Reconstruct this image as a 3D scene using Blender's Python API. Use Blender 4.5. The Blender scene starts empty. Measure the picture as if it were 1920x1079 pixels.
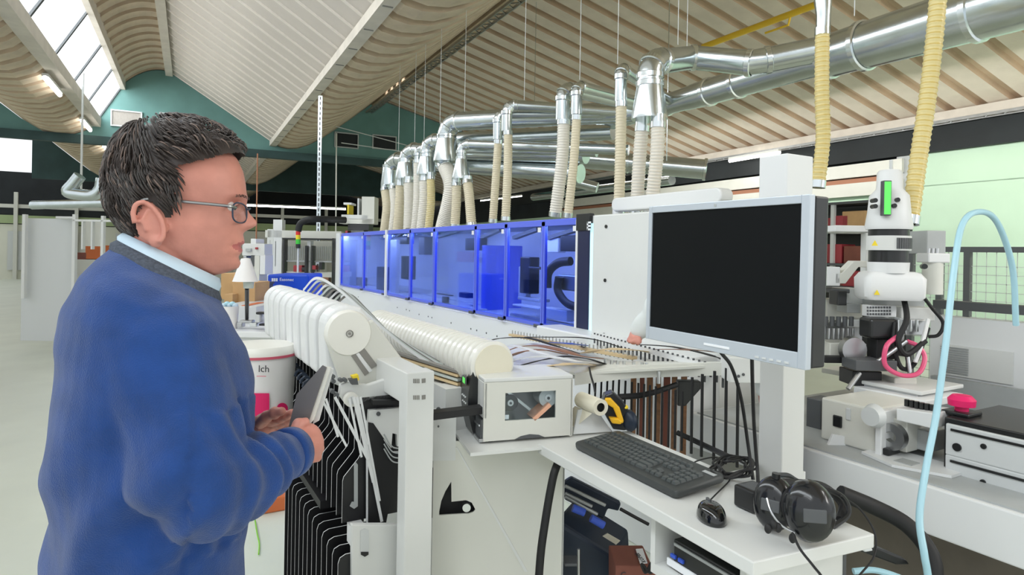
import bpy, bmesh, math, random
from math import sin, cos, pi, radians, sqrt, atan2
from mathutils import Vector, Matrix, noise
random.seed(7)
SC = bpy.context.scene
COL = SC.collection

# ------------------------------------------------------------------ camera
F = 1180.0; YAW = radians(29.8); ROLL = radians(1.0); PX0 = 960.0; PY0 = 473.5; EYE = 1.55
_d = Vector((sin(YAW), cos(YAW), 0)); _r = Vector((cos(YAW), -sin(YAW), 0)); _z = Vector((0, 0, 1))
RR = _r * cos(ROLL) + _z * sin(ROLL); UU = _z * cos(ROLL) - _r * sin(ROLL)
CAM = Vector((0, 0, EYE))
cam_data = bpy.data.cameras.new('camera'); cam = bpy.data.objects.new('camera', cam_data); COL.objects.link(cam)
M = Matrix.Identity(4)
for i in range(3):
    M[i][0] = RR[i]; M[i][1] = UU[i]; M[i][2] = -_d[i]
M.translation = CAM
cam.matrix_world = M
cam_data.sensor_width = 36; cam_data.sensor_fit = 'HORIZONTAL'; cam_data.lens = 36 * F / 1920
cam_data.shift_y = -(539.5 - PY0) / 1920; cam_data.clip_start = 0.05; cam_data.clip_end = 200
SC.camera = cam

# ------------------------------------------------------------------ world, exposure, big lights
SC.view_settings.view_transform = 'Standard'; SC.view_settings.look = 'None'
SC.view_settings.gamma = 1.0; SC.view_settings.use_curve_mapping = False; SC.view_settings.exposure = 0.24
w = bpy.data.worlds.new('sky'); SC.world = w; w.use_nodes = True
bg = w.node_tree.nodes['Background']; bg.inputs[0].default_value = (0.93, 0.97, 1.0, 1); bg.inputs[1].default_value = 0.95
BA = radians(2.73)                              # the hall is turned 2.73 degrees against the machine line
BX = Vector((cos(BA), -sin(BA), 0)); BY = Vector((sin(BA), cos(BA), 0))
def bw(x, y, z): return BX * x + BY * y + Vector((0, 0, z))
def area(name, p, target, sx, sy, power, col=(1, 1, 1)):
    l = bpy.data.lights.new(name, 'AREA'); l.shape = 'RECTANGLE'; l.size = sx; l.size_y = sy; l.energy = power; l.color = col
    o = bpy.data.objects.new(name, l); COL.objects.link(o)
    dz = (Vector(target) - Vector(p)).normalized(); x = BY.copy(); y = (-dz).cross(x).normalized(); x = y.cross(-dz).normalized()
    m = Matrix.Identity(4)
    for i in range(3): m[i][0] = x[i]; m[i][1] = y[i]; m[i][2] = -dz[i]
    m.translation = p; o.matrix_world = m
    return o
# daylight through the long north-light glazing of this bay, then two added fills
area('skylight_and_fill', bw(-2.35, 6.5, 5.35), bw(1.0, 6.5, 3.5), 24, 1.5, 900, (0.95, 0.98, 1.0))
area('skylight_and_fill', bw(6.5, -2.6, 5.0), bw(5.5, 0.5, 0.0), 8, 1.4, 420, (1.0, 0.98, 0.95))  # added fill for the right side; this roof slope has no glazing

area('eave_wall_fill', bw(9.6, 7.0, 3.7), bw(11.9, 7.0, 1.9), 14, 0.3, 170, (1.0, 1.0, 0.97))  # added fill light that brightens the green wall from under the eave
# ------------------------------------------------------------------ pixel rays (a pixel of the photo meets a real plane of the hall)
def ray(px, py): return _d + RR * ((px - PX0) / F) + UU * ((PY0 - py) / F)
def at(px, py, dep): return CAM + ray(px, py) * dep
def onX(px, py, X): v = ray(px, py); return CAM + v * (X / v.x)
def onY(px, py, Y): v = ray(px, py); return CAM + v * (Y / v.y)
def onZ(px, py, Z): v = ray(px, py); return CAM + v * ((Z - EYE) / v.z)
def onBX(px, py, X): v = ray(px, py); return CAM + v * (X / v.dot(BX))
def onBY(px, py, Y): v = ray(px, py); return CAM + v * (Y / v.dot(BY))

# ------------------------------------------------------------------ materials
MATS = {}
def mat(name, col, rough=0.5, metal=0.0, var=0.0, vscale=8.0, bump=0.0, bscale=60.0, emit=0.0, trans=0.0, alpha=1.0, coat=0.0, stretch=None, col2=None, ior=1.45, sheen=0.0):
    if name in MATS: return MATS[name]
    m = bpy.data.materials.new(name); m.use_nodes = True; nt = m.node_tree; b = nt.nodes['Principled BSDF']
    b.inputs['Base Color'].default_value = (*col, 1); b.inputs['Roughness'].default_value = rough; b.inputs['Metallic'].default_value = metal
    b.inputs['Transmission Weight'].default_value = trans; b.inputs['Alpha'].default_value = alpha; b.inputs['Coat Weight'].default_value = coat
    b.inputs['IOR'].default_value = ior; b.inputs['Sheen Weight'].default_value = sheen
    if emit: b.inputs['Emission Color'].default_value = (*col, 1); b.inputs['Emission Strength'].default_value = emit
    if var or bump:
        tc = nt.nodes.new('ShaderNodeTexCoord'); mp = nt.nodes.new('ShaderNodeMapping'); nt.links.new(tc.outputs['Object'], mp.inputs[0])
        if stretch: mp.inputs['Scale'].default_value = stretch
    if var:
        n = nt.nodes.new('ShaderNodeTexNoise'); n.inputs['Scale'].default_value = vscale; n.inputs['Detail'].default_value = 5
        nt.links.new(mp.outputs[0], n.inputs[0])
        r = nt.nodes.new('ShaderNodeValToRGB'); r.color_ramp.elements[0].position = 0.3; r.color_ramp.elements[1].position = 0.7
        c2 = col2 if col2 else tuple(c * (1 - var) for c in col)
        r.color_ramp.elements[0].color = (*c2, 1); r.color_ramp.elements[1].color = (*col, 1)
        nt.links.new(n.outputs[0], r.inputs[0]); nt.links.new(r.outputs[0], b.inputs['Base Color'])
    if bump:
        n2 = nt.nodes.new('ShaderNodeTexNoise'); n2.inputs['Scale'].default_value = bscale; n2.inputs['Detail'].default_value = 6
        nt.links.new(mp.outputs[0], n2.inputs[0])
        bp = nt.nodes.new('ShaderNodeBump'); bp.inputs['Strength'].default_value = bump; bp.inputs['Distance'].default_value = 0.01
        nt.links.new(n2.outputs[0], bp.inputs['Height']); nt.links.new(bp.outputs[0], b.inputs['Normal'])
    MATS[name] = m; return m
mat('white_paint', (0.72, 0.73, 0.71), 0.35, var=0.04, vscale=3)
mat('white_bright', (0.77, 0.78, 0.78), 0.4)
mat('cream_paint', (0.70, 0.70, 0.64), 0.4, var=0.05, vscale=4)
mat('grey_paint', (0.45, 0.47, 0.47), 0.4, var=0.1)
mat('light_grey', (0.62, 0.64, 0.64), 0.4)
mat('dark_grey', (0.09, 0.095, 0.10), 0.5)
mat('black_plastic', (0.012, 0.013, 0.014), 0.35, coat=0.2)
mat('black_rubber', (0.015, 0.015, 0.016), 0.6)
mat('black_gloss', (0.006, 0.007, 0.008), 0.08, coat=0.6)
mat('black_board', (0.012, 0.012, 0.014), 0.45, var=0.3, vscale=15)
mat('white_edge', (0.75, 0.76, 0.76), 0.4)
mat('aluminium', (0.72, 0.74, 0.75), 0.28, 1.0)
mat('steel', (0.55, 0.56, 0.57), 0.3, 1.0, var=0.15, vscale=10)
mat('galvanised', (0.66, 0.72, 0.74), 0.22, 1.0, var=0.12, vscale=7, bump=0.03, bscale=12)
mat('galvanised_band', (0.72, 0.77, 0.79), 0.18, 1.0)
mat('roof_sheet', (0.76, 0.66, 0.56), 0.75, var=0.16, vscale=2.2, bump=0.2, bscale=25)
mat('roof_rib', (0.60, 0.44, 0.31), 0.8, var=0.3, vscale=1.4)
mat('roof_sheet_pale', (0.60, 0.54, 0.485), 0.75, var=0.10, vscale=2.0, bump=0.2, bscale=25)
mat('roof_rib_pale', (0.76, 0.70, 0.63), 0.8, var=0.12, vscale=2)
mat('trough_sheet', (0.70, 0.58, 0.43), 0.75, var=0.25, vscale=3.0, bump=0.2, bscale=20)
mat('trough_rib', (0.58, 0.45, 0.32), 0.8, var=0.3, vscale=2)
mat('roof_beam', (0.72, 0.66, 0.58), 0.7, var=0.15, vscale=4)
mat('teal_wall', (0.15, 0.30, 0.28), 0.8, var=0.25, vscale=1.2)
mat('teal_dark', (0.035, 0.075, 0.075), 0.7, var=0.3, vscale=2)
mat('green_wall', (0.60, 0.80, 0.62), 0.8, var=0.10, vscale=1.0)
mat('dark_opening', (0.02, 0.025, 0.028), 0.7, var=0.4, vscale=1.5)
mat('floor_paint', (0.70, 0.74, 0.64), 0.45, var=0.10, vscale=1.5, bump=0.03, bscale=20)
mat('pane_white', (0.85, 0.93, 1.0), 0.4, trans=0.0)
mat('tube_glow', (1.0, 0.97, 0.92), 0.5, emit=9)
mat('yellow_pipe', (0.80, 0.52, 0.03), 0.4)
mat('hose_yellow', (0.72, 0.60, 0.28), 0.35)
mat('hose_beige', (0.72, 0.64, 0.47), 0.4)
mat('hose_clear', (0.78, 0.74, 0.66), 0.35)
mat('hose_ring_gold', (0.60, 0.44, 0.12), 0.3)
mat('hose_ring_pale', (0.62, 0.55, 0.44), 0.3)
mat('blue_frame', (0.12, 0.17, 0.75), 0.35)
mat('blue_sign', (0.005, 0.07, 0.62), 0.4)
mat('blue_dark', (0.01, 0.015, 0.06), 0.4)
mat('brown_wood', (0.30, 0.14, 0.06), 0.5, var=0.35, vscale=6, stretch=(1, 12, 12))
mat('brown_strip', (0.28, 0.13, 0.075), 0.5)
mat('beige_strip', (0.68, 0.52, 0.30), 0.5)
mat('cardboard', (0.58, 0.36, 0.17), 0.8, var=0.15, vscale=6)
mat('cardboard_red', (0.24, 0.085, 0.06), 0.8, var=0.2, vscale=5)
mat('red_item', (0.35, 0.04, 0.05), 0.5)
mat('magenta', (0.78, 0.015, 0.14), 0.45)
mat('plastic_white', (0.84, 0.82, 0.81), 0.35)
mat('disc_white', (0.82, 0.81, 0.75), 0.35)
mat('roll_white', (0.80, 0.79, 0.73), 0.3, coat=0.3)
mat('label_grey', (0.25, 0.24, 0.22), 0.5)
mat('warn_yellow', (0.85, 0.65, 0.03), 0.5)
mat('lcd_green', (0.12, 0.75, 0.12), 0.3, emit=0.35)
mat('skin', (0.70, 0.30, 0.235), 0.48, var=0.25, vscale=16, bump=0.08, bscale=90)
mat('lips', (0.50, 0.15, 0.14), 0.45)
mat('hair_brown', (0.035, 0.022, 0.018), 0.5, var=0.4, vscale=30, sheen=0.2)
mat('hair_grey', (0.18, 0.13, 0.11), 0.5)
mat('eye_white', (0.75, 0.72, 0.70), 0.2)
mat('iris', (0.03, 0.05, 0.05), 0.15)
mat('lens', (0.75, 0.82, 0.95), 0.03, trans=0.9, alpha=0.35)
mat('frame_metal', (0.32, 0.33, 0.32), 0.3, 1.0)
mat('frame_blue', (0.03, 0.05, 0.09), 0.3)
mat('shirt_blue', (0.55, 0.70, 0.82), 0.7, bump=0.1, bscale=300)
mat('trousers', (0.04, 0.05, 0.07), 0.8)
mat('collar_knit', (0.10, 0.12, 0.16), 0.9, var=0.5, vscale=220, bump=0.4, bscale=260)
mat('sweater', (0.010, 0.060, 0.26), 0.95, var=0.45, vscale=22, col2=(0.008, 0.046, 0.19), bump=0.35, bscale=520, sheen=0.25)
mat('monitor_silver', (0.55, 0.60, 0.66), 0.35, 0.3)
mat('screen', (0.006, 0.007, 0.008), 0.30, ior=1.2)
mat('key', (0.045, 0.05, 0.05), 0.4)
mat('key_cap', (0.075, 0.085, 0.085), 0.4)
mat('cup_black', (0.010, 0.011, 0.013), 0.22, coat=0.3)
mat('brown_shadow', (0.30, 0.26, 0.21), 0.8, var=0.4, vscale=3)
mat('hood_fill_glow', (0.9, 0.95, 1.0), 0.5, emit=48)
mat('lid_grey', (0.30, 0.32, 0.36), 0.5)
mat('key_print', (0.55, 0.57, 0.58), 0.5)
mat('air_hose', (0.42, 0.68, 0.78), 0.3)
mat('pink_hose', (0.75, 0.10, 0.22), 0.35)
mat('orange_paper', (0.78, 0.42, 0.28), 0.6)
mat('label_paper', (0.78, 0.74, 0.60), 0.6)
mat('tool_yellow', (0.85, 0.48, 0.02), 0.4)
mat('tool_navy', (0.012, 0.022, 0.042), 0.45, var=0.2)
mat('tool_blue', (0.04, 0.10, 0.55), 0.4)
mat('orange_box', (0.62, 0.16, 0.05), 0.6)
mat('ink', (0.03, 0.03, 0.035), 0.6)
mat('white_ink', (0.85, 0.87, 0.9), 0.5)
mat('pink_ink', (0.6, 0.1, 0.15), 0.5)
mat('vane_green', (0.30, 0.40, 0.10), 0.6)
mat('red_lamp', (0.6, 0.02, 0.02), 0.3, emit=0.1)
mat('green_lamp', (0.05, 0.5, 0.05), 0.3, emit=0.1)
mat('grass_green', (0.25, 0.6, 0.05), 0.6)
mat('mesh_grey', (0.55, 0.60, 0.56), 0.5)
mat('led_strip', (0.55, 0.85, 0.95), 0.4, emit=0.5)
def thin_glass(name, col, mixf, rough=0.05):
    m = bpy.data.materials.new(name); m.use_nodes = True; nt = m.node_tree; nt.nodes.clear()
    o = nt.nodes.new('ShaderNodeOutputMaterial'); t = nt.nodes.new('ShaderNodeBsdfTransparent'); g = nt.nodes.new('ShaderNodeBsdfGlossy'); x = nt.nodes.new('ShaderNodeMixShader')
    t.inputs[0].default_value = (*col, 1); g.inputs['Roughness'].default_value = rough; g.inputs[0].default_value = (0.9, 0.95, 1, 1)
    fr = nt.nodes.new('ShaderNodeLayerWeight'); fr.inputs[0].default_value = 0.12
    ad = nt.nodes.new('ShaderNodeMath'); ad.operation = 'MULTIPLY_ADD'; ad.inputs[1].default_value = 0.5; ad.inputs[2].default_value = mixf
    nt.links.new(fr.outputs[0], ad.inputs[0]); nt.links.new(ad.outputs[0], x.inputs[0]); nt.links.new(t.outputs[0], x.inputs[1]); nt.links.new(g.outputs[0], x.inputs[2]); nt.links.new(x.outputs[0], o.inputs[0])
    MATS[name] = m
thin_glass('blue_pane', (0.56, 0.66, 1.0), 0.02, 0.04)
thin_glass('clear_pane', (0.93, 0.96, 0.97), 0.04)
thin_glass('clear_tube', (0.93, 0.91, 0.84), 0.18, 0.2)
m = MATS['pane_white']; nt = m.node_tree; nt.nodes.clear()
o = nt.nodes.new('ShaderNodeOutputMaterial'); t = nt.nodes.new('ShaderNodeBsdfTransparent'); g = nt.nodes.new('ShaderNodeBsdfTranslucent'); x = nt.nodes.new('ShaderNodeMixShader')
t.inputs[0].default_value = (0.97, 0.99, 1, 1); x.inputs[0].default_value = 0.12
nt.links.new(t.outputs[0], x.inputs[1]); nt.links.new(g.outputs[0], x.inputs[2]); nt.links.new(x.outputs[0], o.inputs[0])

# ------------------------------------------------------------------ mesh builder
def frame(zdir, xhint=None):
    z = Vector(zdir).normalized(); h = Vector(xhint) if xhint is not None else (Vector((0, 0, 1)) if abs(z.z) < 0.9 else Vector((1, 0, 0)))
    x = (h - z * h.dot(z)).normalized(); y = z.cross(x); return x, y, z
class MB:
    def __init__(s): s.v = []; s.f = []; s.mi = []
    def add(s, vs, fs, mi=0):
        n = len(s.v); s.v += [Vector(v) for v in vs]; s.f += [tuple(i + n for i in f) for f in fs]; s.mi += [mi] * len(fs); return s
    def box(s, a, b, mi=0):
        x0, y0, z0 = (min(a[i], b[i]) for i in range(3)); x1, y1, z1 = (max(a[i], b[i]) for i in range(3))
        return s.add([(x0, y0, z0), (x1, y0, z0), (x1, y1, z0), (x0, y1, z0), (x0, y0, z1), (x1, y0, z1), (x1, y1, z1), (x0, y1, z1)],
                     [(0, 3, 2, 1), (4, 5, 6, 7), (0, 1, 5, 4), (1, 2, 6, 5), (2, 3, 7, 6), (3, 0, 4, 7)], mi)
    def obox(s, c, ax, ay, az, hx, hy, hz, mi=0):
        c = Vector(c); ax = Vector(ax); ay = Vector(ay); az = Vector(az)
        vs = [c + ax * (hx * i) + ay * (hy * j) + az * (hz * k) for k in (-1, 1) for i, j in ((-1, -1), (1, -1), (1, 1), (-1, 1))]
        return s.add(vs, [(0, 3, 2, 1), (4, 5, 6, 7), (0, 1, 5, 4), (1, 2, 6, 5), (2, 3, 7, 6), (3, 0, 4, 7)], mi)
    def bar(s, p, q, w=0.02, h=None, up=(0, 0, 1), mi=0):
        p = Vector(p); q = Vector(q); z = (q - p); L = z.length; x, y, z = frame(z, up if abs(Vector(up).dot(z.normalized())) < 0.98 else (1, 0, 0))
        h = h or w; return s.obox((p + q) / 2, x, y, z, h / 2, w / 2, L / 2, mi)
    def tube(s, pts, r, n=10, cap=True, mi=0, closed=False):
        pts = [Vector(p) for p in pts]; m = len(pts); rs = r if isinstance(r, (list, tuple)) else [r] * m
        base = len(s.v); xd = None
        for i, p in enumerate(pts):
            a = pts[(i - 1) % m] if (i > 0 or closed) else p; b = pts[(i + 1) % m] if (i < m - 1 or closed) else p
            t = (b - a).normalized() if (b - a).length > 1e-9 else Vector((0, 0, 1))
            if xd is None: xd = frame(t)[0]
            xd = (xd - t * xd.dot(t)); xd = xd.normalized() if xd.length > 1e-6 else frame(t)[0]
            yd = t.cross(xd)
            for k in range(n): an = 2 * pi * k / n; s.v.append(p + (xd * cos(an) + yd * sin(an)) * rs[i])
        for i in range(m if closed else m - 1):
            j = (i + 1) % m
            for k in range(n):
                k2 = (k + 1) % n; s.f.append((base + i * n + k, base + i * n + k2, base + j * n + k2, base + j * n + k)); s.mi.append(mi)
        if cap and not closed:
            s.f.append(tuple(base + k for k in reversed(range(n)))); s.f.append(tuple(base + (m - 1) * n + k for k in range(n))); s.mi += [mi, mi]
        return s
    def cyl(s, p, q, r, r2=None, n=20, mi=0): return s.tube([p, q], [r, r2 if r2 is not None else r], n, True, mi)
    def lathe(s, c, axis, prof, n=24, mi=0, xhint=None):
        x, y, z = frame(axis, xhint); c = Vector(c); base = len(s.v)
        for (r, h) in prof:
            for k in range(n): an = 2 * pi * k / n; s.v.append(c + z * h + (x * cos(an) + y * sin(an)) * max(r, 1e-5))
        for i in range(len(prof) - 1):
            for k in range(n): k2 = (k + 1) % n; s.f.append((base + i * n + k, base + i * n + k2, base + (i + 1) * n + k2, base + (i + 1) * n + k)); s.mi.append(mi)
        return s
    def prism(s, pts2, o, ax, ay, az, t, mi=0, mi_side=None):
        o = Vector(o); ax = Vector(ax); ay = Vector(ay); az = Vector(az); n = len(pts2)
        vs = [o + ax * a + ay * b for a, b in pts2] + [o + ax * a + ay * b + az * t for a, b in pts2]
        b0 = len(s.v); s.v += vs
        s.f.append(tuple(b0 + i for i in reversed(range(n)))); s.f.append(tuple(b0 + n + i for i in range(n))); s.mi += [mi, mi]
        for i in range(n): j = (i + 1) % n; s.f.append((b0 + i, b0 + j, b0 + n + j, b0 + n + i)); s.mi.append(mi if mi_side is None else mi_side)
        return s
    def loft(s, rings, cap=True, closed=True, mi=0):
        b0 = len(s.v); n = len(rings[0])
        for rg in rings: s.v += [Vector(p) for p in rg]
        for i in range(len(rings) - 1):
            for k in range(n if closed else n - 1): k2 = (k + 1) % n; s.f.append((b0 + i * n + k, b0 + i * n + k2, b0 + (i + 1) * n + k2, b0 + (i + 1) * n + k)); s.mi.append(mi)
        if cap and closed: s.f.append(tuple(b0 + k for k in reversed(range(n)))); s.f.append(tuple(b0 + (len(rings) - 1) * n + k for k in range(n))); s.mi += [mi, mi]
        return s
    def ell(s, c, rx, ry, rz, n=14, m=9, mi=0, ax=(1, 0, 0), ay=(0, 1, 0), az=(0, 0, 1)):
        c = Vector(c); ax = Vector(ax); ay = Vector(ay); az = Vector(az); rings = []
        for i in range(m + 1):
            ph = pi * i / m; rr = max(sin(ph), 1e-4)
            rings.append([c + ax * (rx * rr * cos(2 * pi * k / n)) + ay * (ry * rr * sin(2 * pi * k / n)) - az * (rz * cos(ph)) for k in range(n)])
        return s.loft(rings, True, True, mi)
    def build(s, name, mats, parent=None, smooth=None, bevel=0.0, seg=2, recalc=True):
        org = parent.get('_o') if parent is not None else None
        off = Vector(org) if org is not None else Vector((0, 0, 0))
        me = bpy.data.meshes.new(name); me.from_pydata([v - off for v in s.v], [], s.f)
        if isinstance(mats, str): mats = [mats]
        for k in mats: me.materials.append(MATS[k])
        me.polygons.foreach_set('material_index', s.mi)
        if recalc:
            bm = bmesh.new(); bm.from_mesh(me); bmesh.ops.recalc_face_normals(bm, faces=bm.faces); bm.to_mesh(me); bm.free()
        if smooth:
            me.polygons.foreach_set('use_smooth', [True] * len(me.polygons))
            if smooth != 'all':
                try: me.set_sharp_from_angle(angle=radians(40))
                except Exception: pass
        o = bpy.data.objects.new(name, me); COL.objects.link(o)
        if parent is not None: o.parent = parent; o['_o'] = tuple(off)
        if bevel:
            b = o.modifiers.new('bevel', 'BEVEL'); b.width = bevel; b.segments = seg; b.limit_method = 'ANGLE'; b.angle_limit = radians(50)
        return o
def thing(name, label, cat, loc, group=None):
    o = bpy.data.objects.new(name, None); COL.objects.link(o); o.empty_display_size = 0.05; o.location = loc; o['_o'] = tuple(loc)
    o['label'] = label; o['category'] = cat
    if group: o['group'] = group
    return o
def tag(o, label, cat, group=None):
    o['label'] = label; o['category'] = cat
    if group: o['group'] = group
    return o
def struct(o): o['kind'] = 'structure'; return o
def kids(o): return [c for c in bpy.data.objects if c.parent == o]
def clone(o, dx, label=None, parent=None):
    c = o.copy(); COL.objects.link(c)
    if parent is None: c.location = o.location + Vector(dx)
    else: c.parent = parent
    for ch in kids(o): clone(ch, (0, 0, 0), None, c)
    if label: c['label'] = label
    return c
def lab(o, s): o['label'] = s; return o
def text(s, name, size, org, right, up, mt, parent, depth=0.0005):
    cu = bpy.data.curves.new(name, 'FONT'); cu.body = s; cu.size = size; cu.extrude = depth; cu.align_x = 'LEFT'; cu.resolution_u = 2
    t = bpy.data.objects.new('tmp', cu); COL.objects.link(t)
    me = bpy.data.meshes.new_from_object(t.evaluated_get(bpy.context.evaluated_depsgraph_get())); bpy.data.objects.remove(t)
    right = Vector(right).normalized(); up = Vector(up).normalized(); nrm = right.cross(up); off = Vector(parent['_o']) if parent is not None else Vector((0, 0, 0))
    for v in me.vertices: v.co = Vector(org) + right * v.co.x + up * v.co.y + nrm * v.co.z - off
    me.materials.clear(); me.materials.append(MATS[mt]); me.name = name
    o = bpy.data.objects.new(name, me); COL.objects.link(o)
    if parent is not None: o.parent = parent; o['_o'] = tuple(off)
    return o
def spline(pts, n=8):
    pts = [Vector(p) for p in pts]; out = []
    P = [pts[0] * 2 - pts[1]] + pts + [pts[-1] * 2 - pts[-2]]
    for i in range(1, len(P) - 2):
        for k in range(n):
            t = k / n; a, b, c, d_ = P[i - 1], P[i], P[i + 1], P[i + 2]
            out.append(0.5 * ((2 * b) + (c - a) * t + (2 * a - 5 * b + 4 * c - d_) * t * t + (3 * b - a - 3 * c + d_) * t ** 3))
    out.append(pts[-1]); return out
def rrect(x0, y0, x1, y1, r, n=4):
    out = []
    for cx, cy, a0 in ((x1 - r, y0 + r, -90), (x1 - r, y1 - r, 0), (x0 + r, y1 - r, 90), (x0 + r, y0 + r, 180)):
        for k in range(n + 1): a = radians(a0 + 90 * k / n); out.append((cx + r * cos(a), cy + r * sin(a)))
    return out
X_, Y_, Z_ = Vector((1, 0, 0)), Vector((0, 1, 0)), Vector((0, 0, 1))
# ================================================================== THE HALL
YW = 18.0
fl = MB().box((-30, -8, -0.1), (30, 50, 0)).build('floor', 'floor_paint'); struct(fl)
SEC = dict(skb=(-2.02, 4.6), skt=(-1.52, 5.5), rdg=(-0.54, 5.95), bA=(1.93, 4.4), rB=(4.75, 5.95), eav=(11.9, 4.1))
def arcpts(p, q, sag, n=10):
    out = []
    for i in range(n + 1):
        t = i / n; x = p[0] + (q[0] - p[0]) * t; z = p[1] + (q[1] - p[1]) * t - sag * 4 * t * (1 - t); out.append((x, z))
    return out
tr_main = [(1.93, 4.4), (2.10, 4.30), (2.30, 4.27), (2.55, 4.30), (2.85, 4.42), (3.2, 4.64), (3.6, 4.95), (4.0, 5.28), (4.4, 5.62), (4.75, 5.93)]
tr_left = [(-2.02, 4.52), (-2.25, 4.30), (-2.5, 4.18), (-2.8, 4.15), (-3.1, 4.2), (-3.5, 4.45), (-4.0, 4.85), (-4.6, 5.35), (-5.3, 5.95)]
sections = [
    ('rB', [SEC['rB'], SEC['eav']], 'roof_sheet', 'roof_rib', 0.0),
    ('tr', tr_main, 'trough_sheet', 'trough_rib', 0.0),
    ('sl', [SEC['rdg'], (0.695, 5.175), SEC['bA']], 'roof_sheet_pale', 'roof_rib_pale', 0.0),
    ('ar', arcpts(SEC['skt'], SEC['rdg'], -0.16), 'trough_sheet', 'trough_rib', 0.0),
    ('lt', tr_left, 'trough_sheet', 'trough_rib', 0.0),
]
PITCH = 0.485
ceil = bpy.data.objects.new('ceiling', None); COL.objects.link(ceil); struct(ceil); ceil['_o'] = (0, 0, 0)
def panel_geo(mb, prof, y0, y1):
    # one ribbed sheet: a broad lower flange and a narrow raised channel, swept along the section
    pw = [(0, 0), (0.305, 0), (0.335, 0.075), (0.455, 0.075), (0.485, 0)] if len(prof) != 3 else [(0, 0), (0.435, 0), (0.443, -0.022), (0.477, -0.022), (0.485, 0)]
    nn = []
    for i in range(len(prof)):
        a = prof[max(i - 1, 0)]; b = prof[min(i + 1, len(prof) - 1)]; dx = b[0] - a[0]; dz = b[1] - a[1]; L = sqrt(dx * dx + dz * dz)
        nx, nz = -dz / L, dx / L
        if nz < 0: nx, nz = -nx, -nz
        nn.append((nx, nz))
    reps = max(1, int(round((y1 - y0) / PITCH)))
    for k in range(reps):
        for j in range(4):
            (ya, ha), (yb, hb) = pw[j], pw[j + 1]; vs = []
            for (px, pz), (nx, nz) in zip(prof, nn):
                vs.append(bw(px + nx * ha, y0 + k * PITCH + ya, pz + nz * ha)); vs.append(bw(px + nx * hb, y0 + k * PITCH + yb, pz + nz * hb))
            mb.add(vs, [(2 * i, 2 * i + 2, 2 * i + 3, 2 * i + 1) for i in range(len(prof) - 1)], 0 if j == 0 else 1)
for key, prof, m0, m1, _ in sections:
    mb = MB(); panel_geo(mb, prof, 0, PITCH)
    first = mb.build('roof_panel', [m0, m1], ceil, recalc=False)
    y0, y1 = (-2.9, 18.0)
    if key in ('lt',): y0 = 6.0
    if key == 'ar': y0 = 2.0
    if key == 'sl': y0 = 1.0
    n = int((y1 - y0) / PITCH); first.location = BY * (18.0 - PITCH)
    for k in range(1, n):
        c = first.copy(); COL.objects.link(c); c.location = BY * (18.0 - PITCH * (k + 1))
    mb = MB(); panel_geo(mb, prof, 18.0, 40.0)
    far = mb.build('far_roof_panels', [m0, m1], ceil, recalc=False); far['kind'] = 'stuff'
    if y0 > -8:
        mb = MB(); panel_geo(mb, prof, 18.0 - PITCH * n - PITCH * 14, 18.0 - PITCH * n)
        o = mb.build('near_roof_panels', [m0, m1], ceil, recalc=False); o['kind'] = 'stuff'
# long beams along ridge, valley and eave
def longbeam(name, x, z, w, h, mt, y0=-7.5, y1=40):
    mb = MB(); mb.obox(bw(x, (y0 + y1) / 2, z), BX, BY, Z_, w / 2, (y1 - y0) / 2, h / 2); return mb.build(name, mt, ceil)
longbeam('ridge_beam', -0.54, 5.92, 0.16, 0.20, 'roof_beam')
longbeam('glazing_head_beam', -1.52, 5.47, 0.10, 0.24, 'roof_beam')
longbeam('glazing_sill_beam', -2.06, 4.50, 0.20, 0.22, 'roof_beam')
vb = longbeam('valley_beam', 1.93, 4.36, 0.17, 0.14, 'roof_beam')
for k in range(22):     # joints of the valley beam's sections
    MB().obox(bw(1.93, 1.0 + k * 0.85, 4.285), BX, BY, Z_, 0.06, 0.012, 0.004).build('beam_slot', 'label_grey', vb)
longbeam('crown_beam', 4.68, 5.78, 0.20, 0.14, 'trough_rib')
longbeam('eave_beam', 11.75, 4.06, 0.20, 0.16, 'roof_beam')
# lattice cable trays: two rails and rungs
def lattice(x, z, y0, y1, w, n, name):
    mb = MB()
    for s in (-1, 1): mb.bar(bw(x + s * w / 2, y0, z), bw(x + s * w / 2, y1, z), 0.02, 0.05)
    L = (y1 - y0) / n
    for k in range(n):
        ya = y0 + k * L; mb.bar(bw(x - w / 2, ya, z), bw(x + w / 2, ya + L * 0.5, z), 0.018, 0.02); mb.bar(bw(x + w / 2, ya + L * 0.5, z), bw(x - w / 2, ya + L, z), 0.018, 0.02)
    return mb.build(name, 'steel')
struct(lattice(4.45, 5.45, 2.0, 17.8, 0.16, 60, 'trim_1'))
struct(lattice(11.55, 3.93, 1.5, 17.8, 0.18, 60, 'trim_2'))
# skylight: bars and panes
sk = bpy.data.objects.new('window_1', None); COL.objects.link(sk); struct(sk); sk['_o'] = (0, 0, 0)
sb, st = SEC['skb'], SEC['skt']; sd = Vector((st[0] - sb[0], 0, st[1] - sb[1])); sl_ = sd.length
sdir = (BX * sd.x + Z_ * sd.z).normalized(); snrm = sdir.cross(BY).normalized()
ybars = [18.0 - 1.86 * k for k in range(13)]
bar_mb = None
for k, y in enumerate(ybars):
    c = (bw(sb[0], y, sb[1]) + bw(st[0], y, st[1])) / 2
    MB().obox(c, sdir, BY, snrm, sl_ / 2, 0.035, 0.03).build('glazing_bar', 'dark_grey', sk)
    if k < 12:
        c2 = (bw(sb[0], y - 0.93, sb[1]) + bw(st[0], y - 0.93, st[1])) / 2
        MB().obox(c2, sdir, BY, snrm, sl_ / 2, 0.91, 0.003).build('pane', 'pane_white', sk)
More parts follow.
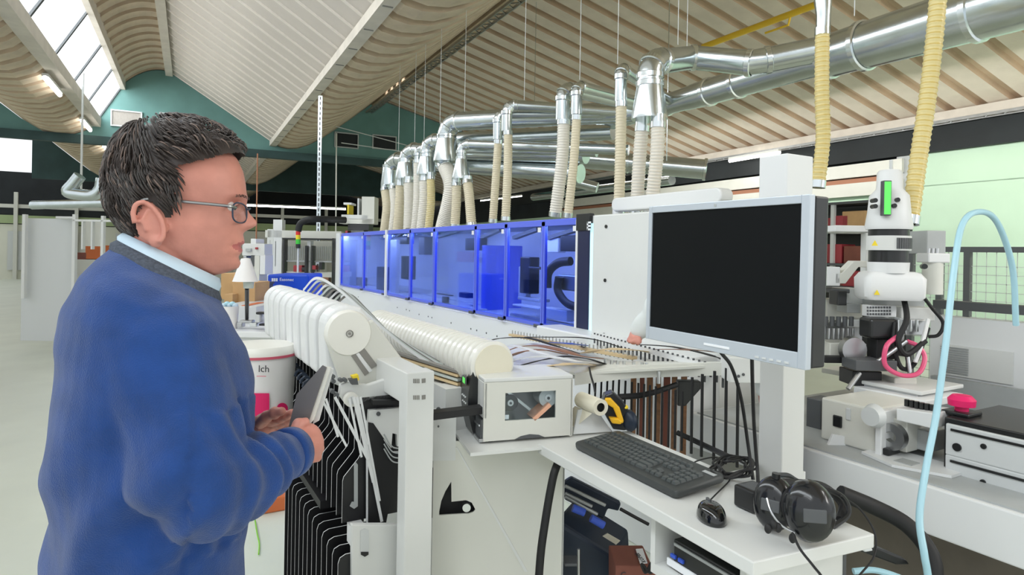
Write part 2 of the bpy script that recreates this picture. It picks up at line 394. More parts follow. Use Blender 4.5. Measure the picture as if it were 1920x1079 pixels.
# gable walls hanging from the roof, each on a deep dark beam
def gable(name, y, zb, m0, x0=-5.3, x1=11.9):
    prof = list(reversed(tr_left)) + [SEC['skb'], SEC['skt']] + arcpts(SEC['skt'], SEC['rdg'], -0.16)[1:-1] + [SEC['rdg']] + tr_main + [SEC['eav']]
    base = [(x1, zb), (x0, zb)]
    mb = MB(); mb.prism([(px, pz - 0.02) for px, pz in prof] + base, bw(0, y, 0), BX, Z_, BY, 0.12)
    return struct(mb.build(name, m0))
g1 = gable('wall_gable', YW, 4.15, 'teal_wall')
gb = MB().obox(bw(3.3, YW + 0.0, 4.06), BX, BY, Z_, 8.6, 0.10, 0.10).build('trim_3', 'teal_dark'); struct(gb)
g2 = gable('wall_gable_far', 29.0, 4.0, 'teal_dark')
struct(MB().box((-8, 0, 0), (0.1, 0.1, 0.1)).build('trim_9', 'teal_dark')) if False else None
def gframe(px0, py0, px1, py1, fill, fm, name='gable_vent'):
    p = onBY(px0, py0, YW - 0.02); q = onBY(px1, py1, YW - 0.02)
    xa, xb = p.dot(BX), q.dot(BX); za, zb = p.z, q.z
    o = MB().obox(bw((xa + xb) / 2, YW - 0.01, (za + zb) / 2), BX, BY, Z_, abs(xb - xa) / 2, 0.012, abs(za - zb) / 2).build(name, fill, g1)
    mb = MB(); t = 0.03
    for x in (xa, xb): mb.obox(bw(x, YW - 0.03, (za + zb) / 2), BX, BY, Z_, t / 2, 0.02, abs(za - zb) / 2)
    for z in (za, zb): mb.obox(bw((xa + xb) / 2, YW - 0.03, z), BX, BY, Z_, abs(xb - xa) / 2 + t / 2, 0.02, t / 2)
    mb.build('vent_frame', fm, o)
mat('vent_fill', (0.42, 0.38, 0.34), 0.8, var=0.2, vscale=20, stretch=(12, 1, 1))
gframe(209, 206, 265, 240, 'vent_fill', 'light_grey'); gframe(300, 212, 354, 244, 'vent_fill', 'light_grey')
gframe(628, 248, 671, 279, 'dark_opening', 'grey_paint'); gframe(699, 253, 742, 282, 'dark_opening', 'grey_paint')
# right side wall: pale green below, a dark recessed strip of windows above
XR = 11.9
p = onBX(1700, 240, XR); yg = p.dot(BY)
rw = struct(MB().obox(bw(XR + 0.1, 19, 1.45), BX, BY, Z_, 0.1, 21.5, 1.45).build('wall_right', 'green_wall'))
MB().obox(bw(XR + 0.1, (yg - 2.5) / 2, 3.5), BX, BY, Z_, 0.1, (yg + 2.5) / 2, 0.62).build('upper_wall', 'green_wall', rw)
MB().obox(bw(XR + 0.35, 21.5, 3.5), BX, BY, Z_, 0.05, 19, 0.75).build('dark_recess', 'dark_opening', rw)
MB().obox(bw(XR + 0.02, yg + 0.02, 2.6), BX, BY, Z_, 0.08, 0.12, 1.5).build('wall_post', 'grey_paint', rw)
MB().obox(bw(XR - 0.05, 18, 3.72), BX, BY, Z_, 0.06, 18 - yg / 2 - 1, 0.24).build('dark_girder', 'dark_opening', rw)
for zz in (3.30, 2.92): MB().obox(bw(XR - 0.08, 13.2, zz), BX, BY, Z_, 0.05, 13.2 - yg, 0.13).build('window_rail', 'cream_paint', rw)
mat('wood_strip', (0.42, 0.19, 0.11), 0.6)
MB().obox(bw(XR - 0.02, 13.2, 3.1), BX, BY, Z_, 0.03, 13.2 - yg, 0.05).build('window_sill', 'wood_strip', rw)
# far end wall
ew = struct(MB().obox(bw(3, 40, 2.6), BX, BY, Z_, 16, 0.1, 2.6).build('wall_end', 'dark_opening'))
mat('band_green', (0.42, 0.52, 0.28), 0.8, var=0.2, vscale=1)
mat('white_wall', (0.78, 0.78, 0.68), 0.8, var=0.08, vscale=1)
MB().obox(bw(-2, 34.6, 1.2), BX, BY, Z_, 16, 0.08, 1.2).build('lower_wall', 'white_wall', ew)
for zz, hh, mt in ((2.62, 0.18, 'band_green'), (3.2, 0.08, 'cream_paint'), (2.95, 0.10, 'dark_opening')):
    MB().obox(bw(-2, 34.5, zz), BX, BY, Z_, 16, 0.06, hh).build('wall_band', mt, ew)
for k in range(9): MB().obox(bw(-9 + k * 2.2, 34.3, 1.9), BX, BY, Z_, 0.07, 0.07, 1.9).build('wall_post', 'cream_paint', ew)
for k in range(10): MB().obox(bw(-8.5 + k * 2.0, 34.45, 1.25), BX, BY, Z_, 0.6, 0.03, 0.85).build('wall_panel', 'light_grey' if k % 2 else 'cream_paint', ew)

struct(MB().obox(bw(-13, 26, 3.2), BX, BY, Z_, 0.1, 14, 3.2).build('wall_left', 'white_wall'))
# fluorescent strip lights
def strip(p, q, label, w=0.09):
    p = Vector(p); q = Vector(q); c = (p + q) / 2
    t = thing('strip_light', label, 'ceiling light', c, 'fluorescent strip lights under the roof')
    x, y, z = frame(q - p)
    MB().bar(p + Z_ * 0.05, q + Z_ * 0.05, w, 0.05).build('housing', 'white_paint', t)
    MB().tube([p, q], w * 0.42, 10).build('tube', 'tube_glow', t, smooth=True)
    return t
def strip_row(x, z, y0, step, n, L, labs):
    for k in range(n): strip(bw(x, y0 + k * step, z), bw(x, y0 + k * step + L, z), labs[k] if k < len(labs) else labs[-1])
a = onBX(662, 220, 4.45); b = onBX(703, 188, 4.45)
strip_row(4.45, a.z + 0.06, 14.6, 5.6, 5, 1.9, ['glowing strip light at the foot of the brown roof crown', 'strip light seen beyond the teal gable, left of the long hanging strut', 'small strip light in front of the white lamp hood far down the hall', 'faraway strip light, nearly last of the receding row', 'last and smallest strip light of the receding row'])
a = onBX(158, 236, -2.15)
strip_row(-2.15, 4.26, 12.6, 3.9, 3, 1.3, ['strip light under the left glazing sill, nearest of its row', 'strip light just above and left of the man\'s hair', 'strip light half hidden by the back of the man\'s hair'])
p = onBX(1368, 302, 11.35); q = onBX(1462, 286, 11.35); strip(p, q, 'long strip light under the right eave above the white box column')
p = onBX(1098, 257, 8.5); q = onBX(1152, 243, 8.5); strip(p, q, 'strip light behind the ducts below the right roof slope')
p = onBX(902, 377, 11.82); q = onBX(980, 368, 11.82); strip(p, q, 'strip light low on the green wall behind the hoses')
p = onBY(440, 384, 30); q = onBY(648, 392, 30); strip(p, q, 'long white light line across the far dark gable', 0.12)
# hanging strut and rods
def roof_z(p):
    x = p.dot(BX); prof = [(-5.3, 5.95)] + list(reversed(tr_left)) + [SEC['skt'], SEC['rdg']] + tr_main + [SEC['eav']]
    for (x0, z0), (x1, z1) in zip(prof, prof[1:]):
        if x0 <= x <= x1 and x1 > x0: return z0 + (z1 - z0) * (x - x0) / (x1 - x0) + 0.02
    return 5.5
def rod(px, py0, px1, py1, dep, r, label, mt='galvanised', name='hanging_rod', dep1=None, grp='thin rods holding the ducts', up=True):
    q = at(px1, py1, dep1 or dep); o = MB().tube([Vector((q.x, q.y, roof_z(q))) if up else at(px, py0, dep), q], r, 6).build(name, mt, smooth=True); return tag(o, label, 'rod', grp)
for (x, y0, y1, dp, l) in ((1272, -20, 84, 5.2, 'thin rod above the elbow of the largest cone'), (1289, 35, 92, 5.4, 'short rod just behind the largest elbow'), (984, -10, 188, 6.4, 'long thin rod above the double elbow with beige hoses'),
                        (1088, -10, 150, 5.9, 'thin rod above the elbow with one wide clear hose'), (1159, 98, 120, 5.3, 'very short rod above the single yellow hose elbow'), (872, 78, 215, 7.6, 'rod over the middle of the long horizontal pipe'),
                        (826, 128, 232, 8.2, 'rod at the elbow of the second largest cone'), (796, 165, 266, 8.8, 'rod behind the small elbows at the row\'s left'), (778, 190, 290, 9.2, 'rod farthest left among the duct rods'),
                        (748, 205, 300, 9.8, 'rod in front of the dark gable corner'), (1603, -10, 30, 4.2, 'rod holding the biggest silver duct')):
    rod(x, y0, x - 1, y1, dp, 0.0032, l, 'light_grey')
st_ = thing('perforated_strut', 'long perforated galvanised strut hanging in front of the teal gable', 'strut', at(597, 540, 10.9))
mb = MB(); Q = at(595, 560, 10.9); P = at(601, 180, 10.9); x, y, z = frame(Q - P, _r)
mb.obox((P + Q) / 2, x, y, z, 0.034, 0.010, (Q - P).length / 2); mb.build('channel', 'galvanised', st_)
mb = MB()
for k in range(40): c = P.lerp(Q, (k + 0.5) / 40); mb.obox(c - _d * 0.011, x, y, z, 0.010, 0.002, 0.028)
mb.build('slots', 'dark_grey', st_)
rod(631, 250, 629, 540, 16.6, 0.018, 'pale tube standing behind the perforated strut', 'cream_paint', up=False)
rod(483, 288, 479, 540, 16.2, 0.018, 'reddish thin tube right of the man\'s glasses', 'wood_strip', up=False)
# wires bracing across the gable
for (a_, b_, l) in (((610, 232), (790, 280), 'upper bracing wire across the dark gable'), ((640, 268), (780, 288), 'lower bracing wire across the dark gable')):
    tag(MB().tube([onBY(*a_, 16.5), onBY(*b_, 16.5)], 0.012, 5).build('bracing_wire', 'light_grey'), l, 'wire', 'bracing wires')
# yellow gas pipe
yp = thing('gas_pipe', 'yellow gas pipe running up under the brown roof slope', 'pipe', onBX(1330, 82, 7.0))
MB().tube([onBX(1318, 88, 7.0), onBX(1532, 8, 7.0)], 0.045, 12).build('pipe', 'yellow_pipe', yp, smooth=True)
MB().tube([onBX(1435, 62, 7.0), onBX(1478, 47, 7.0), onBX(1482, 30, 7.0)], 0.016, 8).build('branch', 'yellow_pipe', yp, smooth=True)
# ================================================================== EXTRACTION DUCTS
def ring_bands(parent, pts, r, at_idx=None, mt='galvanised_band'):
    for p, t, rr in pts:
        t = Vector(t).normalized()
        MB().lathe(p, t, [(rr, -0.022), (rr * 1.06 + 0.004, -0.016), (rr * 1.06 + 0.004, 0.016), (rr, 0.022)], 28).build('clamp_ring', mt, parent, smooth=True)
def duct_thing(name, label, segs, rings=(), n=28, grp=None):
    t = thing(name, label, 'duct', segs[0][0][0], grp)
    for pts, r in segs: MB().tube(pts, r, n).build('pipe', 'galvanised', t, smooth=True)
    ring_bands(t, rings, 0)
    return t
def bpt(px, X=3.95, z=2.96):      # point of the main duct's axis line above a photo column
    py = 200
    for _ in range(30):
        v = ray(px, py); k = X / v.dot(BX); zz = EYE + v.z * k
        py += (zz - z) * 60
    return CAM + ray(px, py) * (X / ray(px, py).dot(BX))
m0_, m1_, m2_, m3_ = bpt(1990), bpt(1560), bpt(1310), bpt(1130)
mpts = [m0_ - BY * 4.5, m0_, m1_, m1_.lerp(m2_, 0.12), m2_, m2_.lerp(m3_, 0.15), m3_]
mr = [0.17, 0.165, 0.150, 0.118, 0.112, 0.10, 0.09]
md = duct_thing('main_duct', 'largest silver extraction duct tapering away under the roof', [(mpts, mr)],
    [(m0_.lerp(m1_, 0.30), m1_ - m0_, 0.160), (m0_.lerp(m1_, 0.82), m1_ - m0_, 0.155), (m1_.lerp(m2_, 0.02), m1_ - m0_, 0.148), (m2_.lerp(m1_, 0.35), m2_ - m1_, 0.115), (m2_.lerp(m1_, 0.1), m2_ - m1_, 0.113), (m2_.lerp(m3_, 0.3), m3_ - m2_, 0.10)])
def elbow(c0, dirh, drop, r, rb=None):
    """quarter bend from a vertical riser at c0 (top of riser) into the horizontal direction dirh"""
    dh = Vector(dirh).normalized(); R = rb or r * 1.5; out = []
    for k in range(8):
        a = (pi / 2) * k / 7; out.append(c0 + dh * (R - R * cos(a)) + Z_ * (R * sin(a)))
    return out
def hose(pts, r, label, mt, ringmt, parent=None, pitch=0.022, grp='flexible extraction hoses', name='extraction_hose'):
    t = thing(name, label, 'hose', pts[0], grp)
    sp = spline(pts, 10); L = sum((sp[i + 1] - sp[i]).length for i in range(len(sp) - 1)); n = int(L / (pitch / 4))
    # resample evenly
    out = []; acc = 0; j = 0; seg = (sp[1] - sp[0]).length
    for i in range(n + 1):
        s = L * i / n
        while s > acc + seg and j < len(sp) - 2: acc += seg; j += 1; seg = (sp[j + 1] - sp[j]).length
        out.append(sp[j].lerp(sp[j + 1], min(1, (s - acc) / max(seg, 1e-6))))
    rs = [r * (1.0 + 0.075 * (1 if (i % 4) in (0,) else (0 if (i % 4) != 2 else -0.6))) for i in range(len(out))]
    mb = MB(); mb.tube(out, rs, 12)
    for q in range(len(mb.f)):
        if (q // 12) % 4 == 3 or (q // 12) % 4 == 0: mb.mi[q] = 1 if (q // 12) % 4 == 3 else 0
    mb.build('corrugated_wall', [mt, ringmt], t, smooth='all')
    a, b = out[0], out[-1]
    for p, qd in ((a, out[1] - a), (b, out[-2] - b)):
        MB().lathe(p, qd, [(r * 0.7, -0.01), (r * 1.12, -0.01), (r * 1.12, 0.03), (r, 0.03)], 16).build('hose_clamp', 'galvanised_band', t, smooth=True)
    return t
XH = 3.0   # risers stand over the machine's back
def dep_at(px, X=XH): return onX(px, 300, X).dot(_d)
def riser(px, ytop, r, ydown, cone, hoses, branch, label, hl, X=XH):
    """vertical riser with elbow at (px,ytop), optional cone, hoses to machine top, branch pipe points"""
    def V(a, b, XX=X): return onX(a, b, XX)
    top = V(px, ytop); D_ = top.dot(_d)
    b0 = branch[0]; dirh = Vector((b0[0], b0[1], 0)) - Vector((top.x, top.y, 0)); dirh.z = 0
    R = r * 1.5; c0 = Vector((top.x, top.y, top.z - r - R)); down = V(px, ydown)
    e = elbow(c0, dirh, 0, r)
    t = thing('branch_duct', label, 'duct', (top.x, top.y, down.z), 'branch ducts dropping to the machine')
    dn = Vector((top.x, top.y, down.z))
    MB().tube([dn, c0] , r, 20).build('riser', 'galvanised', t, smooth=True)
    # segmented elbow
    mb = MB(); mb.tube(e, r * 1.01, 20); mb.build('elbow', 'galvanised', t, smooth=True)
    pts = [e[-1]] + [Vector(q) for q in branch]
    MB().tube(pts, r, 20).build('horizontal_pipe', 'galvanised', t, smooth=True)
    ring_bands(t, [(c0, Z_, r), (e[-1], dirh, r), (e[3], e[4] - e[2], r)] + [(pts[i], pts[min(i + 1, len(pts) - 1)] - pts[i - 1], r) for i in range(1, len(pts) - 1)], 0)
    hb = dn
    if cone:
        rb, yb = cone; zb = V(px, yb).z
        MB().tube([dn, Vector((dn.x, dn.y, zb)), Vector((dn.x, dn.y, zb - 0.02))], [r * 1.02, rb, rb], 24).build('cone', 'galvanised', t, smooth=True)
        ring_bands(t, [(dn, Z_, r)], 0); hb = Vector((dn.x, dn.y, zb))
        nh = len(hoses)
    for i, (hx0, path, hr, hm, hrm) in enumerate(hoses):
        s = V(hx0, 300); s = Vector((s.x, s.y, hb.z - 0.012))
        if cone: MB().tube([s + Z_ * 0.01, s - Z_ * 0.05], hr * 1.04, 16).build('spigot', 'galvanised_band', t, smooth=True); s = s - Z_ * 0.05
        ps = [s] + [V(a, b) for a, b in path]
        hose(ps, hr, hl[i], hm, hrm)
    return t
def mainat(px): return bpt(px)
riser(1220, 84, 0.088, 158, (0.125, 218), [(1203, [(1199, 300), (1193, 404)], 0.047, 'hose_clear', 'hose_ring_pale'), (1233, [(1231, 300), (1219, 404)], 0.047, 'hose_clear', 'hose_ring_pale')],
      [onBX(1300, 108, 3.35), onBX(1405, 118, 3.5), onBX(1440, 112, 3.62), onBX(1580, 84, 3.95)], 'silver branch duct with the largest cone, nearest of the row',
      ['left hose of the pair under the largest cone', 'right hose of the pair under the largest cone'])
riser(1165, 116, 0.045, 190, None, [(1163, [(1163, 300), (1160, 404)], 0.040, 'hose_beige', 'hose_beige')], [mainat(1262)], 'slim silver branch duct left of the largest cone', ['straight yellowish hose hanging left of the largest cone'])
riser(1056, 152, 0.06, 225, None, [(1056, [(1054, 300), (1041, 404)], 0.052, 'hose_clear', 'hose_clear')], [mainat(1225)], 'silver branch duct feeding the wide clear hose', ['wide whitish hose, left of a close pair in mid row'])
riser(1082, 150, 0.045, 215, None, [(1080, [(1076, 300), (1065, 406)], 0.036, 'hose_beige', 'hose_beige')], [mainat(1235)], 'slim silver branch duct feeding the yellowish mid row hose', ['narrow yellowish hose, right of a close pair in mid row'])
riser(951, 187, 0.052, 246, None, [(952, [(952, 320), (948, 412)], 0.042, 'hose_beige', 'hose_beige')], [mainat(1195)], 'silver branch duct whose elbow stands highest left of the mid row', ['straight beige hose under the high slim elbow'])
riser(934, 205, 0.048, 262, None, [(934, [(930, 330), (924, 416)], 0.040, 'hose_beige', 'hose_beige')], [mainat(1190)], 'slim silver branch duct just left of the high elbow', ['slightly leaning beige hose beside the straight beige one'])
riser(838, 213, 0.108, 258, (0.155, 300), [(834, [(845, 340), (843, 375), (828, 436)], 0.085, 'hose_clear', 'hose_clear')],
      [mainat(1210)], 'silver branch duct with the second largest cone and long straight pipe', ['fat pale hose bending under the second largest cone'])
riser(866, 262, 0.055, 296, (0.105, 332), [(856, [(856, 370), (853, 425)], 0.052, 'hose_beige', 'hose_beige'), (877, [(880, 370), (884, 424)], 0.052, 'hose_beige', 'hose_beige')], [mainat(1180) - Z_ * 0.35], 'short branch duct with a dull cone right of the fat pale hose',
      ['left beige hose under the short dull cone', 'right beige hose under the short dull cone'])
riser(801, 253, 0.085, 292, (0.125, 325), [(797, [(796, 380), (790, 438)], 0.07, 'hose_clear', 'hose_clear'), (808, [(808, 380), (803, 436)], 0.05, 'hose_yellow', 'hose_beige')], [mainat(1150) - Z_ * 0.12], 'branch duct with a cone just left of the second largest cone',
      ['pale hose left of the yellow one beside the fat pale hose', 'yellow hose just left of the fat pale hose'])
riser(784, 272, 0.05, 300, None, [(784, [(783, 380), (778, 440)], 0.06, 'hose_clear', 'hose_clear')], [mainat(1120) - Z_ * 0.3], 'slim branch duct squeezed between two cones at the row\'s left', ['pale hose third from the left end of the row'])
riser(762, 270, 0.10, 300, (0.15, 333), [(752, [(750, 380), (745, 443)], 0.07, 'hose_beige', 'hose_beige'), (768, [(768, 380), (766, 441)], 0.075, 'hose_clear', 'hose_clear')], [mainat(1100) - Z_ * 0.3], 'branch duct with a cone, second from the row\'s far left',
      ['beige hose under the second cone from the left', 'pale hose under the second cone from the left'])
riser(733, 288, 0.11, 312, (0.14, 345), [(724, [(726, 390), (720, 447)], 0.07, 'hose_beige', 'hose_beige'), (738, [(740, 390), (735, 445)], 0.06, 'hose_clear', 'hose_clear')], [mainat(1090) - Z_ * 0.5], 'farthest branch duct with a cone at the left end of the row',
      ['leftmost beige hose of the whole row', 'pale hose next to the leftmost beige hose'])
# cross duct with open flange
P, Q = onBY(962, 287, 8.3), onBY(1322, 318, 6.4)
cd = duct_thing('cross_duct', 'dull silver cross duct ending in an open flange before the dark strip', [([P, Q], 0.135)], [(P.lerp(Q, 0.3), Q - P, 0.135), (P.lerp(Q, 0.62), Q - P, 0.135), (Q, Q - P, 0.14)])
P, Q = onBY(900, 296, 10.5), onBY(1120, 352, 9.0)
duct_thing('low_duct', 'thin low silver duct sloping down behind the hoses', [([P, Q], 0.09)], [(P.lerp(Q, 0.5), Q - P, 0.09)])
P, Q = onBX(1000, 370, 9.5), onBX(1260, 338, 9.5)
duct_thing('wall_duct', 'thin dark duct along the green wall under the cross duct', [([P, Q], 0.11)], [])
rod(1085, 200, 1085, 290, 8.9, 0.006, 'rod holding the middle of the cross duct'); rod(1250, 200, 1250, 302, 7.45, 0.006, 'rod holding the cross duct near its open flange')
rod(1000, 250, 1000, 318, 9.75 + 1.0, 0.006, 'rod holding the thin low sloping duct')
# two near hoses
nz = thing('hose_nozzle', 'silver reducer tapering down to the yellow hose behind the monitor', 'duct', at(1545, 55, 3.4))
MB().tube([at(1543, -60, 3.4), at(1543, 2, 3.4), at(1544, 30, 3.4), at(1543, 58, 3.4)], [0.03, 0.045, 0.037, 0.037], 20).build('reducer', 'galvanised', nz, smooth=True)
hose([at(1542, 56, 3.4), at(1541, 170, 3.4), at(1543, 260, 3.4), at(1533, 349, 3.4)], 0.036, 'yellow hose dropping behind the monitor\'s right corner', 'hose_yellow', 'hose_ring_gold', pitch=0.026)
hose([at(1764, -90, 2.95), at(1756, 30, 2.95), at(1741, 170, 2.95), at(1722, 300, 2.93), at(1706, 417, 2.9)], 0.036, 'yellow hose in front of the green wall at the right', 'hose_yellow', 'hose_ring_gold', pitch=0.026)
# ================================================================== EDGE BANDING MACHINE (runs along +Y at X = 2.48)
XM = 2.48
zt = onX(900, 424, XM).z; zb = onX(900, 589, XM).z
yR = onX(1090, 500, XM).y; yL = onX(640, 500, XM).y
em = thing('edge_banding_machine', 'long white edge banding machine with a row of blue tinted windows', 'machine', (XM, 3.0, 0))
MB().box((XM + 0.02, yR - 0.9, 0.0), (XM + 1.0, yL + 0.1, zb - 0.02)).build('lower_body', 'white_bright', em, bevel=0.01)
MB().box((XM + 0.80, yR - 1.0, zb), (XM + 0.86, yL, zt)).build('hood_back', 'white_bright', em)
MB().box((XM + 0.02, yL - 0.02, zb), (XM + 0.86, yL + 0.04, zt)).build('hood_end', 'white_bright', em)
MB().box((XM, yR, zt - 0.012), (XM + 0.86, yL, zt + 0.012)).build('hood_lid', 'lid_grey', em)
MB().box((XM - 0.004, yR, zt - 0.016), (XM + 0.03, yL, zt + 0.016)).build('lid_edge', 'blue_frame', em, bevel=0.003)
lp = MB(); lp.box((XM + 0.40, yR, zb - 0.02), (XM + 0.82, yL, zb + 0.01)); lp.build('work_rail', 'light_grey', em)
MB().box((XM + 0.03, yR - 0.9, zb - 0.02), (XM + 0.86, yL, zb - 0.002)).build('machine_bed', 'light_grey', em)
posts = [640, 682, 724, 770, 815, 893, 950, 1020, 1088]
post_y = [onX(p, 500, XM).y for p in posts]
def windowset(ya, yb, wide):
    fr = MB(); t = 0.022
    fr.box((XM - 0.012, ya + 0.004, zb), (XM + 0.012, ya + t, zt)); fr.box((XM - 0.012, yb - t, zb), (XM + 0.012, yb - 0.004, zt))
    fr.box((XM - 0.012, ya + 0.004, zt - 0.03), (XM + 0.012, yb - 0.004, zt)); fr.box((XM - 0.012, ya + 0.004, zb), (XM + 0.012, yb - 0.004, zb + 0.025))
    f = fr.build('window_frame', 'blue_frame', em)
    MB().box((XM - 0.003, ya + t, zb + 0.025), (XM + 0.003, yb - t, zt - 0.03)).build('pane', 'blue_pane', f)
    MB().box((XM - 0.02, ya + 0.03, zb - 0.012), (XM - 0.0, ya + 0.10, zb + 0.012)).build('hinge', 'dark_grey', f)
    MB().box((XM - 0.016, ya + 0.03, zt - 0.075), (XM - 0.012, ya + 0.07, zt - 0.04)).build('sticker', 'white_bright', f)
for i in range(8): windowset(post_y[i + 1], post_y[i], i > 4)
# a white post between the second and third group
yy = onX(727, 500, XM).y; MB().box((XM - 0.03, yy - 0.03, zb - 0.02), (XM - 0.013, yy + 0.03, zt + 0.02)).build('white_post', 'white_bright', em)
MB().box((XM - 0.03, yL, zb - 0.05), (XM + 0.02, yL + 0.22, zt + 0.02)).build('white_post', 'white_bright', em)
# equipment seen through the blue panes
def inbox(x0, y0, x1, y1, X, dx, mt, name='inner_block', bev=0.008):
    p = onX(x0, y0, X); q = onX(x1, y1, X)
    return MB().box((X, p.y, p.z), (X + dx, q.y, q.z)).build(name, mt, em, bevel=bev)
inbox(975, 482, 992, 552, 2.72, 0.10, 'black_plastic', 'inner_tool'); inbox(990, 500, 1012, 506, 2.70, 0.04, 'black_plastic', 'inner_tool'); inbox(970, 556, 1012, 568, 2.7, 0.1, 'grey_paint'); inbox(972, 500, 986, 560, 2.84, 0.05, 'grey_paint')
inbox(1050, 442, 1086, 472, 2.72, 0.10, 'black_plastic', 'inner_tool'); inbox(1025, 446, 1046, 474, 2.8, 0.08, 'light_grey'); inbox(1046, 515, 1086, 548, 2.65, 0.1, 'aluminium', 'inner_motor')
inbox(960, 570, 1010, 582, 2.6, 0.1, 'light_grey'); inbox(1015, 576, 1062, 604, 2.6, 0.1, 'light_grey'); inbox(955, 600, 1086, 612, 2.6, 0.05, 'steel')
inbox(872, 447, 893, 470, 2.7, 0.12, 'black_plastic', 'inner_tool'); inbox(818, 550, 842, 556, 2.62, 0.05, 'black_plastic', 'inner_tool'); inbox(828, 556, 834, 580, 2.66, 0.05, 'black_plastic', 'inner_tool')
inbox(860, 548, 874, 560, 2.7, 0.08, 'black_plastic', 'inner_tool'); inbox(752, 480, 765, 525, 2.75, 0.1, 'black_plastic', 'inner_tool'); inbox(742, 445, 762, 458, 2.75, 0.1, 'black_plastic', 'inner_tool')
inbox(732, 450, 741, 560, 2.66, 0.05, 'light_grey'); inbox(785, 445, 795, 478, 2.7, 0.1, 'dark_grey', 'inner_tool'); inbox(706, 500, 716, 556, 2.7, 0.1, 'dark_grey', 'inner_tool'); inbox(668, 520, 676, 545, 2.7, 0.1, 'dark_grey', 'inner_tool')
inbox(850, 572, 892, 596, 2.58, 0.12, 'light_grey'); inbox(775, 560, 808, 580, 2.6, 0.1, 'steel'); inbox(903, 460, 908, 600, 2.68, 0.4, 'blue_frame', 'inner_panel')
for x0, x1 in ((965, 1010), (1030, 1085), (905, 940), (820, 870), (745, 765)):
    a = onX(x0, 440, 2.8); b = onX(x1, 432, 2.8); MB().bar(a - Z_ * 0.03, b + Z_ * 0.01, 0.05, 0.03).build('inner_rail', 'dark_grey', em)
MB().tube(spline([onX(1026, 540, 2.72), onX(1028, 512, 2.72), onX(1046, 494, 2.72), onX(1070, 490, 2.75)], 6), 0.035, 10).build('inner_hose', 'black_rubber', em, smooth=True)
MB().tube(spline([onX(1048, 520, 2.62), onX(1046, 545, 2.62), onX(1062, 568, 2.62), onX(1086, 578, 2.62)], 6), 0.03, 10).build('inner_hose', 'black_rubber', em, smooth=True)
# added glowing strips, out of sight behind the top rail, brightening the hood inside
for k in range(4):
    y0 = yR + 0.3 + k * 1.55; MB().box((XM + 0.035, y0, zt - 0.025), (XM + 0.06, y0 + 1.3, zt - 0.013)).build('hood_fill_strip', 'hood_fill_glow', em)
# screw holes along the body
for k, (px, py) in enumerate(((672, 557), (745, 577), (762, 581), (768, 583), (786, 590), (803, 594), (810, 596), (846, 606), (883, 617), (894, 620), (912, 625), (932, 631))):
    c = onX(px, py, XM + 0.02); MB().cyl(c - X_ * 0.003, c + X_ * 0.002, 0.008, n=8).build('screw', 'dark_grey', em)
# control column and end cover
cy0 = onX(1113, 500, XM).y; cy1 = onX(1090, 500, XM).y
MB().box((XM - 0.04, cy0, zb - 0.01), (XM - 0.0, cy1, zt + 0.03)).build('column_face', 'blue_dark', em, bevel=0.003)
MB().box((XM - 0.045, cy1 - 0.012, zb - 0.01), (XM - 0.0, cy1 + 0.008, zt + 0.0)).build('column_edge', 'white_bright', em)
cap = MB().box((XM - 0.05, cy0 - 0.01, zt - 0.075), (XM - 0.01, cy1, zt + 0.035)).build('column_cap', 'black_plastic', em, bevel=0.003)
for zz in (0.012, 0.0, -0.022): pass
mk = MB(); c = onX(1104, 424, XM - 0.052)
for dz in (-0.022, 0.0, 0.022): mk.box((XM - 0.053, c.y - 0.022, c.z + dz - 0.006), (XM - 0.050, c.y + 0.018, c.z + dz + 0.006))
mk.box((XM - 0.053, c.y + 0.008, c.z - 0.028), (XM - 0.050, c.y + 0.02, c.z + 0.028)); mk.build('cap_emblem', 'white_ink', cap)
MB().box((XM - 0.035, cy0 - 0.045, zb - 0.01), (XM - 0.0, cy0 - 0.004, zt - 0.03)).build('column_light', 'led_strip', em)
yE = onX(1245, 500, XM - 0.04).y
ep = MB().box((XM - 0.05, 1.95, zb - 0.02), (XM - 0.02, cy0 - 0.05, zt + 0.02)).build('end_cover', 'white_paint', em, bevel=0.01)
MB().box((XM - 0.02, 2.6, zb - 0.02), (XM + 0.8, cy0, zt + 0.02)).build('end_housing', 'white_paint', em)
for py in (425, 526, 628):
    c = onX(1137 - (py - 425) * 0.02, py, XM - 0.05); MB().cyl(c - X_ * 0.006, c + X_ * 0.001, 0.011, n=12).build('knob', 'black_plastic', ep)
# swing arm over the end cover
ar = thing('top_arm', 'white rounded arm lying above the end cover, behind the monitor', 'arm', onX(1158, 405, 2.7))
a = onX(1146, 379, 2.70); b = onX(1352, 366, 2.70)
mb = MB(); mb.prism(rrect(0, -0.045, (a - b).length, 0.045, 0.04), b + X_ * 0.0 - Z_ * 0, Y_, Z_, X_, 0.10); mb.build('arm_cover', 'white_bright', ar, bevel=0.01)
MB().cyl(onX(1158, 404, 2.74) - Z_ * 0.02, onX(1158, 384, 2.74), 0.035).build('arm_post', 'white_bright', ar, smooth=True)

# infeed base and the gluing section at the right
ib = thing('infeed_base', 'white horizontal infeed beam with a grey table at the lower right', 'machine base', (2.3, 0.6, 0))
MB().box((2.24, -0.9, 0.64), (2.72, 2.18, 0.80)).build('beam', 'white_bright', ib, bevel=0.006)
MB().box((2.26, -0.9, 0.80), (3.6, 2.15, 0.806)).build('table_top', 'grey_paint', ib)
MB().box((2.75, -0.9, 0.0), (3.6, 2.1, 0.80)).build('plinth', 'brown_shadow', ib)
MB().box((2.26, 2.19, 0.0), (2.46, 3.6, 1.06)).build('side_cover', 'white_bright', ib, bevel=0.01)
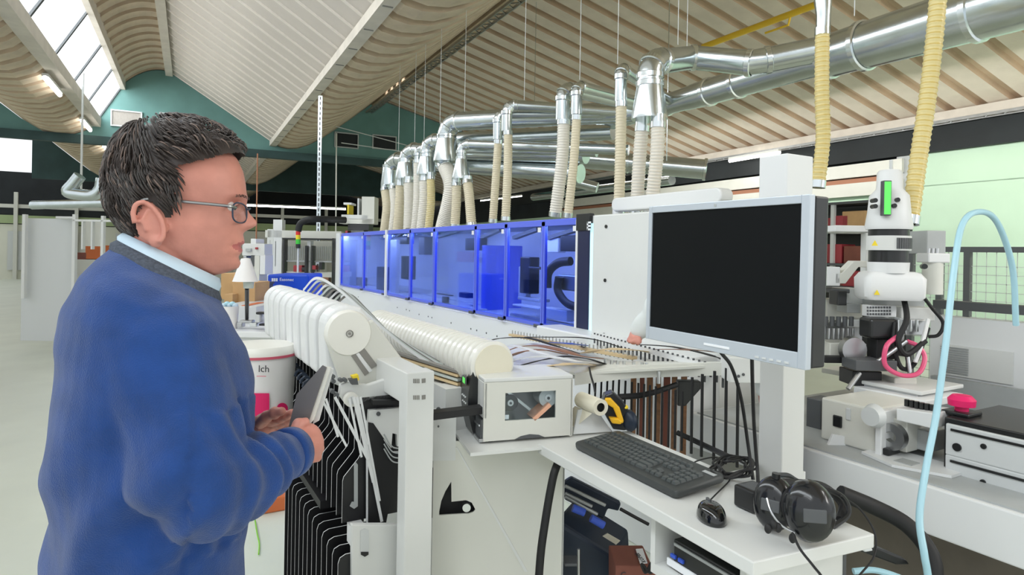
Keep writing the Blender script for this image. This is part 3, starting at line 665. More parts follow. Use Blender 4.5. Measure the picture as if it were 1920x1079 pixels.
# gluing cabinet
XG = 2.85
gc = thing('gluing_unit', 'cream gluing unit cabinet under the pink hose loop', 'machine unit', onX(1590, 860, XG))
XC = 2.40; p = onX(1540, 745, XC); q = onX(1640, 862, XC)
MB().box((XC, q.y, 0.806), (XC + 0.42, p.y, p.z)).build('cabinet', 'cream_paint', gc, bevel=0.008)
def gbox(x0, y0, x1, y1, X, dx, mt, name, parent=gc, bev=0.004):
    p = onX(x0, y0, X); q = onX(x1, y1, X); return MB().box((X, min(p.y, q.y), min(p.z, q.z)), (X + dx, max(p.y, q.y), max(p.z, q.z))).build(name, mt, parent, bevel=bev)
gbox(1561, 778, 1577, 804, XC - 0.008, 0.01, 'black_plastic', 'vent'); gbox(1585, 765, 1594, 790, XC - 0.006, 0.008, 'light_grey', 'latch'); gbox(1641, 770, 1652, 856, XC - 0.03, 0.3, 'white_bright', 'side_strip')
gbox(1512, 745, 1538, 838, XC + 0.12, 0.1, 'dark_grey', 'side_recess'); gbox(1612, 720, 1728, 735, XG - 0.1, 0.34, 'white_paint', 'upper_slide'); gbox(1600, 738, 1736, 752, XG - 0.14, 0.3, 'white_bright', 'lower_slide')
gbox(1612, 735, 1720, 739, XG - 0.09, 0.25, 'steel', 'slide_rail'); gbox(1540, 690, 1640, 718, XG + 0.15, 0.3, 'cream_paint', 'rear_block')
gbox(1655, 780, 1700, 850, XC + 0.05, 0.25, 'cream_paint', 'lower_cabinet'); gbox(1652, 840, 1666, 856, XC - 0.02, 0.08, 'black_plastic', 'foot_block')
gbox(1700, 800, 1745, 850, XC + 0.12, 0.1, 'grey_paint', 'grey_plate')
c = onX(1640, 780, XC - 0.04); MB().lathe(c + X_ * 0.0, -X_, [(0.0, 0.03), (0.035, 0.03), (0.045, 0.0), (0.0, 0.0)], 20).build('hand_wheel', 'light_grey', gc, smooth=True)
c = onX(1678, 818, XC + 0.03); MB().lathe(c, -X_, [(0.02, 0.0), (0.05, 0.0), (0.05, 0.03), (0.02, 0.03), (0.02, 0)], 24).build('guide_wheel', 'steel', gc, smooth=True)
tr = thing('knob_tray', 'slim white tray of dark knobs right of the gluing cabinet', 'tray', onX(1720, 806, XC + 0.02))
XT = XC + 0.02; p = onX(1750, 805, XT); q = onX(1680, 805, XT); p, q = q, p
MB().prism([(0, 0), (p.y - q.y, 0), (p.y - q.y, 0.045), (0, 0.055)], (XT, q.y, q.z), Y_, Z_, X_, 0.16).build('tray_body', 'white_bright', tr, bevel=0.004)
for k in range(7):
    y = q.y + (p.y - q.y) * (k + 0.6) / 7.2; MB().cyl((XT + 0.05, y, q.z + 0.05), (XT + 0.05, y, q.z + 0.075), 0.009, n=8).build('knob', 'black_plastic', tr)
# drive head with a green display
hd = thing('drive_head', 'white motor head with a tall green display and four black buttons', 'machine head', onX(1663, 560, XG))
hc = onX(1664, 560, XG + 0.05); s_ = hc.dot(_d) / F
def hz(py): return onX(1664, py, XG + 0.05).z
def hprof(rows): return [(r * s_, hz(y) - hc.z) for r, y in rows]
axp = Vector((hc.x, hc.y, hc.z)); lean = Vector((0, 0, 1))
sx = Vector((hc.x, hc.y, hc.z))
MB().lathe(sx, Z_, hprof([(0, 512), (34, 512), (35, 492), (0, 492)]), 28).build('neck', 'white_bright', hd, smooth=True)
MB().lathe(sx, Z_, hprof([(0, 492), (33, 492), (33, 470), (0, 470)]), 28).build('dark_collar', 'black_plastic', hd, smooth=True)
vr = MB().lathe(sx, Z_, hprof([(0, 470), (37, 470), (37, 443), (0, 443)]), 28).build('vent_ring', 'white_paint', hd, smooth=True)
for k in range(9):
    a = radians(-118 + 5.5 * k - 29.8); v = Vector((cos(a - 0.1), sin(a - 0.1), 0)) if False else (-_d * cos(radians(-8 + 6.5 * k)) + _r * sin(radians(-8 + 6.5 * k)))
    c = sx + v * (37.3 * s_); c.z = hz(457); MB().obox(c, v, v.cross(Z_), Z_, 0.003, 0.004, 0.024).build('vent_slot', 'dark_grey', vr)
MB().lathe(sx, Z_, hprof([(0, 443), (34, 443), (34, 431), (0, 431)]), 28).build('dark_collar', 'black_plastic', hd, smooth=True)
MB().lathe(sx, Z_, hprof([(0, 431), (38, 431), (40, 426), (36, 400), (33, 368), (22, 355), (21, 325), (17, 320), (0, 320)]), 32).build('hood', 'white_bright', hd, smooth=True)
dv = (-_d - _r * 0.12).normalized(); dr = Z_.cross(dv).normalized()
def onhead(px, py, rad): # point in front of the head axis
    k = sx + dv * (rad * s_); v = ray(px, py); t = (k - CAM).dot(dv) / v.dot(dv); return CAM + v * t
cc = onhead(1661, 372, 37); MB().obox(cc, dr, Z_, dv, 0.017, 0.077, 0.016).build('display_frame', 'dark_grey', hd, bevel=0.003)
MB().obox(cc + dv * 0.0165, dr, Z_, dv, 0.0135, 0.072, 0.001).build('display', 'lcd_green', hd)
for px, py in ((1641, 376), (1641, 387), (1683, 375), (1677, 386)):
    c = onhead(px, py, 37); MB().cyl(c - dv * 0.03, c + dv * 0.004, 0.010, n=14).build('button', 'black_plastic', hd, smooth=True)
lb = MB(); lb.loft([[sx + dr * (a * s_ * w) + dv * (b * s_ * w) + Z_ * (hz(y) - hc.z) for a, b in rrect(-52, -30, 56, 34, 12)] for y, w in ((562, 0.88), (556, 0.98), (522, 1.0), (512, 0.86), (509, 0.7))])
lb.build('lower_housing', 'white_bright', hd, smooth=True)
for px, py in ((1644, 549),):
    c = onhead(px, py, 36); MB().prism([(-0.012, -0.01), (0.012, -0.01), (0, 0.012)], c, dr, Z_, dv, 0.003).build('warning_triangle', 'warn_yellow', hd)
c = onhead(1640, 456, 38); MB().prism([(-0.013, -0.012), (0.013, -0.012), (0, 0.012)], c, dr, Z_, dv, 0.003).build('warning_triangle', 'warn_yellow', hd)
MB().obox(at(1735, 455, 3.05), _r, _d, Z_, 0.045, 0.08, 0.055).build('side_motor', 'grey_paint', hd, bevel=0.004)
MB().cyl(at(1671, 320, 2.95), at(1671, 300, 2.95), 0.008, n=8).build('top_pipe', 'light_grey', hd, smooth=True)
cy_ = thing('pneumatic_cylinder', 'small white upright cylinder unit right of the motor head', 'machine unit', at(1748, 552, 2.9))
MB().cyl(at(1748, 552, 2.9), at(1749, 490, 2.9), 0.042, n=18).build('body', 'cream_paint', cy_, smooth=True)
MB().obox(at(1749, 484, 2.9), _r, _d, Z_, 0.05, 0.045, 0.022).build('cap', 'white_bright', cy_, bevel=0.006)
for k in range(3): MB().cyl(at(1740 + k * 8, 478, 2.88), at(1741 + k * 8, 466, 2.88), 0.008, n=8).build('fitting', 'steel', cy_)
MB().cyl(at(1730, 500, 2.86), at(1734, 500, 2.80), 0.012, n=10).build('port', 'black_plastic', cy_)
MB().tube(spline([at(1727, 520, 2.84), at(1725, 545, 2.84), at(1745, 575, 2.82), at(1768, 605, 2.82), at(1760, 628, 2.82), at(1740, 632, 2.84)], 6), 0.008, 8).build('cable', 'black_rubber', cy_, smooth=True)
# front assembly under the head
fa = thing('glue_applicator', 'black applicator block with hoses hanging under the motor head', 'machine unit', at(1665, 640, 2.8))
def fbox(x0, y0, x1, y1, dep, dd, mt, name, parent=fa, bev=0.004):
    a = at((x0 + x1) / 2, (y0 + y1) / 2, dep + dd / 2); k = (dep) / F
    return MB().obox(a, _r, _d, Z_, abs(x1 - x0) / 2 * k, dd / 2, abs(y1 - y0) / 2 * k).build(name, mt, parent, bevel=bev)
pf = fbox(1622, 572, 1674, 594, 2.84, 0.06, 'white_bright', 'perforated_plate')
for i in range(9):
    for j in range(3): c = at(1627 + i * 5.2, 577 + j * 6.2, 2.838); MB().obox(c, _r, _d, Z_, 0.0035, 0.002, 0.0045).build('hole', 'dark_grey', pf)
fbox(1620, 596, 1672, 634, 2.76, 0.10, 'black_plastic', 'applicator_block', bev=0.012); fbox(1634, 634, 1668, 672, 2.78, 0.08, 'black_rubber', 'applicator_base')
fbox(1676, 575, 1740, 600, 2.86, 0.1, 'white_paint', 'valve_bank'); fbox(1690, 598, 1728, 628, 2.82, 0.06, 'steel', 'valve_bank'); fbox(1680, 596, 1690, 640, 2.80, 0.05, 'grey_paint', 'bracket')
fbox(1625, 560, 1720, 574, 2.95, 0.12, 'grey_paint', 'crossbar')
fbox(1590, 672, 1668, 692, 2.72, 0.12, 'dark_grey', 'lower_guide'); fbox(1585, 692, 1640, 720, 2.80, 0.12, 'black_plastic', 'lower_guide'); fbox(1664, 705, 1706, 722, 2.75, 0.10, 'cream_paint', 'foot_plate')
for k, (a, b) in enumerate((((1612, 700), (1590, 730)), ((1630, 690), (1700, 640)), ((1700, 660), (1706, 700)))):
    MB().cyl(at(*a, 2.74), at(*b, 2.72), 0.010, n=10).build('link_rod', 'steel', fa, smooth=True)
for j, x in enumerate((1683, 1695, 1707, 1719)):
    MB().cyl(at(x, 600, 2.8), at(x, 622, 2.8), 0.007, n=8).build('nozzle', 'aluminium', fa)
MB().tube(spline([at(1678, 605, 2.76), at(1676, 650, 2.74), at(1690, 690, 2.74), at(1712, 685, 2.74), at(1728, 650, 2.76), at(1740, 615, 2.78)], 7), 0.010, 8).build('black_hose', 'black_rubber', fa, smooth=True)
MB().tube(spline([at(1695, 560, 2.86), at(1700, 600, 2.74), at(1684, 640, 2.72), at(1700, 665, 2.72), at(1735, 640, 2.74)], 7), 0.012, 8).build('black_hose', 'black_rubber', fa, smooth=True)
MB().tube(spline([at(1740, 600, 2.80), at(1730, 640, 2.74), at(1716, 680, 2.72)], 7), 0.009, 8).build('clear_hose', 'white_bright', fa, smooth=True)
ph = MB().tube(spline([at(1681, 632, 2.74), at(1662, 650, 2.70), at(1660, 685, 2.70), at(1690, 704, 2.70), at(1722, 700, 2.70), at(1734, 672, 2.72), at(1722, 650, 2.74), at(1700, 640, 2.76)], 8), 0.010, 8).build('pink_hose', 'pink_hose', smooth=True)
tag(ph, 'looped pink hose in front of the glue applicator', 'hose')
# left cluster next to the monitor edge
lc = thing('roller_unit', 'white bracket and roller rail between the monitor and the motor head', 'machine unit', at(1580, 600, 2.95))
fbox(1541, 425, 1634, 437, 3.1, 0.25, 'white_bright', 'top_bracket', lc); fbox(1618, 437, 1632, 520, 3.1, 0.05, 'white_paint', 'hanger', lc); fbox(1541, 500, 1566, 536, 3.0, 0.10, 'white_bright', 'terminal_box', lc)
MB().prism([(0, 0), (0.05, 0), (0.11, 0.08), (0.15, 0.08), (0.15, 0.11), (0.09, 0.11), (0.03, 0.05), (0, 0.05)], at(1566, 532, 3.0), _r, Z_, _d, 0.06).build('swing_lever', 'cream_paint', lc, bevel=0.003)
fbox(1541, 540, 1574, 548, 3.0, 0.2, 'dark_grey', 'rail', lc); fbox(1572, 540, 1608, 568, 3.05, 0.15, 'light_grey', 'motor_block', lc); fbox(1578, 568, 1604, 586, 3.0, 0.1, 'grey_paint', 'motor_block', lc)
fbox(1541, 560, 1608, 600, 3.15, 0.1, 'cream_paint', 'rear_panel', lc); fbox(1580, 598, 1620, 612, 3.0, 0.10, 'white_bright', 'side_panel', lc); fbox(1562, 545, 1580, 572, 2.95, 0.08, 'black_plastic', 'block', lc)
fbox(1541, 640, 1610, 668, 2.9, 0.14, 'cream_paint', 'roller_rail', lc); fbox(1541, 668, 1600, 680, 2.85, 0.05, 'black_rubber', 'belt', lc); fbox(1541, 604, 1612, 640, 3.02, 0.05, 'steel', 'guide_plate', lc)
for k in range(7):
    c = at(1545 + k * 9, 636, 2.92); MB().cyl(c, c + Z_ * 0.05, 0.008, n=10).build('roller', 'steel', lc, smooth=True)
for k in range(5):
    c = at(1548 + k * 12, 612, 2.95); MB().cyl(c, c + Z_ * 0.045, 0.011, n=10).build('post', 'dark_grey', lc, smooth=True)
c = at(1596, 655, 2.84); MB().lathe(c, -_d, [(0.0, 0.03), (0.055, 0.03), (0.06, 0.0), (0, 0)], 24).build('feed_wheel', 'steel', lc, smooth=True)
# back panels at the right
rb = thing('rear_guard', 'white rear guard with a perforated panel behind the blue air hose', 'guard panel', (3.5, 0.7, 0.8))
p0 = onX(1745, 590, 3.55); p1 = onX(1990, 780, 3.55)
MB().box((3.55, -0.9, 0.806), (3.62, p0.y, onX(1790, 595, 3.55).z)).build('panel', 'white_bright', rb)
pp = MB().box((3.54, onX(1900, 660, 3.54).y, onX(1790, 705, 3.54).z), (3.552, onX(1763, 660, 3.54).y, onX(1790, 648, 3.54).z)).build('perforated_panel', 'white_paint', rb)
ya, yb = onX(1816, 660, 3.54).y, onX(1764, 660, 3.54).y; za, zc = onX(1790, 702, 3.54).z, onX(1790, 651, 3.54).z
hm = MB()
for i in range(17):
    for j in range(12): y = ya + (yb - ya) * (i + 0.5) / 17; z = za + (zc - za) * (j + 0.5) / 12; hm.box((3.536, y - 0.0045, z - 0.0035), (3.539, y + 0.0045, z + 0.0035))
o = hm.build('holes', 'grey_paint', rb); o['kind'] = 'stuff'
MB().box((3.50, -0.9, onX(1790, 768, 3.5).z), (3.54, onX(1745, 700, 3.5).y, onX(1790, 712, 3.5).z)).build('grey_skirt', 'grey_paint', rb)
MB().box((3.52, -0.9, onX(1790, 582, 3.5).z), (3.60, onX(1745, 570, 3.5).y, onX(1790, 566, 3.5).z)).build('dark_rail', 'dark_grey', rb)
# mesh fence
mf = thing('mesh_fence', 'dark framed wire mesh fence in front of the pale green wall', 'fence', onX(1750, 560, 4.6))
XF = 4.6; y0 = onX(1990, 500, XF).y; y1 = onX(1706, 500, XF).y; z1 = onX(1780, 473, XF).z; z0 = 0.0
MB().box((XF, y0, z1), (XF + 0.04, y1, z1 + 0.035)).build('top_rail', 'dark_grey', mf)
for px in (1706, 1760, 1812, 1960): yy = onX(px, 500, XF).y; MB().box((XF, yy - 0.018, 0), (XF + 0.04, yy + 0.018, z1)).build('fence_post', 'dark_grey', mf)
wm = MB(); n = int((y1 - y0) / 0.055)
for i in range(n): wm.box((XF + 0.018, y0 + i * 0.055, 0.3), (XF + 0.021, y0 + i * 0.055 + 0.004, z1))
for j in range(int((z1 - 0.3) / 0.055)): wm.box((XF + 0.018, y0, 0.3 + j * 0.055), (XF + 0.021, y1, 0.304 + j * 0.055))
o = wm.build('wire_mesh', 'mesh_grey', mf); o['kind'] = 'stuff'
# dosing boxes
db = thing('dosing_unit', 'black unit with two white front panels at the right end of the table', 'control unit', onX(1795, 925, 2.5))
P0 = onX(1768, 918, 2.45); P0.z = 0.806; W_ = 0.36
zt_ = onX(1790, 786, 2.45).z
MB().box((2.45, P0.y - W_, 0.806), (2.85, P0.y, zt_)).build('case', 'black_plastic', db, bevel=0.004)
for a, b in ((797, 850), (856, 915)):
    za = onX(1790, b + 6, 2.44).z; zc = onX(1790, a, 2.44).z
    f = MB().box((2.435, P0.y - W_ + 0.01, za), (2.449, P0.y - 0.012, zc)).build('front_panel', 'light_grey', db, bevel=0.004)
    MB().box((2.430, P0.y - W_ + 0.03, zc - 0.022), (2.436, P0.y - 0.03, zc - 0.014)).build('slot', 'black_plastic', f)
    c = Vector((2.43, P0.y - 0.05, za + 0.035)); MB().cyl(c, c + X_ * 0.008, 0.014, n=16).build('knob', 'black_plastic' if a == 797 else 'white_bright', f)
    c = Vector((2.43, P0.y - 0.13, za + 0.06)); MB().cyl(c, c + X_ * 0.008, 0.009, n=12).build('knob', 'black_plastic', f)
es = thing('emergency_button', 'magenta mushroom button on a black box above the dosing unit', 'button', onX(1803, 785, 2.47))
c = onX(1803, 770, 2.55); MB().box((2.50, c.y - 0.045, zt_), (2.60, c.y + 0.045, c.z)).build('base', 'black_plastic', es, bevel=0.004)
MB().lathe((2.55, c.y, c.z), Z_, [(0.0, 0), (0.022, 0), (0.022, 0.015), (0.042, 0.018), (0.044, 0.04), (0.03, 0.055), (0, 0.058)], 24).build('mushroom', 'magenta', es, smooth=True)
pl = thing('metal_plate', 'loose white metal plate lying on the grey table near the dosing unit', 'plate', onZ(1710, 872, 0.807))
MB().prism([(-0.14, -0.10), (0.16, -0.10), (0.16, 0.05), (0.02, 0.10), (-0.14, 0.03)], onZ(1712, 872, 0.807), Y_, -X_, Z_, 0.01).build('sheet', 'white_bright', pl)
MB().box(tuple(onZ(1700, 866, 0.82) - Vector((0.03, 0.03, 0.003))), tuple(onZ(1700, 866, 0.82) + Vector((0.03, 0.03, 0)))).build('cut_out', 'grey_paint', pl)
fl_ = thing('sheet_flap', 'white tilted sheet metal flap at the foot of the gluing cabinet', 'flap', onZ(1565, 860, 0.81))
a = at(1540, 862, 2.50); b = at(1572, 862, 2.50); c = at(1590, 826, 2.62); d2 = at(1562, 822, 2.62)
MB().prism([(0, 0), (0.07, 0), (0.11, 0.09), (0.045, 0.10)], a, _r, Z_, _d, 0.012).build('flap', 'white_bright', fl_)
# air hose
ah = MB().tube(spline([at(1905, 610, 2.2), at(1898, 500, 2.15), at(1868, 415, 2.08), at(1832, 398, 2.03), at(1803, 425, 2.0), at(1787, 520, 1.95), at(1774, 640, 1.9), at(1755, 780, 1.85), at(1736, 880, 1.8), at(1724, 970, 1.75), at(1733, 1040, 1.7), at(1742, 1100, 1.7), at(1760, 1300, 1.7)], 8), 0.0095, 10).build('air_hose', 'air_hose', smooth=True)
tag(ah, 'pale blue air hose hanging down the right side of the picture', 'hose')
# rack with red boxes far behind
sr = thing('storage_rack', 'dark storage rack with red and brown cartons behind the monitor\'s right edge', 'rack', onBX(1590, 640, 9.5))
c0 = onBX(1650, 430, 9.5).dot(BY); c1 = onBX(1535, 430, 9.5).dot(BY); zr = [onBX(1590, y, 9.5).z for y in (540, 497, 435, 380)]
for zz in zr: MB().obox(bw(9.8, (c0 + c1) / 2 + 0.8, zz), BX, BY, Z_, 0.3, (c1 - c0) / 2 + 0.9, 0.02).build('shelf', 'dark_grey', sr)
for y in (c0 - 0.1, (c0 + c1) / 2 + 0.3, c1 + 1.6): MB().obox(bw(9.55, y, zr[3] / 2), BX, BY, Z_, 0.03, 0.03, zr[3] / 2).build('upright', 'light_grey', sr)
MB().obox(bw(10.15, (c0 + c1) / 2 + 0.8, zr[3] / 2), BX, BY, Z_, 0.02, (c1 - c0) / 2 + 0.9, zr[3] / 2).build('back_panel', 'black_plastic', sr)
for k, (px, zi, mt, hw) in enumerate(((1552, 2, 'red_item', 0.14), (1575, 2, 'red_item', 0.16), (1602, 2, 'cardboard', 0.2), (1560, 1, 'red_item', 0.2), (1604, 1, 'cardboard_red', 0.18), (1600, 0, 'red_item', 0.16), (1555, 0, 'dark_grey', 0.1), (1572, 0, 'cardboard_red', 0.12))):
    y = onBX(px, 430, 9.6).dot(BY); o = MB().obox(bw(9.75, y, zr[zi] + 0.02 + hw * 0.8), BX, BY, Z_, 0.18, hw, hw * 0.8).build('carton', mt, bevel=0.01)
    tag(o, ['red carton on the rack\'s upper shelf, first from the monitor', 'red carton on the rack\'s upper shelf, second from the monitor', 'brown carton on the rack\'s upper shelf', 'wide red carton on the rack\'s middle shelf', 'reddish carton at the right of the rack\'s middle shelf', 'red carton at the right of the rack\'s lowest shelf', 'small dark box on the rack\'s lowest shelf', 'dull red box on the rack\'s lowest shelf'][k], 'carton', 'cartons on the storage rack')
# ================================================================== OPERATOR STATION
# monitor
TL, TR, BL, BR = at(1218, 393, 1.62), at(1520, 357, 1.209), at(1211, 640, 1.62), at(1512, 688, 1.209)
mo = thing('monitor', 'large silver flat screen monitor with a black dark screen', 'monitor', (BL + BR) / 2 + Vector((0.05, 0.03, 0)))
mx = (TR - TL + BR - BL).normalized(); my = (TL - BL + TR - BR).normalized(); mx = (mx - my * mx.dot(my)).normalized(); mn = mx.cross(my)
mc = (TL + TR + BL + BR) / 4; mw = ((TR - TL).length + (BR - BL).length) / 4; mh = ((TL - BL).length + (TR - BR).length) / 4
if mn.dot(mc - CAM) > 0: mn = -mn
def mpt(a, b, c=0.0): return mc + mx * a + my * b + mn * c
def mbox(x0, y0, x1, y1, c0, c1, mt, name, parent=mo, bev=0.0): return MB().obox(mpt((x0 + x1) / 2, (y0 + y1) / 2, (c0 + c1) / 2), mx, my, mn, abs(x1 - x0) / 2, abs(y1 - y0) / 2, abs(c1 - c0) / 2).build(name, mt, parent, bevel=bev)
L_, R_, T_, B_ = -mw, mw, mh, -mh; sl, sr2, stp, sbt = L_ + 0.012, R_ - 0.019, T_ - 0.017, B_ + 0.032
bz = MB()
for (x0, y0, x1, y1) in ((L_, B_, sl, T_), (sr2, B_, R_, T_), (sl, stp, sr2, T_), (sl, B_, sr2, sbt)): bz.obox(mpt((x0 + x1) / 2, (y0 + y1) / 2, -0.006), mx, my, mn, (x1 - x0) / 2, (y1 - y0) / 2, 0.008)
bz.build('bezel', 'monitor_silver', mo, bevel=0.0015)
mbox(sl, sbt, sr2, stp, -0.008, -0.002, 'screen', 'screen')
mbox(L_ + 0.002, B_ + 0.002, R_ + 0.0005, T_ - 0.002, -0.055, -0.014, 'black_plastic', 'back_shell', bev=0.004)
mbox(-0.03, B_ + 0.012, 0.045, B_ + 0.017, 0.002, 0.0035, 'white_ink', 'badge'); mbox(-0.01, T_ - 0.012, -0.004, T_ - 0.006, 0.002, 0.003, 'grey_paint', 'sensor_mark')
for k in range(5): mbox(sr2 - 0.10 + k * 0.018, B_ + 0.006, sr2 - 0.09 + k * 0.018, B_ + 0.010, 0.002, 0.004, 'light_grey', 'button')
MB().bar(mpt(0.02, 0.0, -0.055), mpt(0.08, 0.0, -0.20), 0.09, 0.09).build('wall_bracket', 'dark_grey', mo)
# support column
co = thing('support_column', 'square white column carrying the monitor', 'column', at(1467, 900, 1.66))
k = at(1467, 800, 1.66); cx, cy = k.x, k.y
MB().box((cx, cy, 0), (cx + 0.092, cy + 0.075, at(1485, 296, 1.68).z)).build('post', 'white_paint', co, bevel=0.004)
MB().box((cx - 0.004, cy - 0.004, 1.70), (cx + 0.105, cy + 0.085, at(1485, 290, 1.68).z)).build('head_box', 'white_bright', co, bevel=0.004)
# keyboard shelf
ZS = 0.965
def poly_slab(pts, z, t, name, mt, parent, bev=0.003):
    P = [onZ(px, py, z) for px, py in pts]; n = len(P); mb = MB()
    mb.add([Vector((p.x, p.y, z)) for p in P] + [Vector((p.x, p.y, z - t)) for p in P], [tuple(range(n)), tuple(reversed(range(n, 2 * n)))] + [(i, (i + 1) % n, n + (i + 1) % n, n + i) for i in range(n)])
    return mb.build(name, mt, parent, bevel=bev)
sh = thing('keyboard_shelf', 'white swing out shelf carrying keyboard, mouse and ear defenders', 'shelf', onZ(1300, 930, ZS - 0.03))
poly_slab([(1008, 832), (1090, 820), (1178, 808), (1640, 1002), (1412, 1055)], ZS, 0.030, 'shelf_board', 'white_paint', sh)
A = onZ(1222, 960, ZS - 0.03); Bq = onZ(1640, 1005, ZS - 0.03); Cq = onZ(1412, 1050, ZS - 0.03)
e1 = (Cq - onZ(1008, 832, ZS - 0.03)); e1.z = 0; e1.normalize(); e2 = Vector((-e1.y, e1.x, 0)); 
if e2.dot(_d) < 0: e2 = -e2
A0 = onZ(1222, 955, ZS - 0.03); Lc = (Cq - A0).dot(e1)
cabn = thing('computer_tray', 'white open box under the keyboard shelf holding a small computer', 'tray', A0 - Z_ * 0.16)
hb_ = 0.125; z0_ = ZS - 0.032 - hb_
c_ = A0 + e1 * (Lc / 2) + e2 * 0.16
MB().obox(Vector((c_.x, c_.y, z0_ - 0.012)), e1, e2, Z_, Lc / 2, 0.16, 0.012).build('bottom', 'white_paint', cabn)
MB().obox(Vector((A0.x, A0.y, z0_ + hb_ / 2)) + e2 * 0.16 + e1 * 0.006, e1, e2, Z_, 0.008, 0.16, hb_ / 2).build('end_panel', 'white_paint', cabn)
MB().obox(Vector((A0.x, A0.y, z0_ + hb_ / 2)) + e2 * 0.16 + e1 * (Lc - 0.01), e1, e2, Z_, 0.008, 0.16, hb_ / 2).build('end_panel', 'white_paint', cabn)
MB().obox(Vector((A0.x, A0.y, z0_ + hb_ / 2)) + e2 * 0.315 + e1 * (Lc / 2), e1, e2, Z_, Lc / 2, 0.005, hb_ / 2).build('back_panel', 'dark_grey', cabn)
MB().obox(Vector((cx + 0.0, cy + 0.12, 0.90)) , X_, Y_, Z_, 0.2, 0.05, 0.03).build('swivel_bracket', 'white_paint', cabn)
pc = thing('mini_computer', 'flat black mini computer inside the tray under the shelf', 'computer', Vector((A0.x, A0.y, z0_)) + e1 * 0.15)
pcc = Vector((A0.x, A0.y, z0_ + 0.038)) + e1 * (Lc * 0.55) + e2 * 0.13
MB().obox(pcc, e1, e2, Z_, Lc * 0.36, 0.11, 0.036).build('case', 'black_plastic', pc, bevel=0.004)
fp = pcc - e2 * 0.112
MB().obox(fp + Z_ * 0.026, e1, e2, Z_, Lc * 0.34, 0.002, 0.003).build('trim_line', 'grey_paint', pc)
for k in (-0.10, -0.075): MB().obox(fp + e1 * k - Z_ * 0.004, e1, e2, Z_, 0.008, 0.003, 0.004).build('port', 'tool_blue', pc)
MB().obox(fp - e1 * 0.07 - Z_ * 0.023, e1, e2, Z_, 0.05, 0.002, 0.008).build('paper_label', 'white_ink', pc)
MB().cyl(fp + e1 * 0.04 - Z_ * 0.01 - e2 * 0.003, fp + e1 * 0.04 - Z_ * 0.01, 0.006, n=12).build('power_button', 'aluminium', pc)
# keyboard
kb0 = onZ(1076, 842, ZS); kb1 = onZ(1268, 940, ZS); kL = 0.455; ke = (kb1 - kb0).normalized(); kn = Vector((-ke.y, ke.x, 0))
if kn.dot(_d) < 0: kn = -kn
kL = (kb1 - kb0).length; kW = 0.165
kb = thing('keyboard', 'full size black computer keyboard on the white shelf', 'keyboard', kb0)
tilt = 0.10; ku = (kn * cos(tilt) + Z_ * sin(tilt)).normalized(); kz = ke.cross(ku); kz = kz if kz.z > 0 else -kz
def kp(a, b, c): return kb0 + Z_ * 0.004 + ke * a + ku * b + kz * c
mb = MB(); mb.loft([[kp(a * s + kL / 2 * (1 - s), b * s + kW / 2 * (1 - s), c) for a, b in rrect(0, 0, kL, kW, 0.014)] for c, s in ((0, 0.99), (0.004, 1.0), (0.013, 1.0), (0.017, 0.985))])
mb.build('case', 'key', kb, smooth=True)
rows = [(0.030, [(1, .03), (1, .03), (1, .03), (6.2, .0), (1, .03), (1, .03), (1, .03), (1, 0)]), ]
u_ = (kL - 0.03) / 22.5
def key(a0, a1, b0, b1):
    h = 0.0235; g = 0.0014
    mb = MB(); mb.loft([[kp(x, y, c) for x, y in ((a0 + g + i, b0 + g + i), (a1 - g - i, b0 + g + i), (a1 - g - i, b1 - g - i), (a0 + g + i, b1 - g - i))] for c, i in ((0.016, 0.0), (h, 0.0022))])
    k = mb.build('key', ['key_cap'], kb)
    return k
kx0 = 0.015; rowh = 0.0192; b0r = 0.024
lay = [[1.3, 1.2, 1.2, 5.9, 1.2, 1.2, 1.2, 1.8], [2.3] + [1] * 10 + [2.7], [1.8] + [1] * 11 + [2.2], [1.5] + [1] * 12 + [1.5], [1] * 13 + [2]]
for ri, row in enumerate(lay):
    x = kx0; b = b0r + ri * rowh
    for wd in row: key(x, x + wd * u_, b, b + rowh); x += wd * u_
    x = kx0 + 15.4 * u_
    if ri in (0, 3, 4):
        for j in range(3): key(x + j * u_, x + (j + 1) * u_, b, b + rowh)
    if ri == 1: key(x + u_, x + 2 * u_, b, b + rowh)
    x = kx0 + 18.8 * u_
    for j in range(3 if ri else 3): key(x + j * u_, x + (j + 1) * u_, b, b + rowh)
b = b0r + 5 * rowh + 0.006
for j in range(16): x = kx0 + j * u_ * 1.12 + (j // 4) * u_ * 0.3; key(x, x + u_, b, b + rowh * 0.8)
MB().obox(kp(kL * 0.93, 0.14, 0.018), ke, ku, kz, 0.02, 0.006, 0.0005).build('emblem', 'grey_paint', kb)
# mouse
mz = onZ(1336, 985, ZS); ms = thing('mouse', 'black rounded computer mouse right of the keyboard', 'mouse', mz)
mmx = (ke * 0.9 - kn * 0.3).normalized(); mmy = Z_.cross(mmx)
mb = MB(); rings = []
cm = onZ(1334, 966, ZS + 0.01)
for i in range(11):
    ph = pi / 2 * i / 10; rr = cos(ph) ** 0.55 if i < 10 else 0.02; h = 0.002 + 0.034 * sin(ph)
    rings.append([Vector((cm.x, cm.y, ZS)) + _r * (0.031 * rr * cos(2 * pi * k / 28)) + Vector((_d.x, _d.y, 0)) * (0.047 * rr * sin(2 * pi * k / 28)) + Z_ * h for k in range(28)])
mb.loft(rings); mb.build('shell', 'black_gloss', ms, smooth='all')
MB().obox(Vector((cm.x, cm.y, ZS + 0.033)) + _d * 0.024, _r, _d, Z_, 0.0035, 0.009, 0.0045).build('scroll_wheel', 'dark_grey', ms, bevel=0.002)
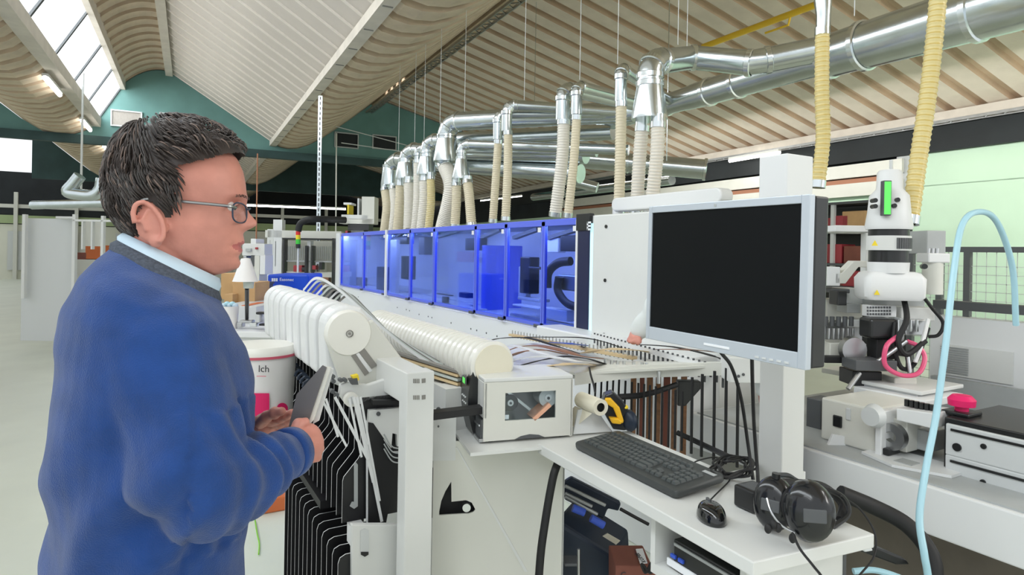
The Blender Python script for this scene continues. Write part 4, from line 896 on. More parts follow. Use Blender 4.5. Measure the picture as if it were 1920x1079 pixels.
MB().tube(spline([Vector((cm.x, cm.y, ZS + 0.012)) + _d * 0.047, onZ(1345, 925, ZS + 0.008), onZ(1365, 905, ZS + 0.005), onZ(1372, 892, ZS + 0.005)], 6), 0.0018, 6).build('cord', 'black_rubber', ms, smooth=True)
# black box
bp_ = onZ(1395, 958, ZS); bb = thing('speaker_box', 'small black box between mouse and keyboard cables', 'box', bp_)
MB().obox(Vector((bp_.x, bp_.y, ZS + 0.027)) + e2 * 0.03, e1, e2, Z_, 0.030, 0.032, 0.025).build('box_body', 'black_plastic', bb, bevel=0.005)
MB().obox(Vector((bp_.x, bp_.y, ZS + 0.050)) + e2 * 0.03, e1, e2, Z_, 0.022, 0.024, 0.003).build('box_top', 'dark_grey', bb, bevel=0.002)
# ear defenders
ed = thing('ear_defenders', 'pair of glossy black ear defenders with headband cable on the shelf', 'headset', onZ(1490, 1000, ZS))
def cup(px, py, dep, rx, rz, ry, axd, name='ear_cup'):
    c = at(px, py, dep); axd = Vector(axd).normalized(); s = axd.cross(Z_).normalized(); up = s.cross(axd)
    mb = MB(); prof = [(0.02, 1.0), (0.35, 0.97), (0.65, 0.86), (0.88, 0.62), (1.0, 0.25), (1.0, -0.2), (0.93, -0.5), (0.90, -0.75), (0.6, -0.85), (0.02, -0.85)]
    mb.loft([[c + axd * (ry * h) + s * (rx * r * cos(2 * pi * k / 28)) + up * (rz * r * sin(2 * pi * k / 28)) for k in range(28)] for r, h in prof])
    o = mb.build(name, 'cup_black', ed, smooth='all')
    MB().lathe(c - axd * (ry * 0.55), axd, [(rx * 0.92, -0.008), (rx * 1.02, -0.006), (rx * 1.02, 0.006), (rx * 0.92, 0.008)], 24).build('cushion', 'black_rubber', o, smooth=True)
    MB().obox(c + axd * (ry * 0.93), s, up, axd, rx * 0.45, rz * 0.22, 0.004).build('boss', 'dark_grey', o, bevel=0.002)
    return o
cup(1452, 944, 1.34, 0.042, 0.056, 0.034, -_d * 0.8 - _r * 0.6 + Z_ * 0.15)
cup(1517, 958, 1.27, 0.048, 0.060, 0.040, -_d * 0.9 - _r * 0.15 + Z_ * 0.1)
MB().tube(spline([at(1455, 892, 1.36), at(1478, 893, 1.40), at(1500, 905, 1.42), at(1550, 918, 1.42), at(1582, 935, 1.40), at(1590, 965, 1.38), at(1560, 990, 1.36)], 8), 0.006, 8).build('headband', 'black_plastic', ed, smooth=True)
MB().tube(spline([at(1466, 905, 1.35), at(1540, 912, 1.42), at(1578, 945, 1.42), at(1575, 975, 1.38)], 8), 0.009, 8).build('head_pad', 'black_rubber', ed, smooth=True)
MB().tube(spline([at(1438, 935, 1.28), at(1446, 960, 1.26), at(1465, 985, 1.25), at(1490, 1000, 1.24)], 6), 0.0025, 6).build('wire_yoke', 'steel', ed, smooth=True)
MB().cyl(at(1455, 899, 1.34), at(1456, 888, 1.34), 0.009, n=12).build('pivot', 'black_plastic', ed)
for px, py in ((1440, 992), (1450, 985), (1459, 990), (1486, 1010)): MB().ell(at(px, py, 1.25), 0.007, 0.007, 0.010).build('clip', 'black_rubber', ed, smooth=True)
tag(MB().tube(spline([at(1486, 1000, 1.24), at(1500, 1030, 1.20), at(1525, 1062, 1.15), at(1545, 1090, 1.10), at(1560, 1140, 1.1)], 6), 0.0025, 6).build('cable', 'black_rubber', smooth=True), 'thin black cable hanging from the ear defenders over the shelf edge', 'cable')
tag(MB().tube(spline([at(1575, 930, 1.40), at(1612, 955, 1.40), at(1640, 1000, 1.38), at(1638, 1045, 1.34), at(1610, 1082, 1.3), at(1590, 1120, 1.3)], 8), 0.0022, 6).build('cable', 'black_rubber', smooth=True), 'thin black cable arching right of the ear defenders', 'cable')
# monitor cables and tangle
tag(MB().tube(spline([at(1352, 662, 1.50), at(1372, 690, 1.56), at(1390, 750, 1.62), at(1402, 830, 1.66), at(1412, 900, 1.62)], 8), 0.0045, 7).build('cable', 'black_rubber', smooth=True), 'left black cable dropping from the monitor', 'cable')
tag(MB().tube(spline([at(1410, 672, 1.48), at(1411, 720, 1.55), at(1414, 800, 1.60), at(1420, 880, 1.60), at(1422, 912, 1.56)], 8), 0.0045, 7).build('cable', 'black_rubber', smooth=True), 'right black cable dropping straight from the monitor', 'cable')
random.seed(3); tp = []
for k in range(46):
    a = k * 0.9; rr = 26 + 10 * sin(k * 1.7); tp.append(onZ(1374 + rr * 1.35 * cos(a), 876 + rr * 0.62 * sin(a), ZS + 0.008 + 0.03 * random.random()))
tag(MB().tube(spline(tp, 5), 0.0032, 6).build('cable_tangle', 'black_rubber', smooth=True), 'tangled heap of black cables behind the keyboard', 'cable')
tag(MB().tube(spline([onZ(1295, 872, ZS + 0.02), onZ(1310, 864, ZS + 0.03), onZ(1340, 858, ZS + 0.015), onZ(1362, 866, ZS + 0.01)], 6), 0.002, 6).build('cable', 'black_rubber', smooth=True), 'keyboard cord running into the cable heap', 'cable')
tag(MB().tube(spline([at(1270, 812, 2.3), at(1300, 826, 2.25), at(1340, 845, 2.1), at(1375, 862, 1.8)], 6), 0.010, 8).build('cable', 'black_rubber', smooth=True), 'thick black cable behind the shelf under the rods', 'cable')

# ================================================================== COMB TRAY WITH EDGING STRIPS
ct = thing('strip_feed_table', 'cream feed tray with comb rails leading edging strips into the machine', 'feed table', at(1250, 720, 2.3))
ZT = 1.13
front = [(1078, 712), (1180, 699), (1280, 695), (1362, 692)]
FP = [at(x, y, dd) for (x, y), dd in zip(front, (2.28, 2.26, 2.22, 2.15))]
fs = spline(FP, 5)
mb = MB()
mb.loft([[p + Z_ * 0.022, p - Z_ * 0.022, p - Z_ * 0.022 + _d * 0.018, p + Z_ * 0.022 + _d * 0.018] for p in fs]); mb.build('front_rim', 'cream_paint', ct)
bk = [at(990, 684, 2.75), at(1110, 640, 3.05), at(1240, 668, 2.75), at(1345, 690, 2.35)]
mb = MB(); tp_ = [at(1078, 700, 2.29), at(1362, 684, 2.17), at(1345, 678, 2.4), at(1200, 678, 2.5), at(1000, 684, 2.6)]
n = 5; mb.add([p + Z_ * 0 for p in tp_] + [p - Z_ * 0.008 for p in tp_], [tuple(range(n)), tuple(reversed(range(n, 2 * n)))] + [(i, (i + 1) % n, n + (i + 1) % n, n + i) for i in range(n)])
mb.build('tray_plate', 'cream_paint', ct)
poly = [onZ(x, y, 1.09) for x, y in ((900, 652), (1112, 634), (1360, 690), (1078, 705), (960, 690))]
n = 5; mb = MB(); mb.add(poly + [p - Z_ * 0.012 for p in poly], [tuple(range(n)), tuple(reversed(range(n, 2 * n)))] + [(i, (i + 1) % n, n + (i + 1) % n, n + i) for i in range(n)])
mb.build('deck', 'white_paint', ct)
# comb rail from the machine corner to the tray's right end, with pins
ra, rb_ = at(1112, 630, 3.15), at(1362, 697, 2.16)
MB().bar(ra, rb_, 0.022, 0.018).build('comb_rail', 'white_bright', ct)
ra2, rb2 = at(958, 628, 3.3), at(1190, 672, 2.55)
MB().bar(ra2, rb2, 0.03, 0.012).build('comb_rail', 'beige_strip', ct)
for k in range(30):
    c = ra.lerp(rb_, (k + 0.5) / 30); MB().cyl(c + Z_ * 0.016, c - Z_ * (0.035 + 0.012 * (k % 3)), 0.0045, n=6).build('comb_pin', 'dark_grey', ct)
for k in range(34):
    c = ra2.lerp(rb2, (k + 0.5) / 34); MB().cyl(c + Z_ * 0.024, c - Z_ * 0.012, 0.0035, n=6).build('comb_pin', 'grey_paint', ct)
for px, py, dd in ((1135, 684, 2.45), (1147, 686, 2.42), (1158, 687, 2.40), (1170, 688, 2.38), (1188, 689, 2.36), (1204, 691, 2.33), (1212, 692, 2.32), (1235, 708, 2.22)):
    c = at(px, py, dd); MB().cyl(c - Z_ * 0.022, c + Z_ * 0.022, 0.0065, n=10).build('guide_pin', 'aluminium', ct, smooth=True)
c = at(1392, 690, 2.12); MB().obox(c, _r, _d, Z_, 0.058, 0.05, 0.042).build('end_bracket', 'white_paint', ct, bevel=0.003)
for px, py in ((1385, 706), (1394, 703), (1380, 712)): c = at(px, py, 2.068); MB().cyl(c, c + _d * 0.01, 0.005, n=10).build('screw', 'dark_grey', ct)
# edging strips
def strip_band(pts, w, mt, label):
    sp = spline(pts, 8); mb = MB(); ring = []
    for i, p in enumerate(sp):
        t = (sp[min(i + 1, len(sp) - 1)] - sp[max(i - 1, 0)]).normalized(); s = t.cross(Z_).normalized(); 
        ring.append([p + s * w, p - s * w, p - s * w - Z_ * 0.003, p + s * w - Z_ * 0.003])
    mb.loft(ring); return tag(mb.build('edging_strip', mt, smooth=True), label, 'edging strip', 'edging strips on the feed table')
def S(L, d0, d1):
    out = []; n = len(L) - 1
    for i, (x, y) in enumerate(L): out.append(onZ(x, y, 1.125 + 0.05 * sin(pi * i / n)))
    return out
strip_band(S([(905, 642), (940, 634), (990, 634), (1040, 648), (1085, 662)], 2.9, 2.7), 0.010, 'black_rubber', 'upper black strip arching over the white body')
strip_band(S([(985, 632), (1040, 632), (1090, 633), (1130, 640), (1165, 652)], 3.1, 2.8), 0.008, 'black_rubber', 'thin black strip under the blue windows')
strip_band(S([(945, 660), (975, 650), (1010, 648), (1050, 656), (1095, 668), (1130, 672)], 2.75, 2.6), 0.020, 'brown_strip', 'broad brown strip in the middle of the feed table')
strip_band(S([(955, 668), (985, 658), (1020, 656), (1060, 664)], 2.65, 2.6), 0.012, 'brown_strip', 'narrow brown strip in front of the broad brown one')
strip_band(S([(980, 684), (1020, 674), (1060, 668), (1100, 672), (1133, 682)], 2.55, 2.45), 0.012, 'black_rubber', 'lower black strip near the clear rolls')
strip_band(S([(1095, 662), (1130, 655), (1180, 655), (1230, 662)], 2.75, 2.6), 0.022, 'beige_strip', 'pale beige strip beside the comb rail')
strip_band(S([(1230, 655), (1290, 655), (1340, 660)], 2.8, 2.6), 0.022, 'brown_strip', 'orange brown strip under the monitor')
strip_band(S([(1170, 645), (1260, 650), (1340, 668), (1365, 680)], 2.9, 2.4), 0.010, 'black_rubber', 'dark strip running under the monitor')
strip_band(S([(1035, 642), (1070, 644), (1100, 648)], 3.0, 2.9), 0.016, 'tool_blue', 'short blue strip below the last window')
strip_band(S([(900, 655), (960, 648), (1030, 666), (1090, 676)], 2.7, 2.5), 0.012, 'white_bright', 'white strip between the brown and black ones')
strip_band(S([(940, 680), (1010, 668), (1080, 676), (1120, 682)], 2.55, 2.4), 0.014, 'white_bright', 'white strip in front of the brown ones')
strip_band(S([(985, 692), (1060, 682), (1110, 684)], 2.45, 2.4), 0.016, 'beige_strip', 'cream strip just behind the label printer')
# hanging rods below the tray
rg = 'dark rods under the feed tray'; ORD = 'first second third fourth fifth sixth seventh eighth ninth tenth eleventh twelfth thirteenth fourteenth fifteenth sixteenth'.split()
for k, px in enumerate((1105, 1116, 1127, 1138, 1149, 1160, 1172, 1184, 1196, 1207, 1218, 1229, 1241, 1254, 1266, 1279, 1297, 1316, 1339, 1361, 1383)):
    dd = 2.45 - 0.018 * k; ytop = 714 if px < 1300 else 712 - (px - 1300) * 0.25
    q_t = at(px + 1, ytop - (6 if px > 1290 else 0), dd); q_t.z = 1.079 if px < 1290 else q_t.z; o = MB().tube([q_t, at(px - 1, 792 + (px - 1100) * 0.30 if px > 1180 else 760, dd)], 0.0042 if px < 1290 else 0.0052, 6).build('hanging_bar', 'black_rubber', smooth=True)
    tag(o, 'dark rod under the feed tray, ' + ORD[k] + ' to the right of the label tube' if px < 1290 else 'free standing dark rod before the white side panel, ' + ORD[k - 16] + ' from the left', 'rod', rg if px < 1290 else 'free dark rods before the white panel')
for k, (px, w, y1) in enumerate(((1186, 10, 820), (1202, 8, 835), (1216, 11, 850), (1232, 9, 855), (1248, 12, 862), (1262, 10, 868), (1280, 11, 860))):
    lo_ = at(px, y1, 2.62 + 0.02 * k); c = Vector((lo_.x, lo_.y, (lo_.z + 1.077) / 2)); o = MB().obox(c, _r, _d, Z_, w / 2 * 2.62 / F, 0.006, (1.077 - lo_.z) / 2).build('wood_offcut', 'brown_wood' if k % 3 != 1 else 'cardboard_red')
    tag(o, 'brown upright strip offcut behind the dark rods, ' + ORD[k] + ' from the left', 'offcut', 'upright offcuts behind the rods')
cp = thing('clamp_lever', 'dark angled lever under the feed tray before the white panel', 'lever', at(1290, 735, 2.5))
MB().prism([(0, 0), (0.09, 0), (0.09, -0.03), (0.03, -0.10), (0, -0.10)], at(1272, 715, 2.5), _r, Z_, _d, 0.04).build('lever_body', 'black_plastic', cp, bevel=0.004)
MB().tube(spline([at(1268, 722, 2.4), at(1230, 735, 2.35), at(1200, 742, 2.3), at(1160, 745, 2.25)], 5), 0.011, 8).build('lever_arm', 'black_rubber', cp, smooth=True)

# ================================================================== PRINTER AND CABINET
pd = Vector((sin(radians(102.3)), cos(radians(102.3)), 0)); pn = Vector((-pd.y, pd.x, 0))
if pn.dot(_d) < 0: pn = -pn
ZP = 0.962
P0 = onZ(906, 834, ZP); 
def plen(px):   # distance along pd until photo column px
    v = ray(px, 800); lo, hi = 0, 1
    for _ in range(40):
        mid = (lo + hi) / 2; q = P0 + pd * mid - CAM
        u = q.dot(RR) / q.dot(_d) * F + PX0
        if u < px: lo = mid
        else: hi = mid
    return lo
pL = plen(1073); pH = (834 - 711) / F * P0.dot(_d) * 1.0; pWd = 0.20
pr = thing('label_printer', 'boxy white label printer with a small window showing ribbon rolls', 'printer', P0)
def pb(a0, a1, b0, b1, c0, c1, mt, name, parent=pr, bev=0.003): return MB().obox(P0 + pd * ((a0 + a1) / 2) + pn * ((b0 + b1) / 2) + Z_ * ((c0 + c1) / 2), pd, pn, Z_, abs(a1 - a0) / 2, abs(b1 - b0) / 2, abs(c1 - c0) / 2).build(name, mt, parent, bevel=bev)
wx0, wx1 = plen(946), plen(1041); wz0, wz1 = pH * 0.335, pH * 0.765
# casing with a real window opening
pb(0, pL, 0.012, pWd, 0.004, 0.014, 'cream_paint', 'bottom'); pb(0, pL, 0, pWd, pH - 0.012, pH, 'white_paint', 'lid'); pb(0.0, pL, pWd - 0.01, pWd, 0.004, pH, 'cream_paint', 'back')
pb(pL - 0.01, pL, 0, pWd, 0.004, pH - 0.012, 'cream_paint', 'rear_end'); pb(0, 0.012, 0.0, pWd, pH * 0.38, pH - 0.012, 'white_paint', 'front_end')
pdr = MB()
for a0, a1, c0, c1 in ((0, wx0, 0.008, pH - 0.012), (wx1, pL, 0.008, pH - 0.012), (wx0, wx1, 0.008, wz0), (wx0, wx1, wz1, pH - 0.012)):
    pdr.obox(P0 + pd * ((a0 + a1) / 2) + pn * 0.004 + Z_ * ((c0 + c1) / 2), pd, pn, Z_, (a1 - a0) / 2, 0.004, (c1 - c0) / 2)
dr_ = pdr.build('side_door', 'cream_paint', pr)
pb(wx0, wx1, 0.004, 0.006, wz0, wz1, 'clear_pane', 'window', dr_, 0)
pb(0.02, pL - 0.02, 0.10, 0.104, 0.02, pH - 0.02, 'grey_paint', 'inner_wall')
def roll(a, c, r, w, mt, mi2, name):
    cc = P0 + pd * a + pn * 0.018 + Z_ * c
    o = MB().lathe(cc, -pn, [(0.0, 0.0), (0.0, 0.0), (r, 0.0), (r, -w), (0, -w)], 26).build(name, mt, pr, smooth=True)
    MB().lathe(cc, -pn, [(0, 0.004), (r * 0.38, 0.004), (r * 0.38, 0), (0, 0)], 20).build('hub', mi2, o, smooth=True); MB().lathe(cc, -pn, [(0, 0.007), (r * 0.15, 0.007), (r * 0.15, 0), (0, 0)], 12).build('axle', 'dark_grey', o)
    return o
roll(wx0 + 0.022, (wz0 + wz1) / 2 + 0.008, 0.026, 0.06, 'black_plastic', 'light_grey', 'ribbon_roll'); roll(wx1 - 0.020, wz1 - 0.026, 0.030, 0.06, 'light_grey', 'white_bright', 'ribbon_roll')
MB().obox(P0 + pd * (wx1 - 0.045) + pn * 0.03 + Z_ * (wz0 + 0.02), (pd + Z_ * 0.8).normalized(), pn, (Z_ - pd * 0.8).normalized(), 0.035, 0.03, 0.006).build('platen', 'orange_paper', pr)
MB().obox(P0 + pd * (wx0 + 0.05) + pn * 0.05 + Z_ * (wz1 - 0.03), (pd - Z_ * 0.8).normalized(), pn, (Z_ + pd * 0.8).normalized(), 0.05, 0.03, 0.004).build('print_head', 'aluminium', pr)
pb(wx0 + 0.002, wx0 + 0.016, 0.010, 0.012, wz0 + 0.002, wz0 + 0.016, 'white_ink', 'sticker')
# front panel with display (black, bulging towards the operator)
mb = MB(); prof = []
for k in range(9):
    t = k / 8; prof.append((-0.012 - 0.020 * sin(pi * t), pH * (0.04 + 1.10 * t)))
ring = [[P0 + pd * x + pn * b + Z_ * z for b in (0.075, 0.19)] for x, z in prof]; ring2 = [[P0 + pd * 0.0 + pn * b + Z_ * z for b in (0.19, 0.075)] for x, z in prof]
mb.loft([[a[0], a[1], b[0], b[1]] for a, b in zip(ring, ring2)]); mb.build('control_panel', 'black_plastic', pr, smooth=True)
pb(-0.034, -0.030, 0.10, 0.15, pH * 0.80, pH * 0.93, 'dark_grey', 'display_frame'); pb(-0.036, -0.033, 0.11, 0.14, pH * 0.82, pH * 0.91, 'lcd_green', 'display')
for k in range(3): pb(-0.037, -0.030, 0.10 + 0.02 * k, 0.108 + 0.02 * k, pH * 0.60, pH * 0.63, 'light_grey', 'button')
for k in range(3): pb(-0.035, -0.028, 0.10 + 0.02 * k, 0.108 + 0.02 * k, pH * 0.50, pH * 0.53, 'light_grey', 'button')
pb(-0.006, 0.03, 0.01, 0.10, pH * 0.06, pH * 0.36, 'dark_grey', 'label_exit'); pb(-0.01, 0.0, 0.02, 0.09, pH * 0.24, pH * 0.28, 'aluminium', 'tear_bar'); pb(-0.012, 0.01, 0.005, 0.10, 0.004, pH * 0.08, 'steel', 'exit_tray')
for k, (a, b) in enumerate(((0.03, 0.03), (pL - 0.03, 0.03), (0.03, pWd - 0.03), (pL - 0.03, pWd - 0.03))): MB().cyl(P0 + pd * a + pn * b, P0 + pd * a + pn * b + Z_ * 0.008, 0.01, n=10).build('foot', 'black_rubber', pr)
MB().prism([(0, 0), (0.10, 0), (0.08, 0.009), (0.05, 0.013), (0.02, 0.009)], P0 + pd * (pL * 0.34) - pn * 0.0012 + Z_ * 0.008, pd, Z_, -pn, -0.001).build('door_recess', 'dark_grey', dr_)
# cabinet carrying the printer
cb = thing('machine_cabinet', 'tall white sheet metal cabinet under the label printer', 'cabinet', Vector((P0.x, P0.y + 0.1, 0)))
top = [(818, 764), (882, 850), (1060, 834), (1150, 812), (1120, 770), (900, 745)]
TP = [onZ(x, y, ZP) for x, y in top]; n = len(TP)
mb = MB(); mb.add(TP + [p - Z_ * 0.010 for p in TP], [tuple(range(n)), tuple(reversed(range(n, 2 * n)))] + [(i, (i + 1) % n, n + (i + 1) % n, n + i) for i in range(n)]); mb.build('top_sheet', 'white_paint', cb)
C0 = at(812, 900, 1.98); C1 = at(1058, 900, 2.02); C0.z = 0; C1.z = 0
fx = (C1 - C0).normalized(); fn = Vector((-fx.y, fx.x, 0)); fn = fn if fn.dot(_d) > 0 else -fn; fw = (C1 - C0).length
# front sheet with a cut out slot: outline built from strips round the opening
sz0, sz1 = at(850, 968, 1.98).z, at(850, 905, 1.98).z; s0, s1 = (at(824, 930, 1.98) - C0).dot(fx), (at(892, 930, 1.98) - C0).dot(fx)
mb = MB()
def fpan(a0, a1, z0, z1): mb.obox(C0 + fx * ((a0 + a1) / 2) + fn * 0.003 + Z_ * ((z0 + z1) / 2), fx, fn, Z_, (a1 - a0) / 2, 0.003, (z1 - z0) / 2)
fpan(0, s0, 0, ZP - 0.012); fpan(s1, fw, 0, ZP - 0.012); fpan(s0, s1, 0, sz0); fpan(s0, s1, sz1, ZP - 0.012)
fs_ = mb.build('front_sheet', 'cream_paint', cb)
# webs that give the opening its curved L shape
q = 0.035
mb = MB()
mb.prism([(s0, sz1), (s0, sz0 + 0.012), (s0 + 0.006, sz0 + 0.045), (s0 + 0.018, sz0 + 0.075), (s0 + 0.036, sz1)], C0 + fn * 0.006, fx, Z_, -fn, 0.006)
mb.prism([(s0 + 0.036, sz1), (s0 + 0.038, sz0 + 0.042), (s1 - 0.03, sz0 + 0.046), (s1 - 0.012, sz0 + 0.038), (s1 - 0.004, sz0 + 0.024), (s1, sz0 + 0.016), (s1, sz1)], C0 + fn * 0.006, fx, Z_, -fn, 0.006)
mb.prism([(s1, sz0), (s1, sz0 + 0.016), (s1 - 0.006, sz0 + 0.008), (s1 - 0.02, sz0 + 0.004), (s0, sz0)], C0 + fn * 0.006, fx, Z_, -fn, 0.006)
mb.build('slot_web', 'cream_paint', fs_)
MB().obox(C0 + fx * ((s0 + s1) / 2) + fn * 0.05 + Z_ * ((sz0 + sz1) / 2), fx, fn, Z_, 0.09, 0.003, 0.08).build('slot_dark', 'black_rubber', cb)
c = C0 + fx * (s1 - 0.028) + Z_ * (sz0 + 0.026); MB().cyl(c - fn * 0.012, c + fn * 0.05, 0.013, n=16).build('pin', 'aluminium', cb, smooth=True)
MB().obox(C0 + fx * (fw - 0.002) + fn * 0.25 + Z_ * (ZP / 2 - 0.006), fx, fn, Z_, 0.003, 0.25, ZP / 2 - 0.006).build('side_sheet', 'white_paint', cb)
MB().prism([(0, 0), (0.004, 0.0), (0.235, -0.40), (0.225, -0.40)], C0 + fx * 0.07 - fn * 0.0 + Z_ * (ZP - 0.03), fx, Z_, -fn, 0.004).build('fold_line', 'white_paint', cb)
for (px, py) in ((822, 768), (822, 785), (822, 800)): c = at(px, py, 1.97); MB().cyl(c - fn * 0.004, c + fn * 0.002, 0.007 if py < 775 else 0.003, n=12).build('screw', 'dark_grey', cb)
MB().obox(at(828, 815, 1.99), fx, fn, Z_, 0.045, 0.01, 0.16 * 0.5).build('rear_plate', 'white_paint', cb)
tag(MB().tube(spline([at(1046, 868, 1.90), at(1036, 900, 1.88), at(1022, 980, 1.86), at(1012, 1060, 1.85), at(1005, 1200, 1.85)], 6), 0.0125, 10).build('power_cable', 'black_rubber', smooth=True), 'thick black cable running down the cream cabinet front', 'cable')
# things right of the printer: label core, label strip, metal bracket, tape tool
lr = thing('label_core', 'cream cardboard tube hanging a label web beside the printer', 'cardboard tube', at(1108, 790, 2.02))
MB().lathe(at(1090, 750, 2.10), at(1120, 762, 2.0) - at(1090, 750, 2.10), [(0.014, 0), (0.026, 0), (0.026, 0.13), (0.014, 0.13)], 24).build('tube', 'label_paper', lr, smooth=True)
c = at(1121, 763, 1.995); MB().lathe(c, at(1120, 762, 2.0) - at(1090, 750, 2.10), [(0, -0.01), (0.022, -0.01), (0.022, 0.0), (0, 0.0)], 20).build('bore', 'black_rubber', lr)
mb = MB(); a, b, c, d3 = at(1078, 802, 2.05), at(1110, 776, 2.0), at(1078, 762, 2.12), at(1060, 790, 2.15); mb.add([a, b, c, d3, a + _d * .004, b + _d * .004, c + _d * .004, d3 + _d * .004], [(0, 1, 2, 3), (7, 6, 5, 4), (0, 4, 5, 1), (1, 5, 6, 2), (2, 6, 7, 3), (3, 7, 4, 0)]); mb.build('label_web', 'label_paper', lr)
br_ = thing('metal_bracket', 'tilted grey metal bracket behind the keyboard\'s left corner', 'bracket', at(1110, 815, 1.98))
mb = MB(); mb.prism([(0, 0), (0.135, 0.0), (0.09, 0.085), (0.03, 0.075)], at(1075, 815, 2.02), pd, (Z_ * 0.9 + pn * 0.43).normalized(), pn, 0.008); mb.build('bracket_sheet', 'light_grey', br_)
tg = thing('strapping_tool', 'black and yellow hand held power tool standing beside the label tube', 'power tool', at(1160, 800, 2.05))
TQ = lambda x, y, d_=2.05: at(x, y, d_)
def slab(pxs, dep, th, mt, name, parent, bev=0.004, dv=None):
    P = [at(x, y, dep) for x, y in pxs]; n = len(P); mb = MB()
    mb.add(P + [p + (dv or _d) * th for p in P], [tuple(range(n)), tuple(reversed(range(n, 2 * n)))] + [(i, (i + 1) % n, n + (i + 1) % n, n + i) for i in range(n)]); return mb.build(name, mt, parent, bevel=bev)
slab([(1135, 742), (1150, 736), (1168, 752), (1182, 775), (1190, 775), (1192, 805), (1170, 808), (1150, 806), (1138, 785), (1128, 762)], 2.05, 0.05, 'black_plastic', 'tool_body', tg)
slab([(1136, 748), (1146, 748), (1162, 765), (1170, 790), (1168, 796), (1158, 785), (1150, 766), (1134, 756)], 2.035, 0.03, 'tool_yellow', 'tool_grip', tg)
slab([(1142, 784), (1160, 786), (1168, 792), (1164, 797), (1148, 795)], 2.03, 0.03, 'tool_yellow', 'battery_band', tg)
MB().ell(TQ(1181, 790), 0.022, 0.03, 0.034).build('motor_cap', 'tool_navy', tg, smooth=True); MB().ell(TQ(1172, 764, 2.06), 0.01, 0.012, 0.008).build('trigger', 'warn_yellow', tg, smooth=True)
tag(MB().tube(spline([at(1105, 690, 2.2), at(1108, 705, 2.15), at(1113, 722, 2.1), at(1116, 738, 2.08)], 4), 0.0035, 6).build('antenna_wire', 'black_rubber', smooth=True), 'short black wire sticking up behind the printer', 'wire')
# ================================================================== UNDER THE SHELF
nt_ = thing('case_machine', 'dark navy machine housing with blue hoses under the shelf', 'machine', at(1110, 1060, 2.2))
slab([(1040, 975), (1148, 1042), (1152, 1120), (1040, 1120)], 2.15, 0.21, 'tool_navy', 'housing', nt_, 0.012, dv=_d + _r * 0.45)
slab([(1059, 905), (1072, 897), (1165, 945), (1160, 960), (1140, 955), (1132, 975), (1058, 938)], 2.25, 0.03, 'tool_navy', 'upper_arm', nt_, 0.006)
for (a, b, m_) in (((1074, 953), (1096, 962), 'tool_blue'), ((1108, 972), (1132, 986), 'tool_blue')): MB().cyl(at(*a, 2.12), at(*b, 2.12), 0.013, n=14).build('blue_knob', m_, nt_, smooth=True)
for (a, b) in (((1060, 912), (1135, 948)), ((1060, 926), (1110, 950)), ((1060, 932), (1120, 965))): MB().cyl(at(*a, 2.2), at(*b, 2.2), 0.006, n=8).build('steel_rod', 'steel', nt_, smooth=True)
slab([(1127, 1008), (1139, 1001), (1163, 1015), (1152, 1025)], 2.22, 0.004, 'label_paper', 'paper_label', nt_, 0)
MB().tube(spline([at(1163, 955, 2.2), at(1190, 970, 2.2), at(1216, 984, 2.2)], 5), 0.006, 8).build('cable', 'black_rubber', nt_, smooth=True)
bx_ = thing('carton_box', 'reddish brown carton with printed lettering under the shelf', 'carton', at(1190, 1110, 1.95))
slab([(1154, 1062), (1222, 1062), (1262, 1150), (1154, 1160)], 1.95, 0.14, 'cardboard_red', 'carton_body', bx_)
zc_ = at(1180, 1062, 1.95).z + 0.0035; lbp = [onZ(x, y, zc_) for x, y in ((1192, 1030), (1205, 1029), (1214, 1056), (1200, 1057))]
MB().add(lbp + [p - Z_ * 0.002 for p in lbp], [(0, 1, 2, 3), (7, 6, 5, 4), (0, 4, 5, 1), (1, 5, 6, 2), (2, 6, 7, 3), (3, 7, 4, 0)]).build('label_strip', 'white_ink', bx_)
text('KOMBI', 'lettering', 0.020, onZ(1212, 1055, zc_ + 0.0005), _d - _r * 0.2, -_r - _d * 0.2, 'ink', bx_, 0.0004)
text('C', 'lettering', 0.026, at(1163, 1084, 1.945), _r, Z_, 'ink', bx_, 0.0004)
sl_k = thing('wire_stand', 'low grey wire stand at the foot of the cabinet', 'stand', at(1075, 1079, 2.05))
MB().cyl(at(1085, 1030, 2.05), at(1085, 1100, 2.05), 0.005, n=8).build('stand_post', 'steel', sl_k); slab([(1058, 1058), (1085, 1058), (1085, 1064), (1058, 1064)], 2.05, 0.06, 'dark_grey', 'stand_tray', sl_k)
tg2 = MB().tube(spline([at(1205 + 8 * cos(k * 1.3) + k * 2.5, 1066 + 9 * sin(k * 1.9), 1.88) for k in range(16)], 5), 0.0045, 6).build('cable_tangle', 'black_rubber', smooth=True); tag(tg2, 'tangle of black cables inside the red brown carton', 'cable')
# floor hose and conduit at the lower right
tag(MB().tube(spline([at(1575, 925, 1.95), at(1640, 952, 1.95), at(1700, 985, 1.92), at(1742, 1035, 1.88), at(1752, 1090, 1.85), at(1745, 1200, 1.8), at(1740, 1450, 1.8)], 8), 0.024, 10).build('floor_hose', 'black_rubber', smooth=True), 'thick black hose curving down under the infeed beam at the lower right', 'hose')
pw = thing('power_strip', 'black power strip with white sockets on the floor behind the tray', 'power strip', onZ(1660, 1035, 0.45))
slab([(1612, 1028), (1636, 1024), (1700, 1052), (1706, 1060), (1680, 1060), (1616, 1036)], 1.9, 0.03, 'black_plastic', 'strip_body', pw); slab([(1615, 1030), (1634, 1027), (1638, 1034), (1622, 1037)], 1.895, 0.01, 'white_bright', 'socket', pw)
tag(MB().tube(spline([at(1600, 1072, 1.85), at(1640, 1070, 1.85), at(1690, 1085, 1.85), at(1740, 1110, 1.85)], 6), 0.009, 8).build('air_hose', 'air_hose', smooth=True), 'pale blue hose lying low under the shelf\'s right end', 'hose')
